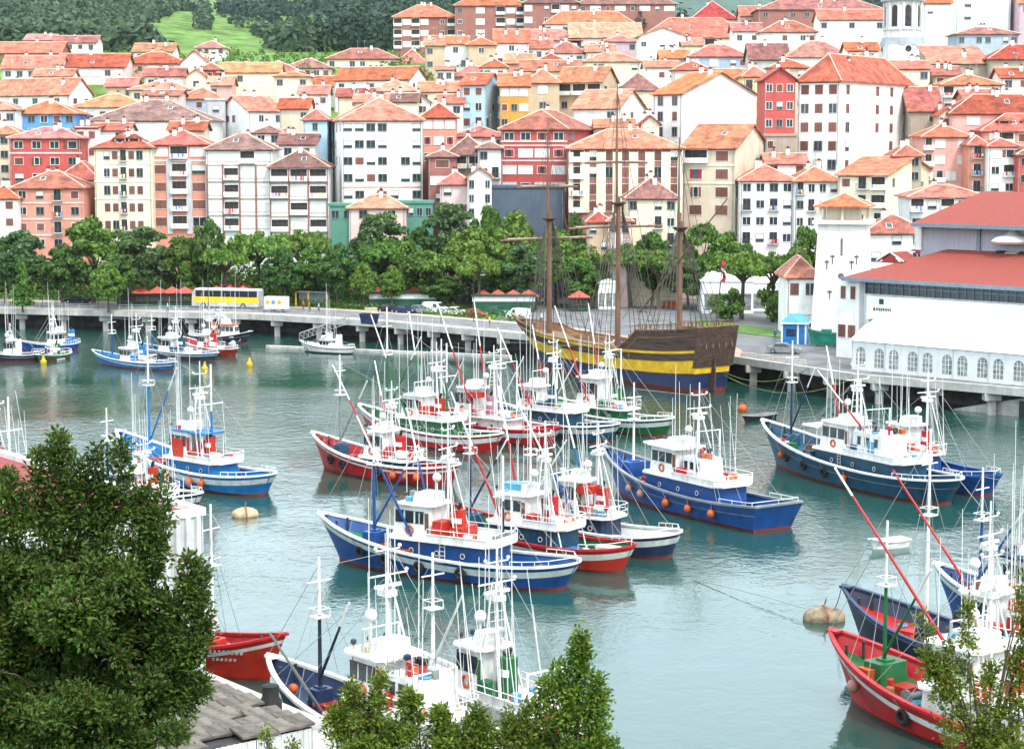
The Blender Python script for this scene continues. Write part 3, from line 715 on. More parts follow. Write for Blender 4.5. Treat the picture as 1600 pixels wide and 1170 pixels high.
B('brown building with tall white pilasters behind the three-masted ship', 888, 1066, 202, 230, 369, 'lssssss/lssssss/lssssss/lssssss', wall='brick', fhp=26, D=15, piers=('cream', 7, .3, 3.9, 1.7), ws=.9, wh=1.9)
B('beige gabled town house with brown shutters right of the pilastered building', 1066, 1149, 194, 230, 367, 'ls/rs/os/ss', 'gx', wall='beige', yaw=26, xc=1197, fhp=28, ws=1.7, wh=1.8, bands=('cream', (1, 2)))
B('small cream house with a maroon roof in front of the pilastered building', 979, 1058, 278, 308, 353, 'g.gg/s.bg', wall='cream', rc='brown', fhp=26, D=9)
B('low shed with a red roof left of the small cream house', 918, 953, 330, 345, 351, '', rc='red', wall='tan', D=7)
B('low shed with a red roof hugging the small cream house', 950, 986, 334, 344, 350, '', rc='red', wall='rose', D=6)
B('crimson gabled house with white framed windows', 1190, 1243, 106, 124, 384, 'www/www/www', 'gy', wall='red', rc='red', fhp=27)
B('weathered stone base house below the crimson gabled house', 1193, 1245, 208, 213, 381, 's..', 'flat', wall='stone', rc='wall', D=6)
B('large white corner block with five rows of brown windows', 1243, 1313, 88, 125, 380, 'sss/sss/sss/sss/sss', 'hip', yaw=33, xc=1419, side='s.sss/s.sss/s.sss/s..s./s....', fhp=29, D=18, ws=1.15, wh=1.8)
B('long brown building with a pink roof at the top right edge', 1180, 1380, -2, 14, 625, 'g.gg.gg.g', wall='brick', rc='pink', fhp=18, D=16)
B('white house with three brown windows below the long brown building', 1186, 1276, 33, 49, 562, '..s.ss', fhp=21)
B('white house with an orange roof left of the church tower', 1274, 1382, 15, 30, 575, 'g..s..g/.....', fhp=20)
B('house with a faded pink roof behind the white corner block', 1225, 1328, 65, 88, 485, 'VVV.V', rc='pink', fhp=22)
B('house with a wide orange roof in front of the church tower', 1303, 1402, 83, 103, 432, '', D=12)
B('cream house with one window right of the white corner block', 1393, 1453, 95, 106, 428, '..g', wall='cream', fhp=24)
B('tall plain white building right of the church tower', 1434, 1486, -12, 4, 520, '', cat='building')
B('white apartment block with a column of green windows at top right', 1484, 1580, -34, -24, 532, '.v...../.v...../.v...../.vv..../.vg....', 'flat', rc='wall', fhp=19, D=14, ws=1.5, wh=2, cat='apartment block', name='apartment_block')
B('mauve house at the top right corner', 1580, 1640, -10, 4, 528, 'g.', wall='mauve', fhp=20)
B('blue-grey house with a pink roof below the white apartment block', 1487, 1592, 43, 52, 502, 'g.gg.gg', wall='bluegrey', rc='pink', fhp=21)
B('stone house with a bright orange roof at right', 1448, 1545, 69, 98, 458, '', 'shed', wall='stone', D=14)
B('stone house with a brown-red roof at the right edge', 1538, 1650, 70, 91, 455, '..', wall='stone', rc='red')
B('white house with an orange roof and a dark loggia at right', 1466, 1566, 117, 131, 418, 'l....', fhp=24)
B('tall stone house with a steep red roof right of the corner block', 1415, 1470, 136, 172, 402, '.g/.s', 'gx', wall='stone', rc='red', fhp=26)
B('pink house with a wide red roof at the right edge', 1480, 1650, 148, 176, 394, '.V..V..', wall='pink', rc='red', fhp=25)
B('salmon house with dormers below the wide red roof', 1530, 1660, 178, 203, 388, '.ls.l', wall='salmon', rc='red', fhp=25, dorm=(.3, .6))
B('pink house with white balconies right of the white corner block', 1438, 1514, 194, 212, 386, 'pV.V/pV.V', wall='pink', rc='red', fhp=25)
B('narrow brick-red house with three dark balconies', 1510, 1541, 212, 225, 380, 'b/b/b', wall='salmon', rc='red', fhp=26)
B('white house with white balconies above the market roof', 1540, 1590, 216, 227, 377, 'Vw/wl/ww', rc='red', fhp=26)
B('dark red house at the right edge above the market roof', 1586, 1660, 224, 240, 374, 'g..', wall='red', rc='brown', fhp=26)
B('white balconied house behind the quay trees, left of two', 1155, 1241, 257, 280, 364, 'wwgw/bwbw/wwww/bwbw', rc='orange', fhp=26)
B('white balconied house behind the quay trees, right of two', 1240, 1312, 260, 281, 363, 'bwww/wbwb/wwww/bwww', rc='orange', fhp=26)
B('cream house with a long orange roof and wooden balconies behind the white tower', 1307, 1386, 245, 272, 354, 'sbl/sbl', 'gx', wall='cream', yaw=24, xc=1470, side='g.bs/..bg', fhp=28)
B('low house with an orange roof and dark porch behind the market hall', 1419, 1540, 289, 306, 337, 'lwlwl', wall='greywhite', fhp=28, D=10)
# smaller roofs packed between the rows
for lab, xa, xb, yr, ye, d, rows, wl_, rc_, kind in (
 ('low white house tucked under the right end of the brown-walled house', 60, 112, 108, 118, 520, 'g.g', 'white', 'orange', 'hip'),
 ('little tan house left of the yellow-beige house', 172, 212, 122, 134, 512, '.g', 'tan', 'pink', 'gx'),
 ('small white house in front of the pink apartment house', 232, 286, 106, 118, 530, 'gsg', 'white', 'red', 'gx'),
 ('narrow cream house right of the low red-banded house', 296, 322, 108, 120, 515, 'g', 'cream', 'orange', 'gy'),
 ('small pink house between the pale blue-grey house and the white gable', 330, 362, 120, 132, 498, 's.', 'pink', 'light', 'hip'),
 ('white cottage below the upper white house left of centre', 470, 512, 134, 146, 488, 'g.g', 'white', 'pink', 'gx'),
 ('beige cottage with a red roof left of the three loggias', 530, 582, 138, 150, 468, '.sg', 'beige', 'red', 'hip'),
 ('small white gable between the three-loggia house and the dark-windowed one', 640, 672, 146, 160, 455, 'g', 'white', 'orange', 'gy'),
 ('little orange-roofed annexe above the big white dormered building', 556, 604, 148, 158, 445, '', 'rose', 'orange', 'hip'),
 ('little brown-roofed annexe right of the orange annexe', 606, 652, 146, 158, 446, 'g.', 'cream', 'brown', 'gx'),
 ('white house front between the light blue house and the stone house', 752, 792, 92, 104, 520, 'gs', 'white', 'orange', 'hip'),
 ('salmon cottage behind the ochre house', 790, 836, 84, 98, 530, '.g', 'salmon', 'orange', 'gx'),
 ('white cottage with a red roof below the broad pink roof', 838, 884, 84, 95, 525, 'g.', 'white', 'red', 'hip'),
 ('cream cottage in front of the mauve house', 915, 960, 70, 80, 555, 'sg', 'cream', 'orange', 'gx'),
 ('small grey house left of the blue-grey house', 1030, 1076, 78, 90, 535, 'g.', 'grey', 'orange', 'hip'),
 ('rose cottage behind the huge blank gable', 1050, 1110, 96, 108, 490, '.s', 'rose', 'orange', 'hip'),
 ('white cottage right of the bright scarlet roof', 1140, 1190, 36, 48, 585, 'gs', 'white', 'pink', 'gx'),
 ('pink cottage between the scarlet roof and the long brown building', 1152, 1196, 10, 24, 640, 'g.', 'pink', 'orange', 'hip'),
 ('small orange-roofed house behind the crimson gabled house', 1200, 1262, 92, 104, 430, '', 'beige', 'orange', 'hip'),
 ('white attic house behind the roof of the large corner block', 1318, 1372, 66, 78, 470, 'gg', 'white', 'orange', 'gx'),
 ('tan house below the bright orange stone-house roof', 1452, 1500, 104, 116, 432, 's.', 'tan', 'red', 'hip'),
 ('white cottage at the right edge below the brown-red roof', 1556, 1612, 106, 120, 425, 'gs', 'white', 'orange', 'gx'),
 ('salmon cottage behind the white house with the loggia', 1500, 1556, 140, 152, 405, '.g', 'salmon', 'orange', 'gx'),
 ('cream cottage with a red roof beside the tall stone house', 1462, 1492, 168, 180, 396, 's', 'cream', 'red', 'gy'),
 ('small orange-roofed house left of the crimson red house', -12, 30, 196, 208, 412, 'g', 'beige', 'orange', 'hip'),
 ('small white house with brown roof behind the cream apartment house', 150, 200, 192, 202, 412, '.g', 'white', 'red', 'hip'),
 ('small beige house behind the orange-spandrel block', 268, 318, 190, 202, 410, 'g.', 'beige', 'red', 'gx'),
 ('white house between the two maroon-roofed apartment blocks', 400, 440, 196, 206, 415, 'gs', 'white', 'brown', 'hip'),
 ('rose house behind the pilastered building roof', 930, 990, 186, 198, 405, '.g.', 'rose', 'orange', 'hip'),
 ('cream house between the pilastered building and the huge gable', 1000, 1030, 180, 194, 395, 'g', 'cream', 'red', 'gy'),
 ('low white annexe behind the two white balconied houses', 1196, 1260, 240, 254, 374, 'g.s', 'white', 'orange', 'gx'),
 ('stone house end with a red roof behind the cream wooden-balcony house', 1395, 1440, 226, 242, 372, '.g', 'stone', 'orange', 'hip')):
    B(lab, xa, xb, yr, ye, d, rows, kind, wl_, rc_, fhp=22, D=8)
# scattered farmhouses on the hill
def hill_d(px, py):
    for d in range(760, 3000, 10):
        p = at(px, py, d)
        if gz(p.x, d) >= p.z: return d
    return None
for lab, px, py, wpx, rcx in (('lone white farmhouse with a pink roof at the foot of the wooded hill', 162, 67, 27, 'pink'), ('white farmhouse low on the wooded hill at upper left', 78, 47, 15, 'pink'),
        ('white farmhouse half way up the wooded hill, left of the meadow', 171, 46, 13, 'red'), ('long white farm building at the top edge left of the meadow', 268, 10, 46, 'light'),
        ('white farmhouse near the top left corner', 20, 20, 17, 'light'), ('white farmhouse just left of the meadow', 196, 38, 14, 'light'),
        ('white farm building among dark conifers at the top', 490, 8, 26, 'light'), ('small pale farmhouse high on the left of the wooded hill', 52, 12, 14, 'red'), ('small farmhouse with a red roof above the meadow', 305, 14, 16, 'red'),
        ('small white farmhouse in the trees at the far left', 26, 58, 12, 'pink')):
    d = hill_d(px, py)
    if d: B(lab, px - wpx / 2, px + wpx / 2, py - 9, py - 5, d - 8, 'ggg' if wpx > 14 else 'gg', rc=rcx, fhp=5, D=9, chim=0, cat='farmhouse', name='farmhouse')
# ------------------------------------------------------------------ church belfry
c0 = at(1409, 94, 500); root = empty('church_belfry', (c0.x, c0.y, gz(c0.x, 500)), .12)
tag(root, 'grey and white octagonal church belfry with tall arched openings', 'belfry')
zb = root.location.z; cst = wallm((.60, .59, .58)); R = 4.6
def zy(y): return at(1409, y, 500).z - zb
b = MB(); b.box(-5, 5, -5, 5, 0, zy(72)); b.build('base', cst, root)
def ngon_ring(b, r, z0, z1, n=8, r2=None):
    b.lathe([(r, z0), (r2 or r, z1)], n, Matrix.Rotation(PI / 8, 4, 'Z'))
b = MB(); ngon_ring(b, R * 1.22, zy(72), zy(66)); ngon_ring(b, R * 1.12, zy(66), zy(60)); b.build('cornice', wallm((.36, .38, .42)), root)
b = MB(); ngon_ring(b, R, zy(60), zy(3)); b.build('drum', cst, root)
b = MB(); ngon_ring(b, R * 1.2, zy(3), zy(-2)); b.build('upper_cornice', wallm((.36, .38, .42)), root)
b = MB(); ngon_ring(b, R * .95, zy(-2), zy(-24)); b.lathe([(R * .95, zy(-24)), (R * .8, zy(-40)), (R * .3, zy(-52)), (.05, zy(-58))], 16); b.build('lantern', cst, root, True)
for k in range(8):
    a = k * PI / 4 - PI / 2; M = Matrix.Rotation(a + PI / 2, 4, 'Z')
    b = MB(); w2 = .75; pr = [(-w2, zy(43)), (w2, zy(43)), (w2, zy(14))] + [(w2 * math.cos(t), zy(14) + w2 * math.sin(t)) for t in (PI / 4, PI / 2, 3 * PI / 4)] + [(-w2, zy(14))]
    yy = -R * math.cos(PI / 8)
    b.use(DKW).add([M @ Vector((x, yy - .03, z)) for x, z in pr] , [tuple(range(len(pr)))])  # opening's shade painted as a flat dark panel
    b.use(cst)
    for s in (-1, 1): b.box(s * 1.15 - .25, s * 1.15 + .25, yy - .35, yy + .1, zy(48), zy(5), M)
    b.box(-1.5, 1.5, yy - .3, yy + .1, zy(48), zy(45), M)
    b.build('arched_opening', None, root)
for k in range(4):
    a = k * PI / 2; M = Matrix.Rotation(a, 4, 'Z')
    b = MB(); b.use(DKW).lathe([(.9, -.02), (.9, .02)], 14, M @ Matrix.Translation((0, -5.04, zy(78))) @ Matrix.Rotation(PI / 2, 4, 'X'))
    b.use(WHITE).torus(.95, .14, M @ Matrix.Translation((0, -5.05, zy(78)))); b.build('round_window', None, root)
# ------------------------------------------------------------------ fish market hall, tower, marquee
def frame_px(pxl, yl, zl, pxr, yr_):
    a = onz(pxl, yl, zl); c = onz(pxr, yr_, zl); d = (c - a); d.z = 0; return a, d.normalized()
A0, E1 = frame_px(1331, 577, 3.5, 1600, 603); E2 = Vector((-E1.y, E1.x, 0))   # along the quay, and inland
ang = math.atan2(E1.y, E1.x)
mroof = mat('market_roof', (.245, .046, .034), .85, var=.16, scale=2.5, dirt=.3, dirtcol=(.25, .07, .05), bump=.3, bscale=12)
clad = mat('grey_cladding', (.36, .36, .43), .6, var=.1, stretch=(3, 3, .3)); dkblue = mat('blue_grey_fascia', (.16, .22, .27), .5, var=.12)
# hall: local x along quay, y inland
O = at(1350, 432, 266); hall = empty('market_hall', (O.x, O.y, 3.5), ang)
tag(hall, 'long white market hall with two tiers of red roof on the right quay', 'market hall')
ez = O.z - 3.5; HL = 95; HD = 34
zt = ez - 1.9                                  # window band under the eave
b = MB(); b.box(0, HL, 0, HD, 0, ez - .5); b.build('wall', wallm((.80, .80, .80)), hall)
b = MB(); b.box(1.5, HL, -1.4, 0, zt - 3.6, zt - .5); b.build('white_panel', wallm((.82, .82, .82)), hall)
b = MB(); b.box(1.2, HL, -.35, 0, zt - 6.2, zt - 3.6); b.build('grey_band', mat('grey_shutter', (.27, .25, .26), .7, var=.15), hall)
for i in range(26):
    b = MB(); x = .4 + i * 3.6
    b.use(GLASS).box(x, x + 3.4, -.06, 0, zt - .35, ez - .35); b.use(dkblue)
    for k in range(4): b.box(x + k * 1.13 - .06, x + k * 1.13 + .06, -.2, 0, zt - .35, ez - .35)
    b.box(x, x + 3.5, -.16, 0, zt + .55, zt + .68); b.build('window', None, hall)
# lower roof
def lx(px, yl):
    k = (px - 800) / FPX; q = O + E2 * yl; return (k * q.y - q.x) / (E1.x - k * E1.y)
def lz(px, py, yl):
    q = O + E1 * lx(px, yl) + E2 * yl; return at(px, py, q.y).z - 3.5
ry = 11.0; rz = lz(1440, 387, ry); xl = lx(1316, -2.2)
b = MB(); b.add([(xl, -2.2, ez - .1), (HL, -2.2, ez - .1), (HL, ry, rz), (xl + 8, ry, rz), (xl, HD - 4, ez - .1), (xl + 8, HD - 4, rz)], [(0, 1, 2, 3), (0, 3, 5, 4)])
lr = b.build('roof', mroof, hall)
b = MB(); b.box(xl - .1, HL, -2.32, -2.2, ez - .55, ez - .05); b.box(xl - .12, xl, -2.2, HD - 4, ez - .55, ez - .05); b.build('fascia', dkblue, hall)
b = MB(); b.box(0, HL, -2.2, 0, ez - .5, ez - .42); b.build('soffit', clad, hall)
# clerestory and upper roof
cx0 = lx(1439, ry); cz = lz(1440, 349, ry - 2.4)
b = MB(); b.box(cx0, HL, ry - .2, HD, rz - 1.5, cz); b.build('clerestory', clad, hall)
b = MB(); b.use(WHITE).box(cx0 - .8, cx0 + .3, ry - .5, ry + .6, rz - .3, cz); b.build('corner_pier', None, hall)
for i in range(8):
    b = MB(); x = cx0 + 9 + i * 9; b.box(x, x + .5, ry - .5, ry - .2, rz - .2, cz); b.build('pilaster', dkblue, hall)
ym = ry + 10; uz = lz(1536, 299, ym); xu = lx(1534, ym)
b = MB(); y0 = ry - 2.4; x0 = lx(1423, y0)
b.add([(x0, y0, cz), (HL, y0, cz), (HL, ym, uz), (xu, ym, uz), (x0, ym + 13, cz), (HL, ym + 13, cz)], [(0, 1, 2, 3), (0, 3, 4), (3, 2, 5, 4)])
b.build('upper_roof', mroof, hall)
b = MB(); b.use(dkblue).box(x0 - .1, HL, y0 - .1, y0, cz - .5, cz + .03); b.box(x0 - .1, x0, y0, ym + 13, cz - .5, cz + .03); b.build('upper_fascia', None, hall)
# end wing with brown shutters
b = MB(); b.box(-3.6, -.02, -1.0, 9, 0, ez - .6); b.build('end_wing', wallm((.80, .80, .79)), hall)
for x, z, w in ((-2.6, ez - 2.2, .8), (-1.0, ez - 2.2, .8), (-2.7, 3.6, 1.2), (-1.1, 3.6, 1.2)):
    o = link('window', winmesh('s', w, 1.7), hall); o.location = (x, -1.0, z)
# two little roof gables
for xx, yy, zz in ((1.0, 4.5, ez + (rz - ez) * .55), (-1.5, 16, ez + 2.6)):
    b = MB(); b.use(mroof).add([(xx - 2.2, yy, zz), (xx, yy, zz + 1.2), (xx + 2.2, yy, zz), (xx - 2.2, yy + 4, zz), (xx, yy + 4, zz + 1.2), (xx + 2.2, yy + 4, zz)], [(0, 1, 4, 3), (1, 2, 5, 4)])
    b.use(REDS).add([(xx - 1.7, yy + .12, zz - .3), (xx + 1.7, yy + .12, zz - .3), (xx, yy + .12, zz + 1.0)], [(0, 1, 2)])
    b.use(WHITE).tube([(xx - 2.2, yy, zz), (xx, yy, zz + 1.2), (xx + 2.2, yy, zz)], .13, 5); b.build('roof_gable', None, hall)
# emblem and small dark lettering on the panel
b = MB(); b.use(DARK); b.box(3.5, 4.2, -1.43, -1.4, zt - 1.55, zt - .85)
x = 2.6; rr = random.Random(3)
for w_ in (.35, .16, .22, .22, .2, .28, .14, .22, .2, .18):
    b.box(x, x + w_ * .8, -1.43, -1.4, zt - 2.45 + rr.choice((0, 0, .05)), zt - 2.05); x += w_ + .07
b.build('sign_lettering', None, hall)
# rooftop ventilation unit
un = empty('rooftop_ventilator', (0, 0, 0), ang); p = at(1582, 410, 262); p2 = at(1582, 410, 262); un.location = p
tag(un, 'white cowled ventilation unit with dark drums on the lower market roof', 'ventilator')
b = MB(); b.lathe([(2.6, 2.5), (2.9, 2.8), (2.3, 3.3), (1.2, 3.6), (.6, 4.0), (.5, 4.3)], 18); b.build('cowl', WHITE, un, True)
for s in (-1, 1):
    b = MB(); b.lathe([(.7, 0), (.75, .3), (.75, 1.2), (.6, 1.4)], 14, Matrix.Translation((s * 1.75, 0, .1))); b.build('drum', BLACK, un, True)
    b = MB(); b.tube([(s * .9, .3, 0), (s * .9, .3, 2.6)], .12, 6); b.build('post', STEEL, un)
b = MB(); b.box(-.9, .9, -.5, .6, -.6, 1.3); b.build('cabinet', PT['cream'], un)
# marquee on the quay edge
mq = empty('marquee', (A0.x, A0.y, 3.5), ang); tag(mq, 'long white marquee with arched windows along the right quay edge', 'marquee')
canvas = mat('white_canvas', (.84, .84, .84), .6, var=.04, scale=.3); ML = 62; MD = 11; mh = 3.9; mr = 6.3
b = MB(); b.box(0, ML, 0, .1, 0, mh); b.box(0, .1, .1, MD, 0, mh); b.add([(0, 0, mh), (0, MD, mh), (0, MD / 2, mr)], [(0, 2, 1)]); b.build('wall', mat('canvas_wall', (.66, .67, .68), .6, var=.06, scale=.6, dirt=.25, dirtcol=(.4, .38, .34)), mq)
b = MB(); nseg = 12
prof = [(-.25, mh - .15), (0, mh + .05), (MD * .25, mh + (mr - mh) * .62), (MD * .5, mr), (MD * .75, mh + (mr - mh) * .62), (MD, mh)]
b.add([(x, y, z) for x in (-.2, ML) for y, z in prof], [(k, k + 6, k + 7, k + 1) for k in range(5)]); b.build('roof', canvas, mq)
b = MB()
for i in range(13): x = i * 5; b.tube([(x, -.06, 0), (x, -.06, mh)], .05, 5)
b.build('frame', mat('pale_alloy', (.6, .62, .64), .4, .3, var=.05), mq)
clear = mat('clear_plastic', (.22, .24, .24), .15, var=.5, scale=1.2)
for i in range(24):
    x = 1.4 + i * 2.5 + (.25 if i % 2 else -.05); b = MB(); w2 = .68
    pr = [(-w2, .55), (w2, .55), (w2, 2.3)] + [(w2 * math.cos(t), 2.3 + w2 * math.sin(t)) for t in (PI / 6, PI / 3, PI / 2, 2 * PI / 3, 5 * PI / 6)] + [(-w2, 2.3)]
    b.use(clear).add([(x + a, -.03, z) for a, z in pr], [tuple(range(len(pr)))])
    b.use(canvas)
    for a in (-.23, .23): b.box(x + a - .025, x + a + .025, -.05, -.03, .55, 2.8)
    for z in (1.1, 1.7, 2.3): b.box(x - w2, x + w2, -.052, -.032, z - .02, z + .02)
    b.build('window', None, mq)
# under the marquee: stair ramp in concrete
rp = empty('boat_ramp', onz(1490, 640, 0)); rp.rotation_euler.z = ang; tag(rp, 'concrete boat ramp with arched openings below the marquee', 'ramp')
b = MB(); b.add([(0, 0, .1), (14, 0, 3.3), (30, 0, 3.3), (30, 0, -2), (0, 0, -2), (0, 4, .1), (14, 4, 3.3), (30, 4, 3.3), (30, 4, -2), (0, 4, -2)], [(0, 4, 3, 2, 1), (0, 1, 6, 5), (1, 2, 7, 6), (0, 5, 9, 4)]); b.build('slope', CONC, rp)
for x in (9, 14.5, 20):
    b = MB(); b.box(x, x + 3.2, -.03, 0, -.5, 1.9 if x < 12 else 2.5); b.build('opening', DKW, rp)  # shaded openings painted as flat dark panels
# white tower with lookout pavilion
tc_ = onz(1318, 522, 3.5); tc_.y = 296; tc_.x = (1318 - 800) / FPX * 296
tw = empty('market_tower', (tc_.x, tc_.y, 3.5), -.25); tag(tw, 'white tapering tower with cross-shaped slits and a red-roofed lookout', 'tower')
tm = wallm((.80, .78, .76)); th_ = at(1318, 349, 296).z - 3.5
def taper(b, a0, a1, z0, z1): b.add([(-a0, -a0, z0), (a0, -a0, z0), (a0, a0, z0), (-a0, a0, z0), (-a1, -a1, z1), (a1, -a1, z1), (a1, a1, z1), (-a1, a1, z1)], [(0, 1, 5, 4), (1, 2, 6, 5), (2, 3, 7, 6), (3, 0, 4, 7), (4, 5, 6, 7)])
b = MB(); taper(b, 4.3, 3.5, 0, th_); b.build('shaft', tm, tw)
b = MB(); b.box(-4.3, 4.3, -4.3, 4.3, th_, th_ + .55); b.build('platform', tm, tw)
for sx in (-1, 0, 1):
    for sy in (-1, 1):
        b = MB(); b.box(sx * 3.2 - .18, sx * 3.2 + .18, sy * 3.2 - .18, sy * 3.2 + .18, th_ + .55, th_ + 2.7); b.build('post', wallm(WC['beige']), tw)
b = MB(); b.box(-2.4, 2.4, -2.4, 2.4, th_ + .55, th_ + 2.7); b.build('lookout_room', wallm(WC['beige']), tw)
pr_ = roofgeo(7, 7, 1.6, 'hip', .7, rm=roofm('orange', RC['orange'])).build('roof', None, tw); pr_.location = (-3.5, -3.5, th_ + 2.9)
def on_face(z): return -(4.3 - .8 * z / th_) - .03
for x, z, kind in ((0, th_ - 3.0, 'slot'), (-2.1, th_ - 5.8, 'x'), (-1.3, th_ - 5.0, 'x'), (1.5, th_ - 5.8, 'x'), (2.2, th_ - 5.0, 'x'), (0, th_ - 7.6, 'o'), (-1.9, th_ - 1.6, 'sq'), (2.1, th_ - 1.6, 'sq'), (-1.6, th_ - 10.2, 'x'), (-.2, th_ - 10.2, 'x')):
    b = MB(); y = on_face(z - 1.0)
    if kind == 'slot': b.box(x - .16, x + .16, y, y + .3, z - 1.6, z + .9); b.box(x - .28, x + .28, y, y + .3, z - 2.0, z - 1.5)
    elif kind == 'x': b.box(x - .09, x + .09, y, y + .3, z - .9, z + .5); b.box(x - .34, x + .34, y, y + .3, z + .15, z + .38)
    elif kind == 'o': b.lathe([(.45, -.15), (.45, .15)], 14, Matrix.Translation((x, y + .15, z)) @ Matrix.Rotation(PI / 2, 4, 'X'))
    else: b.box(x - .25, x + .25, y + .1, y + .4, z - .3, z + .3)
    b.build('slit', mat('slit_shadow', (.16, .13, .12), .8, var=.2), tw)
o = link('door', winmesh('s', 1.2, 2.2), tw); o.location = (2.0, -4.32, 1.2)
o = link('window', winmesh('s', 1.2, 1.2), tw); o.location = (.2, -4.2, 2.0)
# left wing of the tower
B('low white house with a red hipped roof and brown shutters joined to the white tower', 1230, 1278, 400, 431, 297, 'ss', rc='red', fhp=50, D=9, base=3.4, r0=.42, wh=1.8)
B('orange-roofed row behind the market between tower and hall', 1352, 1450, 336, 362, 312, '', rc='orange', D=9, base=3.4)
b = MB()
# ------------------------------------------------------------------ trees
BARK = mat('bark', (.11, .085, .065), .95, var=.35, scale=3, bump=.6)
LG = {'mid': leafm('mid', (.048, .11, .017), (.135, .26, .042)), 'dark': leafm('dark', (.042, .095, .020), (.105, .205, .042)),
      'light': leafm('light', (.075, .15, .020), (.18, .30, .048)), 'hill': leafm('hill', (.034, .072, .036), (.082, .14, .068)), 'conifer': leafm('conifer', (.018, .045, .030), (.045, .09, .06)), 'blue': leafm('blue', (.045, .095, .032), (.125, .215, .07))}  # hill leaves tinted bluish and darker: distance haze put into their colour
def tree_proto(seed, kind, rx, rz, h, leaf, ncl, npl, size=.30, clr=1.15, pollard=False):
    """returns (trunk mesh, crown mesh); crown centre at height h"""
    g = np.random.default_rng(seed); rnd = random.Random(seed)
    C = []
    while len(C) < ncl:
        d = g.normal(0, 1, 3); d /= np.linalg.norm(d); r = g.uniform(.35, 1) ** .5
        if kind == 'round': p = np.array([d[0] * rx * r, d[1] * rx * r, d[2] * rz * r])
        elif kind == 'cone':
            t = g.uniform(0, 1) ** 1.4; a = g.uniform(0, 2 * PI); q = rx * (1 - t) * g.uniform(.4, 1)
            p = np.array([q * math.cos(a), q * math.sin(a), -rz + 2 * rz * t])
        else: p = np.array([d[0] * rx * r, d[1] * rx * r, abs(d[2]) * rz * .8 * r - .3 * rz])
        C.append(p)
    C = np.array(C); cl = g.uniform(.7, 1.25, ncl) * clr
    P = []; Nn = []
    for c, r in zip(C, cl):
        s = g.normal(0, 1, (npl, 3)); s /= np.linalg.norm(s, axis=1)[:, None]
        s[:, 2] = np.where(s[:, 2] < -.3, -s[:, 2], s[:, 2])
        P.append(c + s * r * g.uniform(.55, 1.05, (npl, 1)) * np.array([1, 1, .8])); Nn.append(s)
    P = np.concatenate(P); Nn = np.concatenate(Nn); P[:, 2] += h
    cm = quads_mesh('crown', leaf_quads(P, Nn, np.full(len(P), size), .62, .6), [LG[leaf]])
    b = MB(); top = Vector((rnd.uniform(-.3, .3), rnd.uniform(-.3, .3), h - rz * .35)); 
    b.tube([(0, 0, -.3), (0, 0, .4), top * .5, top], .32 * rx / 3.6, 7, .16 * rx / 3.6)
    for c in C[:: max(1, ncl // 11)]:
        e = Vector(c) + Vector((0, 0, h)); m = top.lerp(e, .5) + Vector((0, 0, -.4 if not pollard else .3)); b.tube([top * .8, m, e], .13 * rx / 3.6, 5, .035)
    b.mats = [BARK]; return b.mesh('trunk', True), cm
PRO = {
 'round1': tree_proto(1, 'round', 3.7, 3.3, 5.6, 'mid', 56, 150), 'round2': tree_proto(2, 'round', 3.9, 3.6, 5.9, 'dark', 56, 150),
 'round3': tree_proto(3, 'round', 3.6, 3.0, 5.2, 'light', 54, 145), 'tall1': tree_proto(4, 'round', 3.2, 4.6, 7.2, 'blue', 56, 150),
 'cone1': tree_proto(5, 'cone', 2.6, 3.6, 4.6, 'mid', 44, 120, .26, .85), 'flat1': tree_proto(6, 'flat', 4.0, 1.7, 4.8, 'light', 40, 90, .28, .9, True),
 'flat2': tree_proto(8, 'flat', 3.8, 1.9, 5.0, 'mid', 40, 90, .28, .9, True), 'bush': tree_proto(9, 'round', 1.9, 1.6, 1.7, 'mid', 26, 90, .22, .75)}
TN = [0]
def T(label, px, ytop, pw, pro, d, name='park_tree', cat='tree', hmax=None):
    """crown top at ytop, crown width pw pixels, standing on the ground at distance d"""
    p = at(px, ytop, d); g = 3.6 if d < 374 else gz(p.x, d)
    tm_, cm_ = PRO[pro]; TN[0] += 1
    co = np.empty(len(cm_.vertices) * 3, dtype=np.float32); cm_.vertices.foreach_get('co', co); co = co.reshape(-1, 3); zs = float(co[:, 2].max()); wx = float(np.abs(co[:, :2]).max())
    r = empty(name, (p.x, d, g), TN[0] * 1.7); sx = 1.28 * pw * d / FPX / (2 * wx); r.scale = (sx, sx, max(.3, .95 * (p.z - g) / zs)); tag(r, label, cat)
    link('trunk', tm_, r); link('crown', cm_, r); return r
T('round grey-green tree at the left edge of the park', 30, 352, 78, 'tall1', 352)
T('broad bright green tree, tallest near the salmon house', 143, 328, 100, 'round1', 356)
T('grey-green tree in front of the cream apartment house', 222, 345, 88, 'tall1', 354)
T('dark tree rising in front of the orange-spandrel block', 322, 330, 62, 'round2', 358)
T('dense dark tree left of the grey-green one at the park edge', 95, 372, 70, 'round2', 350)
T('low tree filling the gap behind the blue information sign', 185, 392, 60, 'round2', 347)
T('small upright young tree beside the left pavement', 33, 405, 36, 'cone1', 342)
T('small young tree near the blue information sign', 168, 405, 52, 'round3', 341)
T('small conical tree left of the yellow bus', 288, 403, 34, 'cone1', 354)
T('small conical tree behind the yellow bus', 432, 405, 26, 'cone1', 358)
T('tree with a wide low crown behind the red stall roofs', 280, 360, 80, 'round1', 360)
T('pale green flat-crowned tree behind the bus', 352, 372, 86, 'flat1', 358)
T('pale green flat-crowned tree above the bus front', 405, 352, 92, 'flat1', 361)
T('tall dark green tree right of the bus', 443, 376, 62, 'round2', 350)
T('light green flat-topped tree behind the dark one right of the bus', 468, 350, 92, 'flat1', 362)
T('dark green tree behind the yellow bus shelter', 527, 372, 66, 'round2', 350)
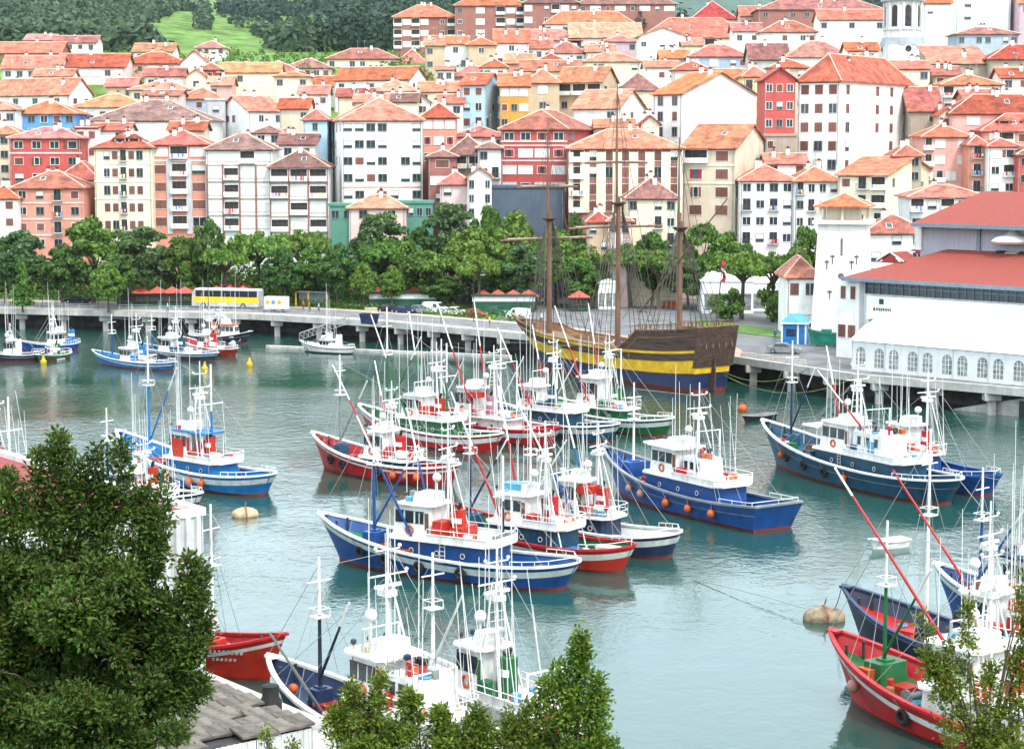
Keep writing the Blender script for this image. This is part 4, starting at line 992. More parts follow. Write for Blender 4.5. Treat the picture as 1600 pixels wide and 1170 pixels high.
T('light green small tree right of the bus shelter', 567, 404, 40, 'round3', 345)
T('small light tree behind the parked cars', 612, 410, 38, 'round3', 345)
T('big grey-green tree below the big white dormered building', 592, 322, 84, 'tall1', 362)
T('pale flat-crowned tree in the middle of the park', 612, 366, 90, 'flat2', 352)
T('large dark tree below the small white gabled house', 705, 306, 84, 'tall1', 364)
T('bright tree right of the large dark one, below the netting', 762, 308, 54, 'round1', 366)
T('yellow-green tree under the scaffold netting', 808, 320, 78, 'round3', 362)
T('broad light green tree in the park centre', 742, 345, 100, 'round3', 356)
T('flat-crowned tree behind the grey parked cars', 668, 385, 86, 'flat2', 350)
T('open pollarded tree with visible forked limbs in mid park', 748, 393, 62, 'flat1', 343)
T('grey-green round tree left of the foremast', 820, 375, 70, 'tall1', 348)
T('yellow-green tree just behind the foremast', 868, 348, 80, 'round3', 354)
T('round dark tree left of the pilastered building', 900, 320, 38, 'round2', 364)
T('light tree between foremast and mainmast', 922, 372, 72, 'round3', 352)
T('pale flat tree behind the mainmast', 985, 372, 84, 'flat1', 350)
T('bright round tree in front of the small cream house', 1020, 352, 60, 'round1', 353)
T('light flat tree between mainmast and mizzenmast', 1030, 385, 80, 'flat2', 346)
T('dark green tree right of the mizzenmast', 1098, 338, 84, 'round1', 350)
T('dense tree below the beige gabled town house', 1140, 352, 70, 'round1', 346)
T('wide pollarded plane tree in front of the white tent', 1160, 380, 96, 'flat1', 326, 'plane_tree')
T('wide pollarded plane tree right of the white tent', 1208, 385, 76, 'flat1', 322, 'plane_tree')
T('small round clipped bush tree before the white tent', 1138, 446, 52, 'bush', 322)
T('small round clipped tree at the right end of the tent', 1207, 436, 38, 'bush', 321)
T('leafy tree left of the white market tower', 1258, 340, 56, 'round1', 318)
T('low tree behind the left wing of the tower', 1250, 378, 56, 'round3', 312)
T('low dark tree between tree rows left of the foremast', 690, 425, 70, 'round2', 347)
T('low shady tree behind the tent at left', 1075, 395, 70, 'round2', 345)
T('rounded tree in the second row behind the light pollarded tree', 780, 400, 60, 'round1', 349)
T('rounded tree in the shade left of the dark park tree', 655, 345, 60, 'round1', 366)
T('rounded tree behind the dark tree of the bus shelter', 490, 378, 60, 'round1', 356)
T('small bushy tree between houses below the netting at right', 905, 400, 60, 'round1', 347)
T('tree at the far left behind the white shuttered house', 5, 362, 50, 'round2', 358)
T('small green tree on the terrace above the market roof', 1390, 333, 60, 'bush', 330, 'garden_bush', 'bush')
# undergrowth and shrubs of the park, one leafy mass
g = np.random.default_rng(77); P = []; Nn = []
for i in range(1150):
    x = g.uniform(-112, 32); q = quay_y(x); y = min(374, q + g.uniform(21, 62))
    if y < 353 + 2 * (x > -20): continue
    s = sph(46); s[:, 2] = np.abs(s[:, 2])
    k = g.uniform(.6, 1.4); P.append(np.array([x, y, 3.6]) + s * np.array([1.8, 1.5, 2.0 + 3.2 * (y > 354)]) * k); Nn.append(s)
P = np.concatenate(P); Nn = np.concatenate(Nn)
o = link('park_shrubs', quads_mesh('park_shrubs', leaf_quads(P, Nn, np.full(len(P), .34), .62), [LG['mid']])); tag(o, 'dense green shrubs under the park trees', 'shrubs', kind='stuff')
# low hedge between road and park
rngh = np.random.default_rng(5)
P = []; 
for x in np.arange(-118, 2, .22):
    if -78 < x < -50 and rngh.random() < .5: continue
    for k in range(7):
        P.append((x + rngh.normal(0, .2), quay_y(x) + 20.2 + rngh.uniform(-.6, .6), 3.6 + rngh.uniform(.05, 1.15)))
P = np.array(P); Nv = rngh.normal(0, 1, P.shape); Nv[:, 2] += .6
h = link('hedge', quads_mesh('hedge', leaf_quads(P, Nv, np.full(len(P), .22), .6), [LG['mid']])); tag(h, 'low clipped green hedge along the road', 'hedge', kind='stuff')
# ------------------------------------------------------------------ wooded hill: far forest as one mass
def forest(name, n, ok, leaf, hgt, wid, label, seed, per=46):
    g = np.random.default_rng(seed); P = []; S = []; Nn = []
    tries = 0; cnt = 0
    while cnt < n and tries < n * 8:
        tries += 1
        y = 740 + 1900 * g.uniform(0, 1) ** 1.35; u = g.uniform(-.31, .31); x = u * y; z = gz(x, y)
        px = 800 + FPX * u; py = HZ - FPX * (z - HCAM) / y
        if not ok(px, py, g): continue
        cnt += 1; hh = hgt * g.uniform(.7, 1.3); ww = wid * g.uniform(.7, 1.3); sc = 1 + y / 2500
        s = g.normal(0, 1, (per, 3)); s /= np.linalg.norm(s, axis=1)[:, None]; s[:, 2] = np.abs(s[:, 2]) * 1.0; s[:, 1] = -np.abs(s[:, 1]) * np.where(g.random(per) < .8, 1, -1)
        r = g.uniform(.6, 1.05, (per, 1))
        pts = np.array([x, y, z]) + s * r * np.array([ww, ww, hh]); P.append(pts); Nn.append(s); S.append(np.full(per, (.20 if leaf == 'hill' else .24) * ww * sc))
    P = np.concatenate(P); Nn = np.concatenate(Nn); S = np.concatenate(S)
    o = link(name, quads_mesh(name, leaf_quads(P, Nn, S, .7, .5), [LG[leaf]])); tag(o, label, 'forest', kind='stuff'); return o
MEAD = [(222, 52), (270, 24), (335, 16), (362, 34), (415, 62), (462, 86), (470, 135), (318, 135), (285, 104), (232, 78)]
def meadow(px, py):
    if 320 < px < 328 and py < 50: return False          # a row of trees splits the field
    px += 7 * math.sin(py * .9 + px * .3); py += 3 * math.sin(px * .35); ins = False; n = len(MEAD)
    for i in range(n):
        (x1, y1), (x2, y2) = MEAD[i], MEAD[i - 1]
        if (y1 > py) != (y2 > py) and px < (x2 - x1) * (py - y1) / (y2 - y1) + x1: ins = not ins
    return ins
def conifer_zone(px, py): return px > 330 and py < 28 + (px - 330) * .30 and not meadow(px, py)
forest('broadleaf_wood', 6500, lambda a, c, g: not meadow(a, c) and not conifer_zone(a, c) and -20 < c < 190 and (c < 120 or g.random() < .35), 'hill', 8.5, 6.0, 'mixed green woodland covering the hill behind the town', 21)
forest('conifer_wood', 5200, lambda a, c, g: conifer_zone(a, c) and c > -25, 'conifer', 15, 4.0, 'dark blue-green conifer plantation on the hill', 22)
# shrubs and garden trees between the houses of the slope
g = np.random.default_rng(31); P = []; Nn = []
for i in range(700):
    y = g.uniform(392, 730); x = g.uniform(-.29, .29) * y; z = gz(x, y)
    s = sph(40); s[:, 2] = np.abs(s[:, 2]); P.append(np.array([x, y, z]) + s * np.array([2.6, 2.6, 3.2]) * g.uniform(.5, 1.2)); Nn.append(s)
P = np.concatenate(P); Nn = np.concatenate(Nn)
o = link('garden_greenery', quads_mesh('garden_greenery', leaf_quads(P, Nn, np.full(len(P), .5), .65), [LG['mid']])); tag(o, 'garden shrubs between the houses on the slope', 'shrubs', kind='stuff')
# ------------------------------------------------------------------ stalls, tents, vehicles, people along the quay
GRN = paint('stall_green', (.02, .10, .06)); AWN = mat('red_awning', (.52, .09, .07), .8, var=.15)
def stall_proto():
    r = empty('market_stall', (0, 0, 0))
    b = MB(); b.box(-1.5, 1.5, -1.1, 1.1, 0, 2.3); b.build('booth', GRN, r)
    b = MB(); b.box(-1.2, 1.2, -1.14, -1.1, 1.0, 2.0); b.build('hatch', DKW, r)
    b = MB(); b.box(-1.4, 1.4, -1.5, -1.1, .92, 1.0); b.build('counter', BROWN, r)
    b = MB(); v = [(-1.9, -1.6, 2.25), (1.9, -1.6, 2.25), (1.9, 1.6, 2.25), (-1.9, 1.6, 2.25), (0, 0, 3.4)]; b.add(v, [(0, 1, 4), (1, 2, 4), (2, 3, 4), (3, 0, 4)]); b.build('awning', AWN, r)
    return r
sp = stall_proto(); first = True
ORD = ['first', 'second', 'third', 'fourth', 'fifth']
STL = [((196, 352), (220, 352.5), (245, 353), (268, 353), (288, 353), 'green stall with red pyramid awning, %s from the blue information sign'), ((338, 355), (358, 355), (379, 355), 'green stall with red awning behind the coach roof, %s from the left'),
       ((352, 366), (376, 366), 'green stall with red awning in the back row behind the coach, %s from the left'), ((590, 352), (620, 352), (647, 352), (672, 352), 'green stall with red awning above the hut behind the parked cars, %s from the left'),
       ((755, 345), (778, 345), (802, 345), (826, 345), 'green stall with red awning left of the foremast, %s from the left'), ((905, 343), 'lone green stall with red awning between foremast and mainmast'), ((470, 360), 'lone green stall with red awning behind the bus shelter')]
for row in STL:
    for i, (px, d) in enumerate(row[:-1]):
        o = sp if first else copy_tree(sp); first = False
        o.location = ((px - 800) / FPX * d, d, 3.64); lab = row[-1]; tag(o, lab % ORD[i] if '%s' in lab else lab, 'stall', 'market stalls in the park')
for lab, px0, px1, d in (('long green hut with a white signboard behind the parked cars', 576, 682, 346), ('long green hut with a white signboard left of the foremast', 738, 836, 340)):
    xa, xb = (px0 - 800) / FPX * d, (px1 - 800) / FPX * d; r = empty('long_hut', ((xa + xb) / 2, d, 3.64)); W = (xb - xa) / 2; tag(r, lab, 'hut')
    b = MB(); b.box(-W, W, 0, 2.5, 0, 2.6); b.build('wall', GRN, r); b = MB(); b.box(-W, W, -.12, 0, 1.7, 2.55); b.build('signboard', mat('sign_grey', (.6, .62, .66), .6, var=.08), r)
    b = MB(); b.box(-W - .3, W + .3, -.4, 2.8, 2.6, 2.75); b.build('roof', GRN, r)
# white tents by the quay corner
for lab, px0, px1, yt, ye, d in (('large white peaked tent behind the pollarded plane trees', 1098, 1178, 405, 440, 338), ('white tent with a flat front right of the peaked tent', 1172, 1252, 418, 442, 342), ('small white canopy tent left of the mainmast', 935, 968, 434, 442, 346)):
    xa, xb = (px0 - 800) / FPX * d, (px1 - 800) / FPX * d; W = xb - xa; r = empty('white_tent', (xa, d, 3.5)); tag(r, lab, 'tent')
    ze, zt_ = at(px0, ye, d).z - 3.5, at(px0, yt, d + 4).z - 3.5
    b = MB(); b.box(0, W, 0, .08, 0, ze); b.box(0, .08, .08, 9, 0, ze); b.box(W - .08, W, .08, 9, 0, ze); b.build('wall', canvas, r)
    b = MB(); b.add([(-.2, -.2, ze), (W + .2, -.2, ze), (W + .2, 9, ze), (-.2, 9, ze), (W / 2, 1.5, zt_), (W / 2, 7.5, zt_)], [(0, 1, 4), (1, 2, 5, 4), (2, 3, 5), (3, 0, 4, 5)]); b.build('roof', canvas, r)
    for k in range(3):
        b = MB(); x = W * (k + .5) / 3; b.box(x - W / 8, x + W / 8, -.03, 0, .5, ze * .62); b.build('window', clear, r)
# ---- vehicles
TYRE = BLACK
def wheel(root, x, y, r=.33, w=.22):
    b = MB(); M = Matrix.Translation((x, y, r)); b.use(TYRE).lathe([(r * .7, -w / 2), (r, -w / 2 + .03), (r, w / 2 - .03), (r * .7, w / 2)], 14, M @ Matrix.Rotation(PI / 2, 4, 'X'))
    b.use(STEEL).lathe([(r * .62, -w / 2 - .01), (r * .62, w / 2 + .01)], 10, M @ Matrix.Rotation(PI / 2, 4, 'X')); b.build('wheel', None, root, True)
def loft_body(prof_lo, prof_hi, hw, hw2):
    pass
def car(label, px, py, col, heading=0, van=False, z=3.5, L=4.2):
    p = onz(px, py, z); r = empty('parked_car' if not van else 'parked_van', p, heading); tag(r, label, 'van' if van else 'car')
    pm = PT.get(col) or col; hw = .84 if not van else .92
    if van: body = [(-.5, .3), (-.5, 1.75), (-.44, 1.95), (.18, 1.95), (.36, 1.25), (.49, 1.0), (.5, .3)]; gl = (1.2, 1.75)
    else: body = [(-.5, .3), (-.5, .85), (-.46, .95), (-.34, .98), (-.24, 1.42), (.06, 1.45), (.24, .98), (.46, .84), (.5, .6), (.5, .3)]
    b = MB(); n = len(body); ring = []
    for s, k in ((-1, 1), (1, 1)):
        for x, zz in body:
            t = max(0, (zz - .9)) * .22; ring.append((x * L, s * (hw - t), zz))
    b.add(ring, [tuple(range(n)), tuple(range(2 * n - 1, n - 1, -1))] + [(i, n + i, n + (i + 1) % n, (i + 1) % n) for i in range(n)]); b.build('body', pm, r, False)
    for s in (-1, 1):
        b = MB()
        if van: q = [(.2, 1.2), (.02, 1.2), (.02, 1.75), (.17, 1.75)]
        else: q = [(-.31, 1.0), (.2, 1.0), (.05, 1.37), (-.23, 1.36)]
        b.add([(x * L, s * (hw - max(0, zz - .9) * .22 + .015), zz) for x, zz in q], [(0, 1, 2, 3) if s < 0 else (3, 2, 1, 0)]); b.build('side_window', GLASS, r)
    a0, a1 = ((.25, 1.0), (.08, 1.42)) if not van else ((.355, 1.28), (.2, 1.88))
    b = MB(); b.add([(a0[0] * L + .05, -hw * .84, a0[1]), (a0[0] * L + .05, hw * .84, a0[1]), (a1[0] * L + .05, hw * .76, a1[1]), (a1[0] * L + .05, -hw * .76, a1[1])], [(0, 1, 2, 3)]); b.build('windscreen', GLASS, r)
    for x in (-.31, .31):
        for s in (-1, 1): wheel(r, x * L, s * (hw - .08))
    for s in (-1, 1):
        b = MB(); b.box(.5 * L - .02, .5 * L + .03, s * hw * .7 - .18, s * hw * .7 + .18, .62, .76); b.build('headlight', WHITE, r)
        b = MB(); b.box(-.5 * L - .03, -.5 * L + .02, s * hw * .75 - .12, s * hw * .75 + .12, .65, .85); b.build('tail_light', PT['red'], r)
    return r
q0 = math.atan2(QL[2].y - QL[1].y, QL[2].x - QL[1].x); q1 = math.atan2(QL[4].y - QL[2].y, QL[4].x - QL[2].x)
car('dark saloon car driving on the road at far left', 121, 474, 'dblue', q0 + PI, L=4.6)
car('black car first in the parked row behind the blue skip', 608, 488, 'black', q1 + .1)
car('dark blue hatchback second in the parked row', 633, 490, 'navy', q1 + .1, L=3.9)
car('grey car third in the parked row', 655, 490, 'grey', q1 + .1, L=4.0)
car('silver van at the right end of the parked row', 680, 490, 'white', q1 + .1, True, L=4.4)
car('small white van near the bow of the three-masted ship', 810, 500, 'white', q1 + PI, True, L=4.0)
car('silver car parked at the edge of the right quay', 1225, 552, 'grey', -.3, L=4.6)
car('white hatchback parked right of the silver van', 712, 493, 'white', q1 + .1, L=3.9)
car('red hatchback parked between the silver van and the white van', 742, 496, 'red', q1 + .1, L=3.8)
car('dark green car parked near the foremast, behind the white van', 776, 492, 'green', q1 + .1, L=4.1)
car('white car driving on the quay road left of the coach', 240, 478, 'white', q0, L=4.2)
# bus
p = onz(356, 481, 3.5); bus = empty('coach', p, q0 + PI); tag(bus, 'yellow and white coach with dark windows on the quay road', 'bus')
b = MB(); Lb = 6.3; pr = [(-Lb, .35), (-Lb, 3.1), (-Lb + .25, 3.3), (Lb - .5, 3.3), (Lb - .1, 2.6), (Lb, 1.3), (Lb, .35)]; n = len(pr)
def prof_ext(b, pr, hw): 
    n = len(pr); b.add([(x, s * hw, z) for s in (-1, 1) for x, z in pr], [tuple(range(n)), tuple(range(2 * n - 1, n - 1, -1))] + [(i, n + i, n + (i + 1) % n, (i + 1) % n) for i in range(n)])
prof_ext(b, pr, 1.25); b.build('body', paint('coach_silver', (.62, .64, .68)), bus)
for s in (-1, 1):
    b = MB(); b.box(-Lb + .02, Lb - .25, s * 1.255 - .012, s * 1.255 + .012, 1.0, 2.0); b.build('yellow_band', mat('coach_yellow', (.80, .50, .01), .5, var=.05), bus)
    for k in range(7):
        b = MB(); x = -Lb + .3 + k * 1.66; b.box(x, x + 1.58, s * 1.26 - .012, s * 1.26 + .012, 2.02, 3.1); b.build('window', mat('tinted_glass', (.012, .013, .015), .35, var=.2, spec=.25), bus)
    for x in (-3.4, 4.1): wheel(bus, x, s * 1.15, .5, .3)
b = MB(); b.add([(Lb + .02, -1.1, 1.35), (Lb + .02, 1.1, 1.35), (Lb - .12 + .04, 1.05, 2.65), (Lb - .12 + .04, -1.05, 2.65)], [(0, 1, 2, 3)]); b.build('windscreen', GLASS, bus)
b = MB(); b.box(-Lb + .3, Lb - .6, -1.2, 1.2, 3.3, 3.42); b.build('roof', WHITE, bus)
# white trailer with yellow and blue marks
p = onz(432, 487, 3.5); tr = empty('box_trailer', p, q0); tag(tr, 'white box trailer with yellow and black markings beside the coach', 'trailer')
b = MB(); b.box(-2, 2, -1, 1, .5, 2.6); b.build('box', WHITE, tr)
for x, c in ((-1.2, 'yellow'), (-.2, 'sky'), (.9, 'yellow')):
    b = MB(); b.lathe([(.36, 0), (.36, .02)], 12, Matrix.Translation((x, -1.0, 1.7)) @ Matrix.Rotation(PI / 2, 4, 'X')); b.build('marking', PT[c], tr)
for x in (-.8, .8):
    for s in (-1, 1): wheel(tr, x, s * .9, .32)
# bus shelter
p = onz(487, 480, 3.5); sh = empty('bus_shelter', p, q0); tag(sh, 'glass bus shelter with yellow posts', 'bus shelter')
b = MB(); b.box(-3, 3, -.2, 1.6, 2.6, 2.75); b.build('roof', PT['grey'], sh)
b = MB(); b.box(-2.9, 2.9, 1.5, 1.54, .3, 2.5); b.build('glass_panel', mat('pale_glass', (.25, .3, .3), .1, var=.2), sh)
for x in (-2.95, -.6, 2.95):
    b = MB(); b.box(x - .12, x + .12, -.1, .14, 0, 2.6); b.build('post', PT['yellow'], sh)
b = MB(); b.box(-2, 1.5, .9, 1.3, .42, .5); b.build('bench', BROWN, sh)
# blue skip with a cream block on the quay edge, orange skip, blue sign
p = onz(577, 507, 3.5); sk = empty('waste_skip', p, q1); tag(sk, 'dark blue waste skip at the quay edge', 'skip')
b = MB(); b.add([(-1.1, -.7, .1), (1.1, -.7, .1), (1.1, .7, .1), (-1.1, .7, .1), (-1.4, -.85, 1.7), (1.4, -.85, 1.7), (1.4, .85, 1.7), (-1.4, .85, 1.7)], [(0, 1, 5, 4), (1, 2, 6, 5), (2, 3, 7, 6), (3, 0, 4, 7), (3, 2, 1, 0)]); b.build('tub', PT['navy'], sk)
b = MB(); b.tube([(-1.4, -.85, 1.7), (1.4, -.85, 1.7), (1.4, .85, 1.7), (-1.4, .85, 1.7), (-1.4, -.85, 1.7)], .07, 5); b.build('rim', PT['navy'], sk)
p = onz(580, 492, 3.5); o = MB(); o.box(-1, 1, -.6, .6, 0, 1.1); o.box(-1.05, 1.05, -.65, .65, 1.1, 1.2); o = o.build('cream_crate', PT['cream'], None); o.location = p; tag(o, 'cream storage crate behind the blue skip', 'crate')
p = onz(1047, 480, 3.5); o = MB(); o.add([(-1.2, -.6, .0), (1.2, -.6, 0), (1.2, .6, 0), (-1.2, .6, 0), (-1.5, -.8, 1.1), (1.5, -.8, 1.1), (1.5, .8, 1.1), (-1.5, .8, 1.1)], [(0, 1, 5, 4), (1, 2, 6, 5), (2, 3, 7, 6), (3, 0, 4, 7), (4, 5, 6, 7)]); o = o.build('orange_bin', PT['orange']); o.location = p; tag(o, 'orange waste bin on the grass behind the ship', 'bin')
p = onz(193, 470, 3.6); sg = empty('information_sign', p); tag(sg, 'blue and white information sign beside the road', 'sign')
b = MB(); b.box(-.6, .6, -.06, .06, .9, 2.4); b.build('panel', PT['sky'], sg); b = MB(); b.box(-.6, .6, -.06, .06, .3, .9); b.build('lower_panel', WHITE, sg)
for s in (-1, 1): b = MB(); b.tube([(s * .5, .1, 0), (s * .5, .1, 2.4)], .05, 6); b.build('post', STEEL, sg)
# gangway to the pontoon
gw = empty('gangway', (0, 0, 0)); tag(gw, 'grey metal gangway sloping from the quay down to the pontoon', 'gangway')
a, c = onz(545, 505, 3.3), onz(468, 531, .6); d = (c - a).normalized(); sd_ = Vector((-d.y, d.x, 0)).normalized() * .6
b = MB(); b.add([a + sd_, a - sd_, c - sd_, c + sd_], [(0, 1, 2, 3)]); b.build('walkway', STEEL, gw)
for s in (-1, 1):
    b = MB()
    for k in range(12):
        q = a.lerp(c, k / 11) + sd_ * s; b.tube([q, q + Vector((0, 0, 1.1))], .04, 4)
        if k: b.tube([a.lerp(c, (k - 1) / 11) + sd_ * s, q + Vector((0, 0, 1.1))], .03, 4)
    b.tube([a + sd_ * s + Vector((0, 0, 1.1)), c + sd_ * s + Vector((0, 0, 1.1))], .05, 4); b.build('handrail', STEEL, gw)
pa, pc = onz(415, 540, .4), onz(800, 556, .4); pn = empty('pontoon', (0, 0, 0)); tag(pn, 'low grey floating pontoon in front of the quay piles', 'pontoon')
d = (pc - pa); s_ = Vector((0, 1.2, 0)); b = MB(); b.add([pa, pc, pc + s_, pa + s_, pa - Vector((0, 0, .6)), pc - Vector((0, 0, .6))], [(0, 1, 2, 3), (4, 5, 1, 0)]); b.build('deck', CONC, pn)
# lamp posts
lm = MB(); lm.use(DARK).tube([(0, 0, 0), (0, 0, .8), (0, 0, 8)], .09, 6, .05); lm.tube([(0, 0, 8), (.5, -.4, 8.4), (1.3, -1.0, 8.4)], .04, 5); lmm = lm.mesh('post')
lh = MB(); lh.box(1.1, 1.8, -1.35, -.95, 8.3, 8.45); lhm = lh; lhm.mats = [STEEL]; lhm = lhm.mesh('lamp_head')
for i, (px, lab) in enumerate([(44, 'street lamp by the small upright young tree'), (139, 'street lamp above the dark saloon car'), (322, 'street lamp in front of the coach'), (413, 'street lamp between coach and white trailer'), (745, 'street lamp above the long green hut at the foremast')]):
    x = (px - 800) / FPX * 338; q = quay_y(x) + 2.2; r = empty('street_lamp', (x, q, 3.6)); tag(r, lab, 'street lamp', 'street lamps along the quay road'); link('post', lmm, r); link('lamp_head', lhm, r)
# people
def person(label, px, py, top, legs, z=3.5, rz=0, stride=.12, loc=None):
    p = loc or onz(px, py, z); r = empty('person', p, rz); tag(r, label, 'person')
    me = bpy.data.meshes.new('body'); J = [(0, 0, .92), (0, 0, 1.15), (0, 0, 1.40), (0, 0, 1.52), (0, .01, 1.68), (.19, 0, 1.38), (.25, .02, 1.12), (.24, -.1, .90), (-.19, 0, 1.38), (-.25, .02, 1.12), (-.24, -.08, .90),
        (.09, 0, .88), (.1, -stride, .48), (.1, stride * .3 - .02, .06), (.1, -.14, .03), (-.09, 0, .88), (-.1, stride, .48), (-.1, stride * 1.6, .06), (-.1, stride * 1.6 - .14, .03)]
    E = [(0, 1), (1, 2), (2, 3), (3, 4), (2, 5), (5, 6), (6, 7), (2, 8), (8, 9), (9, 10), (0, 11), (11, 12), (12, 13), (13, 14), (0, 15), (15, 16), (16, 17), (17, 18)]
    R = [.15, .15, .16, .06, .105, .07, .05, .04, .07, .05, .04, .1, .07, .05, .04, .1, .07, .05, .04]
    me.from_pydata(J, E, []); o = link('body', me, r); m_ = o.modifiers.new('Skin', 'SKIN')
    sv = me.skin_vertices[0] if me.skin_vertices else None
    if sv is None:
        bm = bmesh.new(); bm.from_mesh(me); bm.verts.layers.skin.verify(); bm.to_mesh(me); bm.free(); sv = me.skin_vertices[0]
    for i, rr_ in enumerate(R): sv.data[i].radius = (rr_, rr_ * .8)
    sv.data[0].use_root = True
    o.modifiers.new('Sub', 'SUBSURF').levels = 1
    dg = bpy.context.evaluated_depsgraph_get(); m2 = bpy.data.meshes.new_from_object(o.evaluated_get(dg)); m2.name = 'body'
    m2.materials.clear()
    for c in (top, legs, mat('skin', (.45, .27, .2), .6, var=.05), mat('hair', (.04, .03, .025), .7)): m2.materials.append(c)
    for f in m2.polygons:
        zc = f.center.z; f.material_index = 3 if zc > 1.71 or (zc > 1.6 and f.center.y > .03) else 2 if zc > 1.5 or (zc < .95 and abs(f.center.x) > .19) else 0 if zc > .93 else 1
        f.use_smooth = True
    o.modifiers.clear(); o.data = m2; return r
CL = lambda k, c: mat('cloth_' + k, c, .85, var=.15, scale=5)
person('person in a red top waiting by the bus shelter', 474, 485, CL('red', (.4, .05, .05)), CL('navy', (.03, .04, .08)))
person('person in a brown jacket walking past the bus shelter', 484, 488, CL('brown', (.2, .1, .06)), CL('denim', (.06, .09, .16)), rz=1.5)
person('person in pale blue walking right of the bus shelter', 498, 488, CL('pale', (.4, .5, .6)), CL('navy', (.03, .04, .08)), rz=-1.2)
person('person in blue standing beside the blue kiosk', 1211, 532, CL('blue', (.05, .09, .25)), CL('denim', (.06, .09, .16)), rz=.5)
person('person in white walking on the promenade behind the ship bow', 846, 505, CL('white', (.6, .6, .6)), CL('navy', (.03, .04, .08)), rz=.8)
person('person in red walking on the promenade left of the mainmast', 936, 512, CL('red', (.4, .05, .05)), CL('denim', (.06, .09, .16)), rz=-1.6)
person('person in green standing near the mizzenmast on the promenade', 1048, 517, CL('green', (.05, .2, .08)), CL('navy', (.03, .04, .08)), rz=2.2)
person('person in dark clothes near the quay railing by the parked cars', 690, 505, CL('dark', (.03, .03, .035)), CL('navy', (.03, .04, .08)), rz=1.2)
person('person in a yellow top near the quay railing left of the ship', 765, 510, CL('yellow', (.6, .45, .08)), CL('denim', (.06, .09, .16)), rz=-.6)
person('person in pale clothes walking by the left quay railing', 262, 488, CL('pale', (.4, .5, .6)), CL('dark', (.03, .03, .035)), rz=1.5)
# blue kiosk and green boat ashore on the right quay
p = onz(1243, 536, 3.5); kq = empty('blue_kiosk', p, -.25); tag(kq, 'bright blue kiosk with a peaked light blue canopy on the right quay', 'kiosk')
b = MB(); b.box(-1.8, 1.8, -1.6, 1.6, 0, 2.9); b.build('wall', PT['azure'], kq)
for x in (-1.8, .5, 1.6): b = MB(); b.box(x - .12, x + .12, -1.68, -1.6, 0, 2.9); b.build('post', WHITE, kq)
b = MB(); b.box(-2, 2, -1.9, 1.8, 2.9, 3.15); b.build('valance', WHITE, kq)
b = MB(); b.add([(-2, -1.9, 3.15), (2, -1.9, 3.15), (2, 1.8, 3.15), (-2, 1.8, 3.15), (-.9, -.5, 4.3), (.9, -.5, 4.3), (.9, .4, 4.3), (-.9, .4, 4.3)], [(0, 1, 5, 4), (1, 2, 6, 5), (2, 3, 7, 6), (3, 0, 4, 7), (4, 5, 6, 7)]); b.build('canopy', PT['sky'], kq)
b = MB(); b.box(-1.2, .2, -1.63, -1.6, 1.1, 2.2); b.build('hatch', PT['navy'], kq)
# concrete planters along the right quay edge
for i in range(4):
    px = 1172 + i * 26; p = onz(px, 560 + i * 3.4, 3.5); p.y += 1.2; o = MB(); o.box(-1.1, 1.1, -.3, .3, 0, .6); o.box(-1.0, 1.0, -.22, .22, .6, .64); o = o.build('concrete_barrier', CONC); o.location = p; o.rotation_euler.z = -.35
    tag(o, 'low pale concrete barrier block on the right quay edge, %s from the wooden ship' % ORD[i], 'barrier', 'barrier blocks on the right quay')
# yellow, orange and mooring buoys
for px, py, lab in ((68, 568, 'yellow conical buoy near the green boat at left'), (320, 579, 'yellow conical buoy right of the bright blue boats'), (390, 572, 'yellow conical buoy farthest right of the three')):
    p = onz(px, py, 0); r = empty('marker_buoy', p); tag(r, lab, 'buoy', 'yellow marker buoys')
    b = MB(); b.lathe([(.3, -.3), (.48, 0), (.48, .4), (.3, .55), (.16, 1.0), (.12, 1.3)], 12); b.build('float', PT['yellow'], r, True); b = MB(); b.torus(.1, .03, Matrix.Translation((0, 0, 1.38))); b.build('ring', DARK, r)
def mbuoy(label, px, py, R, tilt, m1, m2):
    p = onz(px, py, 0); r = empty('mooring_buoy', p, tilt); tag(r, label, 'buoy'); b = MB(); M = Matrix.Translation((0, 0, .12)) @ Matrix.Scale(.78, 4, (0, 0, 1)) @ Matrix.Rotation(PI / 2 - .06, 4, 'Y')
    b.lathe([(R * .3, -R * 1.35), (R * .62, -R * 1.2), (R * .88, -R * .75), (R * 1.0, -R * .2), (R * .98, R * .25), (R * .84, R * .8), (R * .55, R * 1.2), (R * .25, R * 1.32)], 18, M); b.build('drum', m1, r, True)
    b = MB(); b.torus(R * 1.0, .08, Matrix.Translation((0, 0, .12)) @ Matrix.Scale(.8, 4, (0, 0, 1)) @ Matrix.Rotation(PI / 2, 4, 'Z')); b.tube([(0, 0, R), (.1, 0, R + .4)], .06, 5); b.build('band', m2, r)
mbuoy('big cream and orange drum buoy near the left blue boat', 383, 806, .85, .3, mat('buoy_cream', (.52, .36, .22), .8, var=.4, scale=1.2, dirt=.5, dirtcol=(.3, .08, .02)), PT['rust'])
mbuoy('weathered rope-wrapped drum buoy off the red boat bow', 1288, 968, 1.05, .1, mat('buoy_worn', (.24, .18, .12), .9, var=.5, scale=1.5, dirt=.6), PT['rust'])
p = onz(1160, 642, 0); o = MB(); o.ball((0, 0, .3), .55, 14, 9); o.tube([(0, 0, .8), (0, 0, 1.1)], .08, 6); o = o.build('round_buoy', PT['orange'], None, True); o.location = p; tag(o, 'round orange buoy floating off the teal boat bow', 'buoy')
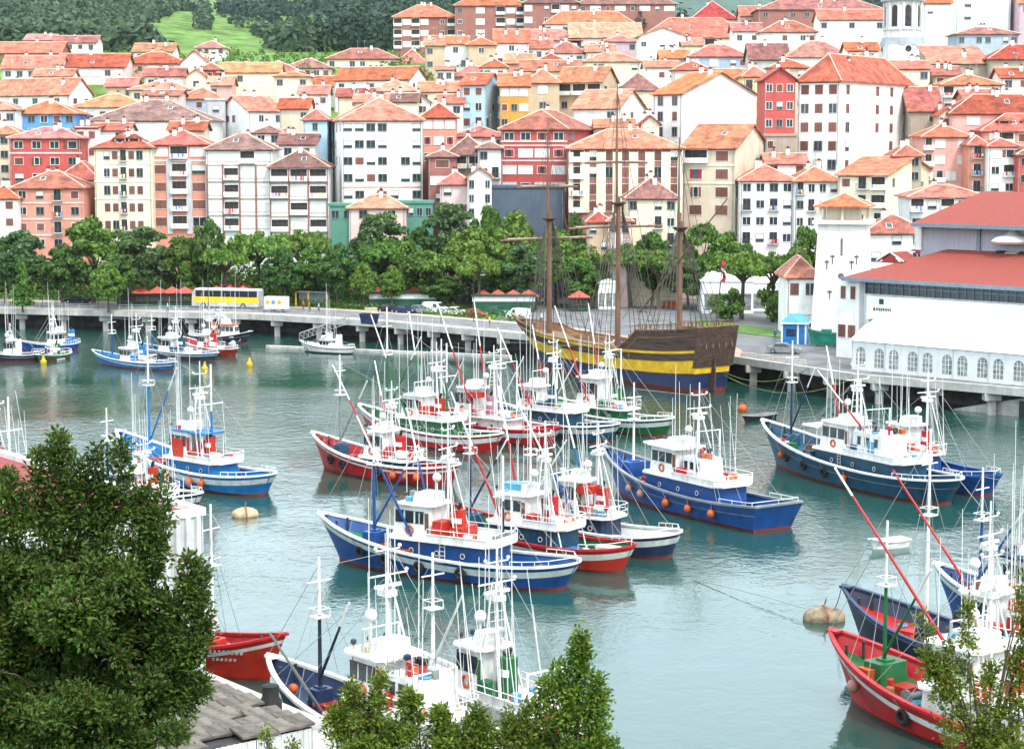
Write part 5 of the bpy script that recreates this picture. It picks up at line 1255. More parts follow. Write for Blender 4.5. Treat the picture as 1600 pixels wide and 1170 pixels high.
# ------------------------------------------------------------------ boat builder
class Hull:
    def __init__(s, L, B, fb, bowr, sternr, stern='round', rake=.06, bh=.95, full=2.3, flare=.82, castle=None):
        s.L, s.B, s.fb, s.bowr, s.sternr, s.stern, s.rake, s.bh, s.full, s.flare, s.castle = L, B, fb, bowr, sternr, stern, rake, bh, full, flare, castle
    def zg(s, t):
        z = s.fb + s.bowr * max(0, (t - .3) / .7) ** 2.1 + s.sternr * max(0, (.35 - t) / .35) ** 2
        return z + (s.castle(t) if s.castle else 0)
    def bg(s, t):
        if t > .5: return s.B / 2 * max(0, 1 - ((t - .5) / .5) ** s.full) ** .85
        if s.stern == 'transom': return s.B / 2 * (1 - .16 * ((.5 - t) / .5) ** 2)
        return s.B / 2 * max(0, 1 - ((.5 - t) / .5) ** 5) ** .5
    def xg(s, t): return -s.L / 2 + s.L * t
    def pt(s, t, z, inset=0.0):
        """point on the port side at station t, height z"""
        zg = s.zg(t); bg = max(0, s.bg(t)); xg = s.xg(t); aft = .035 if s.stern == 'transom' else .05
        f = min(1.0, max(0.0, z / zg)); fl = s.flare - .22 * max(0, (t - .5) / .5)
        xw = s.L * (-.5 + aft + (1 - aft - s.rake * 1.5) * t)
        bw = bg * fl
        if z < 0: bw *= 1 + .35 * z; f = 0
        return Vector((xw + (xg - xw) * f ** 1.15, max(0, bw + (bg - bw) * f ** 1.4 - inset), z))
    def ts(s, n=30): return [0.5 - .5 * math.cos(PI * i / n) if s.stern == 'round' else (i / n) ** .9 for i in range(n + 1)] if s.stern == 'round' else [1 - (1 - i / n) ** 1.35 for i in range(n + 1)]
    def band(s, lo, hi, rows=1, out=0.0, n=30):
        """strip of hull skin between two height functions, both sides"""
        b = MB(); T = s.ts(n); g = []
        for t in T:
            a, c = lo(t), hi(t); g.append([s.pt(t, a + (c - a) * k / rows, -out) for k in range(rows + 1)])
        R = rows + 1
        for sgn in (1, -1):
            vs = [Vector((p.x, p.y * sgn, p.z)) for row in g for p in row]
            fs = [((i * R + k), (i + 1) * R + k, (i + 1) * R + k + 1, i * R + k + 1) for i in range(n) for k in range(rows)]
            if sgn > 0: fs = [tuple(reversed(f)) for f in fs]
            b.add(vs, fs)
        if s.stern == 'transom':
            for k in range(rows):
                a, c = g[0][k], g[0][k + 1]; b.add([(a.x, a.y, a.z), (a.x, -a.y, a.z), (c.x, -c.y, c.z), (c.x, c.y, c.z)], [(0, 3, 2, 1)])
        return b
    def rail(s, w=.27, h=.15, n=30):
        b = MB(); T = s.ts(n); path = []
        for t in T: path.append((s.pt(t, s.zg(t)), s.pt(t, s.zg(t), w)))
        for sgn in (1, -1):
            vs = []
            for o, i in path:
                ox, oy = o.x, o.y + .05
                vs += [(ox, oy * sgn, o.z - .02), (ox, oy * sgn, o.z + h), (i.x, i.y * sgn, o.z + h), (i.x, i.y * sgn, o.z - .02)]
            fs = []
            for q in range(n):
                for k in range(4): fs.append((q * 4 + k, (q + 1) * 4 + k, (q + 1) * 4 + (k + 1) % 4, q * 4 + (k + 1) % 4))
            b.add(vs, fs)
        if s.stern == 'transom':
            o = path[0][0]; b.box(o.x - .05, o.x + w, -o.y, o.y, o.z - .02, o.z + h)
        tip = s.pt(.985, s.zg(.985)); b.box(tip.x - .5, tip.x + .25, -max(.12, tip.y), max(.12, tip.y), tip.z, tip.z + h)
        return b
    def dz(s, t): return s.zg(t) - s.bh
    def inner(s, n=30):
        b = MB(); T = s.ts(n); b_ = []
        for t in T:
            z = s.zg(t); a = s.pt(t, z, .16); c = s.pt(t, s.dz(t), .16); b_.append((a, c))
        for sgn in (1, -1):
            vs = [Vector((p.x, p.y * sgn, p.z)) for ac in b_ for p in ac]; fs = [(2 * i, 2 * i + 1, 2 * i + 3, 2 * i + 2) for i in range(n)]
            if sgn > 0: fs = [tuple(reversed(f)) for f in fs]
            b.add(vs, fs)
        if s.stern == 'transom':
            a, c = b_[0]; b.add([(a.x + .16, a.y, a.z), (a.x + .16, -a.y, a.z), (c.x + .16, -c.y, c.z), (c.x + .16, c.y, c.z)], [(0, 1, 2, 3)])
        return b
    def deck(s, n=30):
        b = MB(); T = s.ts(n); vs = []
        for t in T:
            c = s.pt(t, s.dz(t), .14); vs += [(c.x, c.y, c.z), (c.x, -c.y, c.z)]
        b.add(vs, [(2 * i, 2 * i + 1, 2 * i + 3, 2 * i + 2) for i in range(n)]); return b
ROPE = mat('steel_wire', (.30, .30, .30), .5, .2, var=.1)
WROPE = mat('white_line', (.62, .62, .60), .7, var=.1)
def two_pole(root, name, pts, r, c1, c2, split=.55, r2=None, n=7):
    a, c = Vector(pts[0]), Vector(pts[1]); m = a.lerp(c, split); r2 = r2 or r * .6; rm = r + (r2 - r) * split
    b = MB(); b.use(PT[c1]).tube([a, m], r, n, rm); b.use(PT[c2]).tube([m, c], rm * .97, n, r2); return b.build(name, None, root, True)
def fender(root, h, t, side, kind, z=None):
    z = z if z is not None else h.zg(t) * .52; p = h.pt(t, z); q = h.pt(min(1, t + .03), z); d = math.atan2(q.y - p.y, q.x - p.x); p.y += .16; a = d
    if side < 0: p.y = -p.y; a = -d
    b = MB()
    if kind == 'T': b.torus(.36, .15, Matrix.Translation(p) @ Matrix.Rotation(a, 4, 'Z')); b.mats = [BLACK]; nm = 'tyre_fender'
    else:
        p.y += .16 * (1 if side > 0 else -1); b.ball(p, .35, 12, 8, 1.12); b.tube([p + Vector((0, 0, .4)), p + Vector((0, 0, .65))], .07, 6); b.mats = [PT['orange'] if kind == 'O' else paint('buoy_pink', (.62, .30, .24))]; nm = 'ball_fender'
    top = h.pt(t, h.zg(t)); b.use(ROPE).tube([p + Vector((0, 0, .3)), Vector((top.x, (top.y + .06) * (1 if side > 0 else -1), top.z))], .02, 4); b.build(nm, None, root, True)
def wpanel(root, x0, x1, y, z0, z1, axis='y', sgn=1, x=None, frame=True):
    """window pane on a wall; axis y: wall at y facing sgn"""
    b = MB()
    if axis == 'y':
        ya, yb = sorted((y + sgn * .03, y - sgn * .02)); b.use(GLASS).box(x0, x1, ya, yb, z0, z1)
        if frame:
            ya, yb = sorted((y + sgn * .05, y - sgn * .02)); b.use(DARK); b.box(x0 - .04, x1 + .04, ya, yb, z1, z1 + .04); b.box(x0 - .04, x1 + .04, ya, yb, z0 - .04, z0)
    else:
        b.use(GLASS).box(x - .03, x + .04, x0, x1, z0, z1)
    return b.build('window', None, root)
def crate(root_label, loc, rz, col, sx=1.0, sy=.7, sz=.5, name='fish_crate', cat='crate', group=None):
    b = MB(); b.box(-sx / 2, sx / 2, -sy / 2, sy / 2, 0, .06)
    for s in (-1, 1): b.box(-sx / 2, sx / 2, s * sy / 2 - .03, s * sy / 2 + .03, .06, sz); b.box(s * sx / 2 - .03, s * sx / 2 + .03, -sy / 2 + .03, sy / 2 - .03, .06, sz)
    b.box(-sx / 2 - .05, sx / 2 + .05, -sy / 2 - .05, sy / 2 + .05, sz, sz + .06); o = b.build(name, PT[col]); o.location = loc; o.rotation_euler.z = rz; return tag(o, root_label, cat, group)
FB = {}
def boat(key, label, bow, stern, B=5.6, fb=1.55, bowr=2.0, sternr=.45, st='round', hull='blue', boot='boot', stripe=('white', .28, .78), rail='white', inner='blue', deck='green',
         lower='blue', hx=(-.26, .14), wx=(-.04, .12), wcol='white', acc='red', fm=(.2, 9.5, 'blue', 'white'), am=(-.07, 5.5), poles=(), fend=(), aft='rail', h1=2.1, h2=2.3, visor='white', seed=1, boom=True, extra=(), cat='fishing boat', scale=1.0, rings=True, net=True, name='fishing_boat', lock=None, gear=True, rw=.27):
    a, c = onz(*bow, 0), onz(*stern, 0); d = a - c; ld = d.length; rz = math.atan2(d.y, d.x); L = ld / .90
    mid = (a + c) / 2; root = empty(name, (mid.x, mid.y, 0), rz); tag(root, label, cat); rnd = random.Random(seed)
    root.location += Vector((math.cos(rz), math.sin(rz), 0)) * L * .01
    rv = random.Random(seed * 3 + 1); h1 *= rv.uniform(.88, 1.1); h2 *= rv.uniform(.88, 1.14); am = (am[0], am[1] * rv.uniform(.82, 1.2)); wfac = rv.uniform(.2, .255); slope = rv.uniform(.1, .75); frakes = rv.uniform(.1, .5)
    h = Hull(L, B, fb, bowr, sternr, st, full=rv.uniform(2.1, 2.7), flare=rv.uniform(.78, .86)); FB[key] = (root, h)
    def P(n, m, b, sm=True): return b.build(n, m, root, sm)
    P('bottom_paint', PT[boot], h.band(lambda t: -.9, lambda t: .22, 2))
    if stripe:
        sc_, s0, s1 = stripe
        P('hull', PT[hull], h.band(lambda t: .22, lambda t: max(.24, h.zg(t) - s1), 5)); P('stripe', PT[sc_], h.band(lambda t: max(.24, h.zg(t) - s1), lambda t: h.zg(t) - s0, 1)); P('top_strake', PT[hull], h.band(lambda t: h.zg(t) - s0, lambda t: h.zg(t), 1))
    else: P('hull', PT[hull], h.band(lambda t: .22, lambda t: h.zg(t), 6))
    P('rub_rail', PT[rail] if stripe else PT['grey'], h.band(lambda t: h.zg(t) * .66 - .05, lambda t: h.zg(t) * .66 + .05, 1, .05)) if not stripe else None
    P('gunwale', PT[rail], h.rail(rw, rw * .55), False); P('bulwark', PT[inner], h.inner()); P('deck', PT[deck], h.deck(), False)
    zd = h.dz(.35); X = lambda f: f * L
    # lower deckhouse
    hw = B * .30
    b = MB(); b.hbox(X(hx[0]), X(hx[1]), hw, zd - .3, zd + h1, .1, .25, .06, .35); P('deckhouse', PT[lower], b, False)
    for s in (-1, 1):
        for k in range(3):
            x = X(hx[0]) + (X(hx[1]) - X(hx[0])) * (.25 + .25 * k); b = MB(); M = Matrix.Translation((x, s * (hw - .02), zd + h1 * .62)); b.use(GLASS).lathe([(.17, -.03), (.17, .05)], 10, M @ Matrix.Rotation(-s * PI / 2, 4, 'X')); b.use(WHITE).torus(.19, .035, M @ Matrix.Translation((0, s * .04, 0)), 12, 5); b.build('porthole', None, root)
    zt = zd + h1
    b = MB(); b.hbox(X(hx[0]) - .5, X(hx[1]) + .15, hw + .35, zt, zt + .14, 0, 0, 0, .7); P('bridge_deck', WHITE, b, False)
    # wheelhouse
    whw = B * wfac; z1 = zt + .14; z2 = z1 + h2; x0, x1 = X(wx[0]), X(wx[1])
    b = MB(); b.hbox(x0, x1, whw, z1, z2, frakes * .4, slope, .1, .3); wh = P('wheelhouse', PT[wcol], b, False)
    nf = 3
    for k in range(nf):
        y = (k - 1) * whw * .56; b = MB(); zz0, zz1 = z1 + h2 * .46, z1 + h2 * .86; f0, f1 = x1 - slope * .46 + .02, x1 - slope * .86 + .02
        b.add([(f0, y - whw * .24, zz0), (f0, y + whw * .24, zz0), (f1, y + whw * .23, zz1), (f1, y - whw * .23, zz1)], [(0, 1, 2, 3)]); b.build('window', GLASS, root)
    ln = x1 - x0
    for s in (-1, 1):
        yw = s * (whw - .055)
        for k in range(3):
            xa = x0 + ln * (.16 + .25 * k); wpanel(root, xa, xa + ln * .2, yw, z1 + h2 * .46, z1 + h2 * .82, 'y', s)
        b = MB(); b.box(x0 + ln * .04, x0 + ln * .13, yw - .03, yw + .03, z1 + .05, z1 + h2 * .8); b.build('door', PT[acc] if rnd.random() < .4 else BROWN, root)
    b = MB(); b.hbox(x0 - .35, x1 + rv.uniform(-.3, .35) - slope * .5, whw + rv.uniform(.08, .3), z2, z2 + .13, 0, 0, 0, .45); P('wheelhouse_roof', PT[visor], b, False)
    zr = z2 + .13
    # flybridge box, funnel, radar
    b = MB(); b.hbox(x0 + .1, x0 + ln * .55, whw * .7, zr, zr + .75, 0, .2, .05, .2); P('upper_box', WHITE, b, False)
    fx = x0 - ln * .45; b = MB(); b.use(PT[acc]).hbox(fx - .5, fx + .5, .5, zt + .1, zt + 2.3, 0, .15, .05, .2); b.use(BLACK).tube([(fx, 0, zt + 2.3), (fx - .2, 0, zt + 2.8)], .14, 8); b.use(WHITE).hbox(fx - .46, fx + .52, .515, zt + 1.3, zt + 1.7, 0, .02, 0, .2); P('funnel', None, b, False)
    # after structure and rails round the bridge deck
    if aft == 'rail' or aft == 'bulwark':
        xr0, xr1 = X(hx[0]) - .45, x0 - .1; yy = hw + .3; b = MB(); pts = [(xr1, -yy), (xr0 + .5, -yy), (xr0, -yy + .5), (xr0, yy - .5), (xr0 + .5, yy), (xr1, yy)]
        if aft == 'bulwark':
            for (p, q) in zip(pts, pts[1:]): b.add([(p[0], p[1], zt + .1), (q[0], q[1], zt + .1), (q[0], q[1], zt + .6), (p[0], p[1], zt + .6)], [(0, 1, 2, 3)])
            b.tube([(p[0], p[1], zt + .62) for p in pts], .05, 5); b.tube([(p[0], p[1], zt + 1.0) for p in pts], .03, 4)
            for p in pts: b.tube([(p[0], p[1], zt + .1), (p[0], p[1], zt + 1.0)], .03, 4)
            P('bridge_bulwark', WHITE, b, False)
        else:
            for zz in (.5, 1.0): b.tube([(p[0], p[1], zt + zz) for p in pts], .03, 4)
            for (p, q) in zip(pts, pts[1:]):
                kk = max(1, int(math.dist(p, q) / .9))
                for i in range(kk + 1): b.tube([(p[0] + (q[0] - p[0]) * i / kk, p[1] + (q[1] - p[1]) * i / kk, zt + .1), (p[0] + (q[0] - p[0]) * i / kk, p[1] + (q[1] - p[1]) * i / kk, zt + 1.0)], .025, 4)
            P('railing', WHITE, b, False)
    # accent locker and raft
    b = MB(); M = Matrix.Translation((X(hx[0]) + .9, hw * .45, zt + .65)) @ Matrix.Rotation(PI / 2, 4, 'Y'); b.lathe([(.25, -.55), (.36, -.5), (.36, .5), (.25, .55)], 12, M); P('life_raft', WHITE, b)
    b = MB(); xx = x0 - ln * .2; b.box(xx - .35, xx + .45, whw - .45, whw + .25, zt + .14, zt + 1.0); P('locker', PT[acc], b, False)
    if rings:
        for s in (-1, 1):
            b = MB(); M = Matrix.Translation(((x0 + x1) / 2, s * (whw + .03), z1 + h2 * .22)); b.use(PT['orange']).torus(.32, .085, M, 14, 6); b.build('life_ring', None, root, True)
    # mast over the wheelhouse
    ax, ah = am; axx = X(ax); b = MB(); w_ = PT['white']
    b.use(w_); b.tube([(axx, 0, zt), (axx, 0, zr + ah)], .11, 7, .055); 
    for s in (-1, 1): b.tube([(axx - 1.3, s * whw * .8, zt), (axx, s * .1, zr + ah * .62)], .06, 5)
    b.tube([(axx, -1.3, zr + ah * .62), (axx, 1.3, zr + ah * .62)], .05, 5); b.tube([(axx, -.8, zr + ah * .82), (axx, .8, zr + ah * .82)], .04, 5); b.box(axx - .35, axx + .5, -.35, .35, zr + ah * .45, zr + ah * .5)
    if seed % 2 == 0:
        for s in (-1, 1): b.tube([(axx + .1, s * .75, zr), (axx, s * .35, zr + ah * .62)], .055, 5)
        for k in range(6): zz = zr + .4 + k * ah * .09; b.tube([(axx + .08, -.72 + .06 * k, zz), (axx + .08, .72 - .06 * k, zz)], .03, 4)
    mst = P('mast', None, b)
    b = MB(); b.use(w_).box(axx - .1, axx + .1, -.85, .85, zr + ah * .52, zr + ah * .52 + .16); b.use(STEEL).lathe([(.16, 0), (.16, .2)], 8, Matrix.Translation((axx, 0, zr + ah * .5))); b.build('radar', None, root)
    b = MB(); b.ball((axx + .5, .75, zr + ah * .3), .34, 12, 8); b.use(w_); b.tube([(axx + .5, .75, zr - .1), (axx + .5, .75, zr + ah * .25)], .06, 5); b.build('radar_dome', None, root, True)
    for k, yy in enumerate((-.8, .8, -1.25)):
        b = MB(); b.ball((axx, yy, zr + ah * (.62 if k == 2 else .82) + .14), .11, 8, 5); b.build('lamp', WHITE, root)
    for k in range(7):
        px_, py_ = x0 + ln * rnd.uniform(-.3, .95), whw * rnd.uniform(-1, 1); b = MB(); hh = rnd.uniform(3.5, 9); b.tube([(px_, py_, zr - .1), (px_ + rnd.uniform(-.15, .15), py_, zr + hh)], .032, 4, .016); b.build('antenna', WHITE, root)
    # foremast with derrick
    rig = MB(); tops = []
    if fm:
        mx_, mh, c1, c2 = fm; xm = X(mx_); zm = h.dz(.5 + mx_)
        two_pole(root, 'foremast', [(xm, 0, zm - .1), (xm, 0, zm + mh)], .14, c1, c2, .62, .07)
        b = MB(); b.box(xm - .4, xm + .4, -.45, .45, zm + mh * .6, zm + mh * .6 + .07); b.tube([(xm - .38, -.43, zm + mh * .6), (xm - .38, -.43, zm + mh * .6 + .5), (xm - .38, .43, zm + mh * .6 + .5), (xm + .38, .43, zm + mh * .6 + .5), (xm + .38, -.43, zm + mh * .6 + .5), (xm - .38, -.43, zm + mh * .6 + .5)], .03, 4); b.build('mast_platform', WHITE, root)
        b = MB(); b.tube([(xm, -.8, zm + mh * .84), (xm, .8, zm + mh * .84)], .045, 5); b.build('crosstree', WHITE, root)
        b = MB(); kk_ = rv.uniform(.6, 1.0); b.hbox(xm - 1.0 * kk_, xm + .9 * kk_, B * .19 * kk_, zm - .15, zm + .7 + .6 * kk_, .1, .15, .05, .15); b.box(xm - .5 * kk_, xm + .3, -.4 * kk_, .4 * kk_, zm + .7 + .6 * kk_, zm + .8 + .6 * kk_); b.build('fore_locker', PT[lock or (lower if lower != 'white' else hull)], root)
        if boom: two_pole(root, 'derrick', [(xm - .1, .1, zm + 1.6), (xm - mh * .42, .6, zm + mh * .78)], .1, c1, c2, .7)
        rig.tube([(xm, 0, zm + mh * .95), h.pt(.985, h.zg(.985))], .022, 4); rig.tube([(xm, 0, zm + mh * .93), (axx, 0, zr + ah * .8)], .018, 4)
        for s in (-1, 1):
            pt_ = h.pt(.5 + mx_ - .06, h.zg(.5 + mx_ - .06)); rig.tube([(xm, 0, zm + mh * .8), (pt_.x, s * pt_.y, pt_.z)], .018, 4); rig.tube([(xm, 0, zm + mh * .8), (pt_.x + L * .1, s * pt_.y * .8, pt_.z + .2)], .018, 4)
    for k in range(7 if gear else 0):       # fishing rods racked upright
        b = MB(); xx = X(hx[0]) + (x0 - X(hx[0])) * rnd.uniform(0, .9); sy = rnd.choice((-1, 1)); hh = rnd.uniform(4.5, 8); b.tube([(xx, sy * (hw + .2), zt + .1), (xx + rnd.uniform(-.2, 1.2), sy * (hw + .2) + rnd.uniform(-.3, .5), zt + hh)], .03, 4, .015); b.build('fishing_rod', WHITE, root)
    for k in range(5):
        tt = rnd.uniform(.1, .9); pt_ = h.pt(tt, h.zg(tt)); rig.tube([(axx, 0, zr + ah * rnd.uniform(.5, .95)), (pt_.x, pt_.y * rnd.choice((-1, 1)), pt_.z)], .016, 4)
    for s in (-1, 1): rig.tube([(axx, 0, zr + ah * .9), (h.pt(.08, h.zg(.08)).x, s * h.pt(.08, 0).y, h.zg(.08))], .016, 4)
    if rig.v: rig.build('rigging', ROPE, root)
    for (xf, yf, z0, tip, c1, c2, sp) in poles:
        two_pole(root, 'outrigger_pole', [(X(xf), yf * B / 2, zd + z0), (X(xf) + tip[0], yf * B / 2 + tip[1], zd + z0 + tip[2])], .11, c1, c2, sp, .06)
    for (t, sd__, k) in fend: fender(root, h, t, sd__, k)
    # deck gear: winch, hatch, stern roller, bollards, net heap
    b = MB(); xw = X(min(.32, hx[1] + .08)); M = Matrix.Translation((xw, 0, h.dz(.55) + .55)) @ Matrix.Rotation(PI / 2, 4, 'X'); b.use(PT['grey']).lathe([(.45, -.7), (.45, -.6), (.22, -.58), (.22, .58), (.45, .6), (.45, .7)], 12, M); b.use(DARK).box(xw - .4, xw + .4, -.9, .9, h.dz(.55) - .2, h.dz(.55) + .2); b.build('winch', None, root, False)
    tf = .74; xh = h.pt(tf, h.dz(tf)).x; b = MB(); b.box(xh - .7, xh + .5, -.6, .6, h.dz(tf) - .15, h.dz(tf) + .4); b.build('hatch', PT[acc], root)
    for s in (-1, 1):
        b = MB(); p = h.pt(.9, h.zg(.9), .3); b.tube([(p.x, s * p.y * .6, h.dz(.9) - .1), (p.x, s * p.y * .6, h.zg(.9) + .25)], .09, 7); b.build('bollard', DARK, root)
    if net:
        g = MB(); q = X(hx[0]) * .5 - L * .25; zq = h.dz(.12); vs = []; nn = 9
        for i in range(nn):
            for j in range(nn):
                u_, v_ = i / (nn - 1) * 2 - 1, j / (nn - 1) * 2 - 1; r_ = min(1, math.hypot(u_, v_)); vs.append((q + u_ * 1.3, v_ * B * .24, zq - .05 + .65 * (1 - r_ ** 2) * rnd.uniform(.6, 1.2)))
        g.add(vs, [(i * nn + j, (i + 1) * nn + j, (i + 1) * nn + j + 1, i * nn + j + 1) for i in range(nn - 1) for j in range(nn - 1)]); g.build('net_heap', PT['net'], root, True)
    # stern guard rail
    b = MB(); pts = []
    for i in range(9):
        t = .02 + .16 * abs(i - 4) / 4; p = h.pt(t if st == 'round' else .02 + .16 * max(0, abs(i - 4) - 1.5) / 2.5, h.zg(t), .12); yy = p.y * (1 if i < 4 else -1) if st == 'round' or i != 4 else 0
        if i == 4: p = h.pt(.005, h.zg(0), .1); yy = 0
        pts.append((p.x, yy, h.zg(t) + .5))
    b.tube(pts, .035, 5)
    for p in pts: b.tube([(p[0], p[1], p[2] - .6), p], .03, 4)
    b.build('stern_rail', WHITE, root)
    if gear:        # small fittings that clutter the upper works and the deck
        gc = ['white', 'grey', 'orange', 'sky', 'cream', acc, 'black', 'rust', 'white', 'grey']
        def bit(cx, cy, cz, kk):
            b = MB(); col_ = PT[rnd.choice(gc)]
            if kk == 0: sx_, sy_, sz_ = rnd.uniform(.15, .4), rnd.uniform(.15, .35), rnd.uniform(.2, .7); b.box(cx - sx_, cx + sx_, cy - sy_, cy + sy_, cz - .05, cz + sz_); nm = 'deck_box'
            elif kk == 1: b.lathe([(.14, 0), (.14, .5), (.24, .62), (.26, .8), (.1, .88)], 9, Matrix.Translation((cx, cy, cz))); nm = 'ventilator'; col_ = PT[rnd.choice(['white', 'white', acc])]
            elif kk == 2: b.torus(.28, .1, Matrix.Translation((cx, cy, cz + .1)) @ Matrix.Rotation(PI / 2, 4, 'X'), 12, 6); nm = 'rope_coil'; col_ = PT[rnd.choice(['cream', 'lgreen', 'sky'])]
            elif kk == 3: b.lathe([(.22, 0), (.26, .1), (.26, .6), (.2, .66)], 10, Matrix.Translation((cx, cy, cz))); nm = 'drum'
            else: b.ball((cx, cy, cz + .28), .3, 10, 7); nm = 'float_ball'; col_ = PT['orange']
            b.build(nm, col_, root, kk in (1, 2, 3, 4))
        for i in range(9): bit(rnd.uniform(X(hx[0]), x0 - .3), rnd.uniform(-hw, hw) * .9, zt + .14, rnd.choice((0, 0, 1, 3, 4, 2)))
        for i in range(3): bit(rnd.uniform(x0 + .2, x1 - .7), rnd.uniform(-whw, whw) * .7, zr, rnd.choice((0, 1, 0)))
        for i in range(9):
            t = rnd.uniform(.56, .86); yy = rnd.uniform(-.7, .7) * max(.2, h.bg(t) - .6); bit(h.xg(t), yy, h.dz(t), rnd.choice((0, 2, 3, 4, 2)))
        for i in range(6):
            t = rnd.uniform(.05, .5 + hx[0] - .02); yy = rnd.uniform(-.7, .7) * max(.2, h.bg(t) - .5); bit(h.xg(t), yy, h.dz(t), rnd.choice((0, 0, 2, 3, 4)))
        for k in range(3):
            b = MB(); fx_ = x1 - .15; yy = (k - 1) * whw * .8; b.use(STEEL).tube([(fx_ - .3, yy, zr), (fx_ - .3, yy, zr + .35)], .03, 4); b.use(DARK).lathe([(.16, 0), (.18, .12), (.1, .2)], 8, Matrix.Translation((fx_ - .22, yy, zr + .42)) @ Matrix.Rotation(-PI / 2, 4, 'Y')); b.build('floodlight', None, root)
    for e in extra: e(root, h, X, zd, zt, zr)
    return root, h
# ------------------------------------------------------------------ three-masted ship
WOOD = mat('ship_wood', (.075, .042, .030), .75, var=.45, scale=1.2, stretch=(.25, 1, 3.5), bump=.5, bscale=3)
WOOD2 = mat('ship_wood_warm', (.21, .105, .05), .8, var=.5, scale=1.4, stretch=(.4, 1, 2), bump=.4, bscale=4)
SHY = paint('ship_yellow', (1.0, .58, .02)); SHB = paint('ship_blue', (.018, .035, .11))
a, c = onz(826, 570, 0), onz(1096, 611, 0); d = a - c; rz = math.atan2(d.y, d.x); L = d.length / .86
ship = empty('sailing_ship', ((a + c) / 2), rz); tag(ship, 'wooden three-masted sailing ship with yellow bands and blue lower hull at the quay', 'sailing ship')
hs_ = Hull(L, 8.6, 4.9, 1.0, 1.2, 'transom', rake=.10, bh=1.1, full=2.6, flare=.78, castle=lambda t: 2.6 * (1 - sstep(.26, .34, t)) + .7 * sstep(.78, .84, t))
she = lambda t: 1.0 * max(0, (t - .3) / .7) ** 2.1 + .9 * max(0, (.35 - t) / .35) ** 2
def sband(n, m, lo, hi, rows=2, out=0): hs_.band(lambda t: lo + she(t) * min(1, lo / 3.0), lambda t: hi + she(t) * min(1, hi / 3.0), rows, out).build(n, m, ship, True)
hs_.band(lambda t: -1, lambda t: .55, 2).build('bottom_paint', PT['boot'], ship, True)
hs_.band(lambda t: .55, lambda t: 2.0 + she(t) * .66, 3).build('lower_hull', SHB, ship, True)
sband('yellow_wale', SHY, 2.0, 3.6, 2)
hs_.band(lambda t: 3.6 + she(t), lambda t: hs_.zg(t), 6).build('upper_hull', WOOD, ship, True)
hs_.band(lambda t: 2.0 + she(t) * .66 - .1, lambda t: 2.0 + she(t) * .66 + .08, 1, .1).build('lower_moulding', WOOD, ship)
hs_.band(lambda t: 3.55 + she(t), lambda t: 3.7 + she(t), 1, .1).build('upper_moulding', WOOD, ship)
hs_.band(lambda t: 4.5 + she(t), lambda t: 4.85 + she(t), 1, .07).build('yellow_strake', SHY, ship)
b = hs_.band(lambda t: hs_.zg(t) - 1.0, lambda t: hs_.zg(t) - .85, 1, .06); b.build('castle_strake', SHY if False else WOOD2, ship)
hs_.rail(.22, .14).build('gunwale', WOOD2, ship); hs_.inner().build('bulwark', WOOD2, ship, True); hs_.deck().build('deck', mat('deck_plank', (.26, .17, .10), .85, var=.35, scale=1, stretch=(.3, 4, 1)), ship)
# transom planks over the stern face
p0 = hs_.pt(0, 2.4); p1 = hs_.pt(0, hs_.zg(0))
for k in range(18):
    y = -p1.y * .97 + k * p1.y * 1.94 / 18; b = MB(); w_ = p1.y * 1.94 / 18 * .88; q0_, q1_ = hs_.pt(0, 3.4), p1
    b.add([(q0_.x - .1, y, 3.4), (q0_.x - .1, y + w_, 3.4), (q1_.x - .1, y + w_, q1_.z), (q1_.x - .1, y, q1_.z), (q0_.x, y, 3.4), (q0_.x, y + w_, 3.4), (q1_.x, y + w_, q1_.z), (q1_.x, y, q1_.z)], [(0, 3, 2, 1), (0, 1, 5, 4), (0, 4, 7, 3), (1, 2, 6, 5), (3, 7, 6, 2)]); b.build('transom_plank', WOOD, ship)
for y in (-2.2, 0, 2.2):
    b = MB(); x = hs_.pt(0, 6).x - .14; b.use(GLASS).box(x - .03, x, y - .45, y + .45, 6.0, 7.1); b.use(WOOD2); b.box(x - .1, x, y - .6, y - .45, 5.9, 7.2); b.box(x - .1, x, y + .45, y + .6, 5.9, 7.2); b.box(x - .1, x, y - .6, y + .6, 7.1, 7.3); b.build('stern_window', None, ship)
b = MB(); x = hs_.pt(0, 0).x; b.box(x - 1.1, x - .1, -.12, .12, -1, 4.6); b.build('rudder', WOOD, ship)
# castle front bulkhead, stairs, hatch, ship's boat
b = MB(); xb = hs_.xg(.30); zdk = hs_.dz(.45); b.box(xb, xb + .25, -3.9, 3.9, zdk, zdk + 3.0); b.build('bulkhead', WOOD2, ship)
for k in range(7): b = MB(); b.box(xb + .3 + k * .28, xb + .58 + k * .28, 1.6, 2.8, zdk, zdk + 2.4 - k * .34); b.build('stair_step', WOOD2, ship)
b = MB(); b.box(hs_.xg(.45), hs_.xg(.55), -1.5, 1.5, zdk - .1, zdk + .7); b.build('hatch', WOOD2, ship)
for s in (-1, 1):
    b = MB(); x0 = hs_.xg(.0)
    for k in range(15):
        t = .02 + k * .018; p = hs_.pt(t, hs_.zg(t), .15); b.box(p.x - .05, p.x + .05, s * p.y - .05, s * p.y + .05, hs_.zg(t), hs_.zg(t) + .75)
    pts = [hs_.pt(.02 + k * .018, hs_.zg(.02 + k * .018), .15) for k in range(15)]; b.tube([(p.x, s * p.y, p.z + .8) for p in pts], .07, 5); b.build('poop_rail', WOOD2, ship)
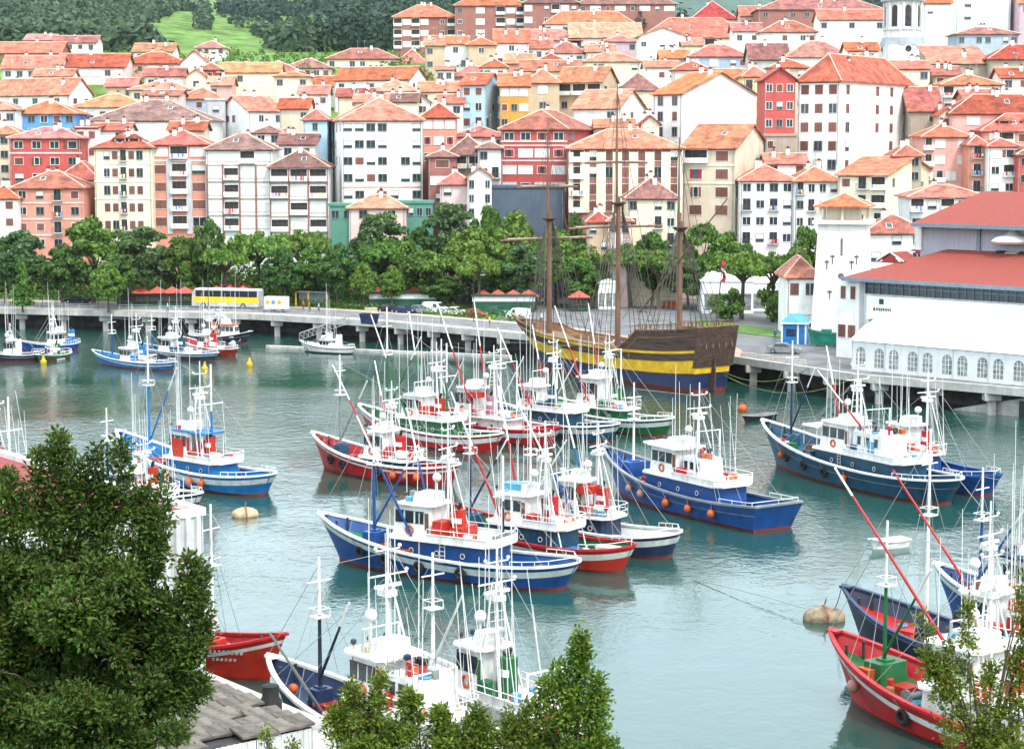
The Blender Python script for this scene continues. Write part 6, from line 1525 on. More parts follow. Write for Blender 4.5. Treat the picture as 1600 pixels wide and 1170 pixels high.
b = MB(); tip = hs_.pt(.99, hs_.zg(.99)); b.add([(tip.x - 1, -.5, tip.z), (tip.x - 1, .5, tip.z), (tip.x + 1.8, .12, tip.z + .7), (tip.x + 1.8, -.12, tip.z + .7), (tip.x - 1.2, 0, tip.z - 1.8)], [(0, 3, 2, 1), (0, 4, 3), (1, 2, 4), (3, 4, 2)]); b.build('beakhead', WOOD2, ship)
MASTM = mat('mast_wood', (.16, .085, .055), .7, var=.3, scale=1, stretch=(2, 2, .3))
RIG = mat('tarred_rope', (.10, .085, .07), .9, var=.2)
rg = MB()
for name_, t, px, ytop, dd in (('foremast', .80, 858, 190, 281), ('mainmast', .54, 966, 130, 270), ('mizzenmast', .25, 1063, 215, 262)):
    x = hs_.xg(t); zt_ = at(px, ytop, dd).z; zb_ = hs_.dz(t) - .2
    # slide so the mast stands at its pixel column
    M = Matrix.Translation(ship.location) @ Matrix.Rotation(rz, 4, 'Z'); best = None
    for q in range(-60, 61):
        w_ = M @ Vector((x + q * .1, 0, 15)); e = abs(800 + FPX * w_.x / w_.y - px)
        if best is None or e < best[0]: best = (e, x + q * .1)
    x = best[1]; zc = zb_ + (zt_ - zb_) * .56
    b = MB(); b.tube([(x, 0, zb_), (x, 0, zc + .8)], .42, 9, .3); b.build(name_, MASTM, ship, True)
    b = MB(); b.tube([(x + .38, 0, zc - 1.5), (x + .38, 0, zt_)], .22, 8, .07); b.build('topmast', MASTM, ship, True)
    b = MB(); b.lathe([(.5, zc - .5), (1.05, zc - .1), (1.05, zc + .05), (.95, zc + .05)], 12, Matrix.Translation((x, 0, 0))); b.build('top', WOOD, ship)
    for fz, yl in ((.50, 8.2), (.74, 5.4)) if name_ != 'mizzenmast' else ():
        b = MB(); z = zb_ + (zt_ - zb_) * fz - 1.2; b.tube([(x + .5, -yl, z), (x + .5, 0, z + .1), (x + .5, yl, z)], .16, 7); b.build('yard', MASTM, ship, True)
        for s in (-1, 1): rg.tube([(x + .5, s * yl * .95, z), (x + .38, 0, z + 4.5)], .025, 4)
        b = MB(); b.tube([(x + .62, -yl * .85, z + .14), (x + .66, -yl * .3, z + .08), (x + .62, yl * .3, z + .1), (x + .62, yl * .85, z + .14)], .17, 7); b.build('furled_sail', mat('sailcloth', (.38, .30, .22), .9, var=.2), ship, True)
    if name_ == 'mizzenmast':
        b = MB(); b.tube([(x + 8, .3, zb_ + 3.2), (x - 9.5, .3, zc + 4)], .15, 7, .08); b.build('lateen_yard', MASTM, ship, True)
    zt2 = zc - .3
    for s in (-1, 1):
        foot = []
        for k in range(6):
            tt = min(.95, max(.02, (x + L / 2) / L - .085 + .028 * k)); p = hs_.pt(tt, hs_.zg(tt)); foot.append(Vector((p.x, s * (p.y + .1), p.z - .3)))
        tp = Vector((x, s * .5, zt2))
        for f_ in foot: rg.tube([f_, tp], .05, 4)
        for i in range(1, 16): rg.tube([foot[0].lerp(tp, i / 17), foot[-1].lerp(tp, i / 17)], .024, 3)
        for f_ in (foot[0], foot[3]): rg.tube([f_, (x + .38, 0, zt_ - 1)], .04, 4)
    rg.tube([(x + .38, 0, zt_ - 1.0), (x + 13 if name_ != 'foremast' else tip.x + 1, 0, zb_ + 4 if name_ != 'foremast' else tip.z + .5)], .03, 4)
    rg.tube([(x, 0, zc), (x + 12 if name_ != 'foremast' else tip.x, 0, zb_ + 2)], .035, 4)
rg.build('rigging', RIG, ship)
b = MB(); xs = hs_.xg(0) + .4; b.use(WOOD).tube([(xs, 0, hs_.zg(0)), (xs - 1.2, 0, hs_.zg(0) + 9)], .07, 6); fs = []
b.use(PT['red']); 
for k in range(6):
    z = hs_.zg(0) + 8.6 - k * .45; xx = xs - 1.15 + k * .06
    b.use(PT['red'] if k != 2 else WHITE); w0, w1 = .25 * math.sin(k), .25 * math.sin(k + 1); b.add([(xx, w0, z), (xx - .9, w0 + .2, z - .2), (xx - .85, w1 + .2, z - .65), (xx + .06, w1, z - .45)], [(0, 1, 2, 3)])
b.build('ensign', None, ship)
pw = ship.matrix_basis @ Vector((hs_.xg(.40), 1.5, hs_.dz(.40)))
person('person in dark blue standing on the deck of the wooden ship', 0, 0, CL('blue', (.05, .09, .25)), CL('navy', (.03, .04, .08)), loc=pw)
# ------------------------------------------------------------------ fishing fleet
RW = lambda s=1, xf=.0, h=9.5, fwd=4.0, c='red': [(xf, .5, 2.3, (fwd, 1.3 * s, h), c, 'white', .58), (xf, -.5, 2.3, (fwd * .8, -1.3 * s, h), c, 'white', .58)]
def canopy(col, x0, x1, w, z):
    def f(root, h, X, zd, zt, zr):
        b = MB(); b.hbox(X(x0), X(x1), w, zt + z, zt + z + .14, 0, 0, 0, .3); b.build('canopy', PT[col], root)
        for xx in (X(x0) + .3, X(x1) - .3):
            for s in (-1, 1): b = MB(); b.tube([(xx, s * (w - .25), zt + .1), (xx, s * (w - .25), zt + z)], .045, 5); b.build('canopy_post', WHITE, root)
    return f
def second_mast(x, hgt, c1, c2, yoff=0):
    def f(root, h, X, zd, zt, zr): two_pole(root, 'after_mast', [(X(x), yoff, zd), (X(x), yoff, zd + hgt)], .13, c1, c2, .6, .09); b = MB(); b.tube([(X(x), -1.4 + yoff, zd + hgt * .66), (X(x), 1.4 + yoff, zd + hgt * .66)], .06, 5); b.build('crosstree', WHITE, root)
    return f
def gallows(x, w, hgt, col='white'):
    def f(root, h, X, zd, zt, zr):
        b = MB(); b.tube([(X(x), -w, zd), (X(x), -w, zd + hgt), (X(x), w, zd + hgt), (X(x), w, zd)], .09, 6); b.tube([(X(x) - 1.2, -w, zd), (X(x), -w, zd + hgt * .7)], .06, 5); b.tube([(X(x) - 1.2, w, zd), (X(x), w, zd + hgt * .7)], .06, 5); b.build('gallows', PT[col], root, True)
    return f
def accent(col, x0, x1, y0, y1, z0, z1, up=True):
    def f(root, h, X, zd, zt, zr):
        base = zt if up else zd; b = MB(); b.box(X(x0), X(x1), y0, y1, base + z0, base + z1); b.build('tarpaulin', PT[col], root)
    return f
def long_house(x0, x1, w, z1, col='white'):
    def f(root, h, X, zd, zt, zr):
        b = MB(); b.hbox(X(x0), X(x1), w, zt + .14, zt + z1, .2, .1, .06, .3); b.build('after_cabin', PT[col], root)
        rq = random.Random(int(x0 * 999))
        for i in range(7):
            cx, cy = rq.uniform(X(x0) + .4, X(x1) - .3), rq.uniform(-w, w) * .75; b = MB(); k = i % 4
            if k == 0: b.box(cx - .3, cx + .3, cy - .2, cy + .2, zt + z1 - .05, zt + z1 + .45)
            elif k == 1: b.lathe([(.13, 0), (.13, .5), (.24, .62), (.22, .8), (.1, .86)], 9, Matrix.Translation((cx, cy, zt + z1)))
            elif k == 2: b.lathe([(.2, 0), (.24, .1), (.24, .55), (.18, .6)], 10, Matrix.Translation((cx, cy, zt + z1)))
            else: b.torus(.26, .09, Matrix.Translation((cx, cy, zt + z1 + .09)) @ Matrix.Rotation(PI / 2, 4, 'X'), 12, 6)
            b.build(('locker_box', 'ventilator', 'drum', 'rope_coil')[k], PT[('grey', 'red', 'black', 'sky', 'orange', 'navy', 'cream')[i]], root, k > 0)
        b = MB(); yy = w - .1
        for zz in (.45, .9): b.tube([(X(x0) + .3, -yy, zt + z1 + zz), (X(x1) - .2, -yy, zt + z1 + zz)], .022, 4); b.tube([(X(x0) + .3, yy, zt + z1 + zz), (X(x1) - .2, yy, zt + z1 + zz)], .022, 4)
        for k in range(6):
            xx = X(x0) + .3 + (X(x1) - X(x0) - .5) * k / 5
            for s in (-1, 1): b.tube([(xx, s * yy, zt + z1 - .05), (xx, s * yy, zt + z1 + .9)], .022, 4)
        b.build('roof_railing', STEEL, root)
        for s in (-1, 1):
            for k in range(3): xx = X(x0) + (X(x1) - X(x0)) * (.2 + .25 * k); wpanel(root, xx, xx + .45, s * (w - .03), zt + z1 * .5, zt + z1 * .8, 'y', s)
    return f
def ladder(x, y):
    def f(root, h, X, zd, zt, zr):
        b = MB()
        for s in (-.22, .22): b.tube([(X(x) + s, y, zd), (X(x) + s, y, zt + .1)], .03, 4)
        for k in range(6): b.tube([(X(x) - .22, y, zd + .2 + k * .33), (X(x) + .22, y, zd + .2 + k * .33)], .022, 4)
        b.build('ladder', WHITE, root)
    return f
# centre raft
boat('c1', 'blue fishing boat with a broad white stripe and green deck, nearest in the centre', (520, 873), (886, 920), 6.0, hull='blue', inner='blue', deck='lgreen', lower='blue', hx=(-.22, .17), wx=(.01, .165), acc='scarlet', fm=(.27, 10.5, 'blue', 'white'), am=(-.02, 6), aft='bulwark', seed=11,
     fend=[(.80, 1, 'T'), (.68, 1, 'T'), (.53, 1, 'T'), (.36, 1, 'T')], poles=RW(xf=.08, c='blue', h=9), extra=[accent('scarlet', -.04, .0, .2, 1.5, .2, 1.5), accent('scarlet', -.10, -.06, -1.2, 1.1, .2, 1.1), second_mast(-.19, 8.5, 'navy', 'white', -1.4), ladder(-.05, 1.95)])
boat('c2', 'red-sterned fishing boat with teal deckhouse rafted behind the nearest blue boat', (700, 852), (975, 893), 5.2, hull='scarlet', rail='red', inner='green', deck='green', lower='teal', hx=(-.2, .18), wx=(-.02, .16), acc='red', fm=(.32, 10, 'navy', 'white'), aft='bulwark', seed=12,
     poles=RW(xf=.1, h=10), extra=[accent('sky', .02, .12, -.5, .9, 2.6, 3.1), gallows(-.16, 1.6, 6.5), accent('azure', -.27, -.22, .3, 1.5, -.2, .9, False)])
boat('c3', 'dark blue fishing boat with a white stern stripe, far side of the centre raft', (790, 838), (1050, 871), 5.0, hull='navy', inner='white', deck='green', lower='navy', hx=(-.16, .16), wx=(-.02, .14), acc='scarlet', fm=(.3, 9, 'white', 'white'), seed=13, poles=RW(xf=.02, h=8, c='blue'), extra=[accent('scarlet', -.08, .0, .0, 1.3, 1.9, 2.5)])
# middle raft
boat('m4', 'red fishing boat with a blue deck and black tyres, left of the middle raft', (500, 731), (704, 759), 5.2, hull='red', rail='white', stripe=('white', .3, .5), inner='red', deck='teal', lower='teal', hx=(-.22, .1), wx=(-.06, .09), acc='red', fm=(.29, 10, 'grey', 'white'), seed=14, h1=1.5,
     fend=[(.82, 1, 'T'), (.70, 1, 'T'), (.42, 1, 'T'), (.30, 1, 'O'), (.22, 1, 'O'), (.14, 1, 'O')], poles=RW(xf=.0, h=8), extra=[accent('scarlet', -.12, -.07, -.3, .9, .2, 1.2)])
boat('m5', 'red fishing boat with green deckhouse and white bow rim', (572, 682), (772, 707), 5.4, hull='red', rail='white', inner='green', deck='green', lower='green', hx=(-.2, .16), wx=(-.02, .14), acc='scarlet', fm=(.28, 13, 'green', 'white'), seed=15, poles=RW(xf=.08, h=11, c='green'), aft='bulwark', extra=[accent('scarlet', -.06, .01, .2, 1.2, .4, 1.4), second_mast(-.14, 10.5, 'green', 'white'), gallows(.02, 1.5, 6.2)])
boat('m6', 'red fishing boat with a pink-trimmed white wheelhouse in the middle raft', (660, 673), (862, 697), 5.4, hull='red', rail='red', inner='red', deck='red', lower='white', hx=(-.22, .18), wx=(.02, .17), acc='pink', visor='white', fm=(.3, 9, 'white', 'white'), seed=16, h2=2.9, poles=RW(xf=.02, h=12), extra=[accent('scarlet', -.02, .05, .3, 1.4, 2.1, 2.7), gallows(-.16, 1.7, 8)])
boat('m7', 'teal blue fishing boat with twin white stern stripes in the middle raft', (752, 668), (955, 691), 5.4, hull='teal', inner='teal', deck='teal', lower='teal', hx=(-.24, .16), wx=(.0, .15), acc='teal', fm=(.3, 9, 'white', 'white'), seed=17, h2=2.6, poles=RW(xf=.02, h=9), aft='bulwark', extra=[gallows(.02, 1.4, 6.6)])
boat('m8', 'green fishing boat with a white wheelhouse, right end of the middle raft', (840, 658), (1041, 681), 5.2, hull='green', inner='green', deck='green', lower='green', hx=(-.22, .14), wx=(-.04, .13), acc='green', fm=(.3, 8, 'white', 'white'), seed=18, h2=2.8, poles=RW(xf=.02, h=11), extra=[accent('lgreen', -.02, .05, .2, 1.1, 2.3, 2.7), gallows(-.1, 1.4, 8.5)])
# lone boats on the right
boat('r9', 'royal blue fishing boat with a flat transom and pale ball fenders', (957, 766), (1205, 828), 6.2, st='transom', hull='blue', stripe=None, rail='grey', inner='blue', deck='blue', lower='blue', hx=(-.26, .16), wx=(-.02, .14), acc='red', fm=(.31, 8.5, 'white', 'white'), bowr=2.2, fb=1.8, seed=19, aft='bulwark', h2=2.5,
     fend=[(.73, 1, 'P'), (.64, 1, 'P'), (.47, 1, 'O'), (.34, 1, 'O'), (.21, 1, 'O')], boom=False, extra=[long_house(-.16, -.03, 1.25, 2.0), gallows(-.12, 1.3, 6.5), canopy('white', .10, .18, 1.6, 2.5), accent('scarlet', .20, .25, -1.4, -.2, .0, .9, False), accent('scarlet', .20, .25, .3, 1.5, .0, .9, False)])
boat('r10', 'large teal-blue fishing boat with a long white superstructure on the right', (1205, 724), (1480, 788), 6.6, hull='teal', stripe=None, rail='white', inner='teal', deck='teal', lower='teal', hx=(-.30, .13), wx=(-.04, .12), acc='teal', fm=(.33, 10.5, 'navy', 'white'), bowr=2.4, fb=1.9, seed=20, aft='bulwark', h2=2.4, am=(-.02, 6),
     fend=[(.82, 1, 'O'), (.79, 1, 'T'), (.66, 1, 'T'), (.53, 1, 'T'), (.41, 1, 'O')], poles=[(.02, .3, 4.6, (5, -2, 7), 'red', 'white', .5), (-.12, .3, 4, (4, 3, 6), 'red', 'white', .5)], extra=[long_house(-.22, -.05, 1.5, 2.3), gallows(-.12, 1.5, 6.5), canopy('white', .11, .2, 1.8, 1.9), second_mast(-.08, 8, 'teal', 'white', 1.0), ladder(-.02, 2.1), accent('sky', -.17, -.14, 1.4, 1.56, .5, 1.6)])
boat('r11', 'dark blue boat whose stern pokes out behind the large teal-blue one', (1330, 727), (1545, 775), 5.4, hull='blue', stripe=('blue', .2, .4), rail='blue', inner='blue', deck='blue', lower='blue', hx=(-.1, .18), wx=(.0, .14), fm=None, seed=21, net=False)
# left boats
boat('l12', 'azure blue fishing boat with a thick white bow rim at left', (196, 737), (413, 774), 5.6, hull='azure', rail='white', inner='azure', deck='azure', lower='azure', hx=(-.24, .1), wx=(-.06, .09), wcol='white', visor='azure', bowr=2.5, acc='scarlet', fm=(.27, 12, 'azure', 'white'), seed=22, aft='bulwark',
     fend=[(.36, 1, 'O'), (.28, 1, 'O'), (.52, 1, 'O')], extra=[second_mast(-.14, 11, 'azure', 'white'), accent('scarlet', -.02, .05, .6, 1.35, .2, 1.9), accent('scarlet', -.12, -.08, -.6, .9, .2, 1.8), accent('scarlet', .14, .2, -.9, .6, .2, 1.2, False), canopy('azure', -.16, -.06, 1.5, 2.6)])
boat('l12b', 'dark navy fishing boat with a white bridge beside the azure boat', (140, 776), (302, 801), 4.4, h1=.9, h2=1.6, fb=1.25, bowr=1.4, hull='navy', rail='white', inner='navy', deck='navy', lower='navy', hx=(-.24, .12), wx=(-.05, .1), acc='scarlet', fm=(.27, 7.5, 'navy', 'white'), am=(-.05, 3), seed=23, aft='bulwark', fend=[(.2, 1, 'O')], extra=[accent('scarlet', -.14, -.1, -.5, .6, .2, .9)])
boat('l12c', 'white-housed fishing boat half hidden by the tree at far left', (-105, 762), (70, 795), 5.2, hull='blue', inner='white', deck='grey', lower='white', hx=(-.24, .14), seed=24, fm=(.27, 8.5, 'white', 'white'), extra=[second_mast(-.2, 9, 'white', 'white')])
# small far boats along the left quay
sm = dict(h1=.9, rw=.14, h2=1.8, bowr=1.1, fb=1.0, sternr=.25, net=False, rings=False, boom=False, gear=False)
boat('f13', 'bright blue small fishing boat with white cabin nearest the left quay piles', (152, 569), (268, 579), 4.0, hull='azure', inner='azure', deck='azure', lower='azure', fm=(.25, 7, 'blue', 'white'), hx=(-.2, .12), am=(-.05, 5.5), acc='azure', seed=31, stripe=('white', .3, .5), **sm)
boat('f13b', 'blue small fishing boat with a pale stripe behind the bright blue one', (208, 554), (334, 564), 4.0, hull='teal', inner='azure', deck='teal', lower='white', fm=(.22, 6, 'blue', 'white'), hx=(-.26, .1), am=(-.05, 5), acc='teal', seed=32, stripe=('white', .22, .42), **sm)
boat('f13c', 'small boat with a red stern behind the blue small boats', (285, 546), (365, 557), 3.4, hull='scarlet', inner='red', deck='green', lower='white', fm=None, hx=(-.2, .1), am=(-.05, 4), seed=33, stripe=('white', .1, .16), **sm)
boat('f13d', 'dark workboat with an orange-topped white cabin by the quay piles', (388, 537), (300, 533), 3.6, hull='dblue', inner='grey', deck='grey', lower='white', hx=(-.1, .3), wx=(.02, .28), wcol='white', visor='orange', fm=None, am=(.0, 2.5), acc='orange', seed=34, stripe=None, **sm)
boat('f14', 'small dark boat with a low white cabin at the left edge', (-30, 566), (66, 563), 3.6, hull='dblue', inner='dblue', deck='grey', lower='white', fm=None, hx=(-.1, .2), am=(.0, 3), acc='white', seed=35, stripe=None, **sm)
boat('f14b', 'small blue boat with a boxy white cabin near the left edge', (28, 550), (122, 546), 3.6, hull='blue', inner='azure', deck='azure', lower='azure', fm=None, hx=(-.3, .1), wx=(-.25, .0), am=(-.1, 4), acc='azure', seed=36, stripe=('white', .1, .16), **sm)
boat('f14c', 'small dark green boat at the far left, in front of the blue one', (60, 566), (106, 558), 2.6, hull='green', inner='green', deck='green', lower='green', fm=None, hx=(-.2, .1), h1=.3, h2=.6, bowr=.5, fb=.7, sternr=.2, net=False, rings=False, boom=False, am=(0, 1.2), acc='green', gear=False, rw=.12, stripe=None, seed=37)
boat('f15', 'white motor launch with a dark waterline moored at the pontoon', (474, 549), (551, 553), 2.9, hull='white', boot='black', stripe=('red', .1, .22), inner='white', deck='white', lower='white', fm=None, hx=(-.2, .22), wx=(-.1, .14), h1=.6, h2=1.3, bowr=.8, fb=.9, sternr=.1, net=False, rings=False, boom=False, am=(-.02, 1.4), acc='white', gear=False, rw=.12, seed=38, cat='motor boat', name='motor_launch')
# foreground
boat('n16', 'navy blue boat with a tall white mast below the left warehouse', (438, 1114), (770, 1236), 5.4, hull='navy', stripe=None, rail='white', inner='navy', deck='navy', lower='white', hx=(-.30, .06), wx=(-.10, .05), fm=(.25, 8.4, 'dblue', 'white'), am=(-.05, 7.5), seed=41, bowr=1.6, poles=[(.2, .2, .5, (-1, 4.2, 5.5), 'grey', 'grey', .5)], extra=[long_house(-.26, -.11, 1.3, 2.0), gallows(-.02, 1.2, 6.2), gallows(-.24, 1.4, 4.6)])
boat('n16b', 'white boat with a red and green stern panel at the bottom centre', (626, 1102), (905, 1200), 5.0, hull='white', stripe=('white', .3, .8), inner='white', deck='grey', lower='white', hx=(-.34, .1), wx=(-.06, .08), fm=(.26, 8, 'white', 'white'), acc='green', seed=42, aft='bulwark', extra=[accent('scarlet', -.42, -.37, .2, 1.6, -1.6, .2), gallows(-.3, 1.2, 4), accent('green', -.4, -.36, -1.5, -.1, -1.2, .4)])
boat('n17', 'bright red boat with white lettering on its bow beside the warehouse', (430, 1066), (168, 1020), 4.8, hull='scarlet', stripe=('white', .3, .55), rail='red', inner='red', deck='red', lower='white', hx=(-.3, .08), wx=(-.1, .06), acc='red', fm=(.12, 9.5, 'white', 'white'), seed=43, bowr=1.5)
boat('n18', 'red boat with a green deck and green-footed mast, nearest at the right', (1318, 1090), (1740, 1224), 6.0, hull='red', stripe=('white', .45, .85), rail='red', inner='red', deck='green', lower='white', hx=(-.28, .1), wx=(-.08, .09), acc='scarlet', fm=(.29, 9.3, 'green', 'white'), lock='green', seed=44, bowr=2.3, fend=[(.62, 1, 'T'), (.86, 1, 'P')], poles=[(.0, .1, 3.0, (7.5, 2.6, 10.5), 'red', 'white', .86)], extra=[gallows(.0, 1.4, 6)])
boat('n18b', 'dark navy boat with a red deck behind the nearest red boat', (1336, 1008), (1715, 1095), 6.0, hull='dblue', stripe=('lilac', .1, .25), rail='navy', inner='dblue', deck='red', lower='red', hx=(-.3, .0), wx=(-.12, -.01), acc='scarlet', fm=(.16, 13.5, 'white', 'white'), lock='dblue', seed=45, bowr=2.2, boom=False, poles=[(-.1, .2, 3.0, (6.5, 1.2, 8.5), 'red', 'red', .8)])
boat('n18c', 'blue boat with a navy canopy at the right edge', (1478, 962), (1835, 1032), 5.4, hull='blue', inner='blue', deck='grey', lower='white', hx=(-.2, .2), wx=(.06, .18), visor='navy', acc='scarlet', fm=(.3, 9, 'blue', 'white'), seed=46, extra=[canopy('navy', .05, .22, 1.9, 2.7)])
# named things on decks
def deck_pt(k, t, y): 
    r, h = FB[k]; return r.matrix_basis @ Vector((h.xg(t), y, h.dz(t) + .02)), r.rotation_euler.z
for k, t, y, lab, col, sx, sy, sz, nm in (
    ('c1', .60, 1.5, 'orange plastic tub on the deck of the nearest blue boat', 'orange', 1.3, 1.1, .9, 'fish_tub'),
    ('c1', .12, .4, 'brown wooden crate on the stern of the nearest blue boat', 'rust', .9, .8, .7, 'fish_crate'),
    ('r10', .80, .6, 'green crate among red ones on the teal boat foredeck', 'lgreen', .9, .7, .5, 'fish_crate'),
    ('r10', .84, 1.0, 'red crate near the bow of the teal boat', 'scarlet', 1.2, .9, .6, 'fish_crate'),
    ('r10', .74, -.8, 'rust-red crate by the deckhouse of the teal boat', 'rust', 1.3, .9, .7, 'fish_crate'),
    ('m4', .34, 1.4, 'green drum-like tub beside the deckhouse of the red left boat', 'lgreen', .7, .7, .8, 'fish_tub'),
    ('n18', .80, 1.0, 'orange tub on the foredeck of the nearest red boat', 'orange', .9, .8, .8, 'fish_tub'),
    ('c2', .1, .5, 'white fish box stack on the red-sterned boat', 'white', 1.6, 1.0, 1.0, 'fish_crate'),
    ('r9', .62, 1.2, 'brown crate ahead of the royal blue deckhouse', 'rust', 1.0, .8, .5, 'fish_crate')):
    p, rzz = deck_pt(k, t, y); crate(lab, p, rzz + random.uniform(-.2, .2), col, sx, sy, sz, nm, 'tub' if 'tub' in nm else 'crate')
# dinghies
def dinghy(label, bow, stern, B, hull, inner, name='dinghy'):
    a, c = onz(*bow, 0), onz(*stern, 0); d = a - c; r = empty(name, (a + c) / 2, math.atan2(d.y, d.x)); r.location.z = 0; tag(r, label, 'dinghy'); h = Hull(d.length / .9, B, .55, .3, .05, 'transom', bh=.4)
    h.band(lambda t: -.25, lambda t: h.zg(t), 4).build('hull', PT[hull], r, True); h.rail(.1, .06).build('gunwale', PT['white' if hull != 'black' else 'grey'], r); h.inner().build('inside', PT[inner], r, True); h.deck().build('floor', PT[inner], r)
    for t in (.3, .6): p = h.pt(t, h.zg(t) - .12, .1); b = MB(); b.box(p.x - .15, p.x + .15, -p.y, p.y, p.z - .03, p.z); b.build('thwart', BROWN if inner != 'white' else WHITE, r)
    return r
dinghy('small white dinghy floating between the royal blue and red boats', (1362, 858), (1412, 852), 1.7, 'white', 'white')
dinghy('small dark dinghy lying off the bow of the large teal boat', (1162, 660), (1206, 653), 1.6, 'black', 'grey')
# green boat ashore
p = onz(1290, 541, 3.5); r = empty('green_boat', p + Vector((0, 0, .55)), 2.9); tag(r, 'green boat standing ashore on the right quay beside the blue kiosk', 'boat'); h = Hull(5.2, 2.0, 1.3, .6, .1, 'transom', bh=.4)
h.band(lambda t: -.3, lambda t: h.zg(t), 5).build('hull', paint('sea_green', (.02, .25, .18)), r, True); h.rail(.1, .06).build('gunwale', paint('sea_green', (.02, .25, .18)), r); h.inner().build('inside', PT['green'], r, True); h.deck().build('floor', PT['green'], r)
b = MB(); b.hbox(-.9, .9, .7, .9, 1.9, .1, .3, .05, .15); b.build('cuddy', paint('sea_green', (.02, .25, .18)), r)
for x in (-1.4, 1.2): b = MB(); b.box(x - .1, x + .1, -.9, .9, -.55, -.25); b.build('cradle', BROWN, r)
# mooring lines from the fleet, thin and slack
def line(label, pts_px, name='mooring_line', r=.035, m=None, sag=1.0):
    a, c = pts_px; b = MB(); P_ = []
    for i in range(15):
        t = i / 14; p = a.lerp(c, t); p.z -= sag * 4 * t * (1 - t); P_.append(p)
    b.tube(P_, r, 5); o = b.build(name, m or ROPE, None, True); tag(o, label, 'rope'); return o
line('slack mooring line from the weathered buoy to the dark navy boat', (onz(1300, 955, .5), at(1316, 912, 129)), sag=.4)
line('long mooring line running left from the weathered buoy over the water', (onz(1275, 955, .6), onz(1085, 905, .05)), sag=-.1)
line('mooring line from the stern of the wooden ship to the right quay', (at(1130, 585, 258), onz(1335, 590, 3.6)), sag=2.2, r=.07, m=mat('weedy_rope', (.10, .13, .05), .95, var=.4))
line('second mooring line from the wooden ship to the right quay', (at(1125, 578, 258), onz(1260, 578, 3.6)), sag=1.5, r=.06, m=MC['weedy_rope'])
# lettering on the bow of the bright red boat
r_, h_ = FB['n17']; b = MB(); x = .62
rr = random.Random(5)
for row, (z, hh, n_, t0) in enumerate(((1.75, .30, 9, .70), (1.30, .18, 6, .735))):
    for i in range(n_):
        t = t0 + i * .019; w_ = .011
        for dz, h2_ in ((0, hh),) if i % 3 else ((0, hh * .35), (hh * .6, hh * .4)):
            p, q = h_.pt(t, z + dz, -.03), h_.pt(t + w_, z + dz, -.03); p2, q2 = h_.pt(t, z + dz + h2_, -.03), h_.pt(t + w_, z + dz + h2_, -.03)
            b.add([(v.x, -v.y, v.z) for v in (p, q, q2, p2)], [(0, 1, 2, 3)])
b.build('name_lettering', WHITE, r_)
# ------------------------------------------------------------------ near quay, warehouse, shed
EL = Vector((-.62, .785, 0)); ES = Vector((-.785, -.62, 0)); CW = at(315, 799, 105)
nq = MB(); e0 = Vector((CW.x, CW.y, 2.8)) + Vector((1.6, .8, 0)); pts = [e0 + EL * 75, e0 - EL * 45, e0 - EL * 45 + ES * 90, e0 + EL * 75 + ES * 90]
nq.add(pts + [p - Vector((0, 0, 5)) for p in pts], [(0, 3, 2, 1), (0, 1, 5, 4)]); tag(nq.build('near_quay', CONC), kind='structure')
wz = CW.z - 2.8; ww = empty('warehouse', (CW.x, CW.y, 2.8), math.atan2(EL.y, EL.x)); tag(ww, 'white corrugated warehouse with a red roof behind the left foreground tree', 'warehouse')
# local x along EL (away), local y to the left of it = ES
WL, WW = 46.0, 15.0
panel = mat('white_corrugated', (.52, .53, .55), .5, var=.12, scale=1, dirt=.4, dirtcol=(.25, .2, .16))
def corr(b, p0, p1, z0, z1, pitch=.62, dep=.2):
    d = (p1 - p0); n = int(d.length / pitch); d.normalize(); nr = Vector((d.y, -d.x, 0)); vs = []
    prof = [(0, 0), (.25, 0), (.35, 1), (.75, 1), (.85, 0)]
    for i in range(n):
        for f, o in prof: q = p0 + d * ((i + f) * pitch) + nr * (dep * o); vs += [(q.x, q.y, z0), (q.x, q.y, z1)]
    k = len(vs) // 2; b.add(vs, [(2 * i, 2 * i + 2, 2 * i + 3, 2 * i + 1) for i in range(k - 1)])
for i in range(8):
    b = MB(); y0, y1 = WW * i / 8, WW * (i + 1) / 8; corr(b, Vector((0, y1, 0)), Vector((0, y0, 0)), 0, wz - .15, (y1 - y0) / 3.0); b.build('wall_panel', panel, ww)
for i in range(10):
    b = MB(); x0, x1 = WL * i / 10, WL * (i + 1) / 10; corr(b, Vector((x0, 0, 0)), Vector((x1, 0, 0)), 0, wz - .15); b.build('wall_panel', panel, ww)
b = MB(); b.box(.02, WL, .02, WW, 0, wz - .4); b.build('core', panel, ww)
rm = mat('warehouse_roof', (.24, .035, .035), .85, var=.16, scale=2, dirt=.3, dirtcol=(.15, .04, .03)); b = MB(); b.add([(.1, .3, wz - .1), (WL, .3, wz - .1), (WL, WW / 2, wz + 1.2), (.1, WW / 2, wz + 1.2), (WL, WW, wz - .1), (.1, WW, wz - .1)], [(0, 1, 2, 3), (3, 2, 4, 5)]); b.build('roof', rm, ww)
b = MB(); b.box(-.12, WL, -.2, .35, wz - .2, wz + .22); b.build('parapet', WHITE, ww); b = MB(); b.box(-.14, .2, .35, WW, wz - .2, wz + .2); b.build('gable_parapet', WHITE, ww)
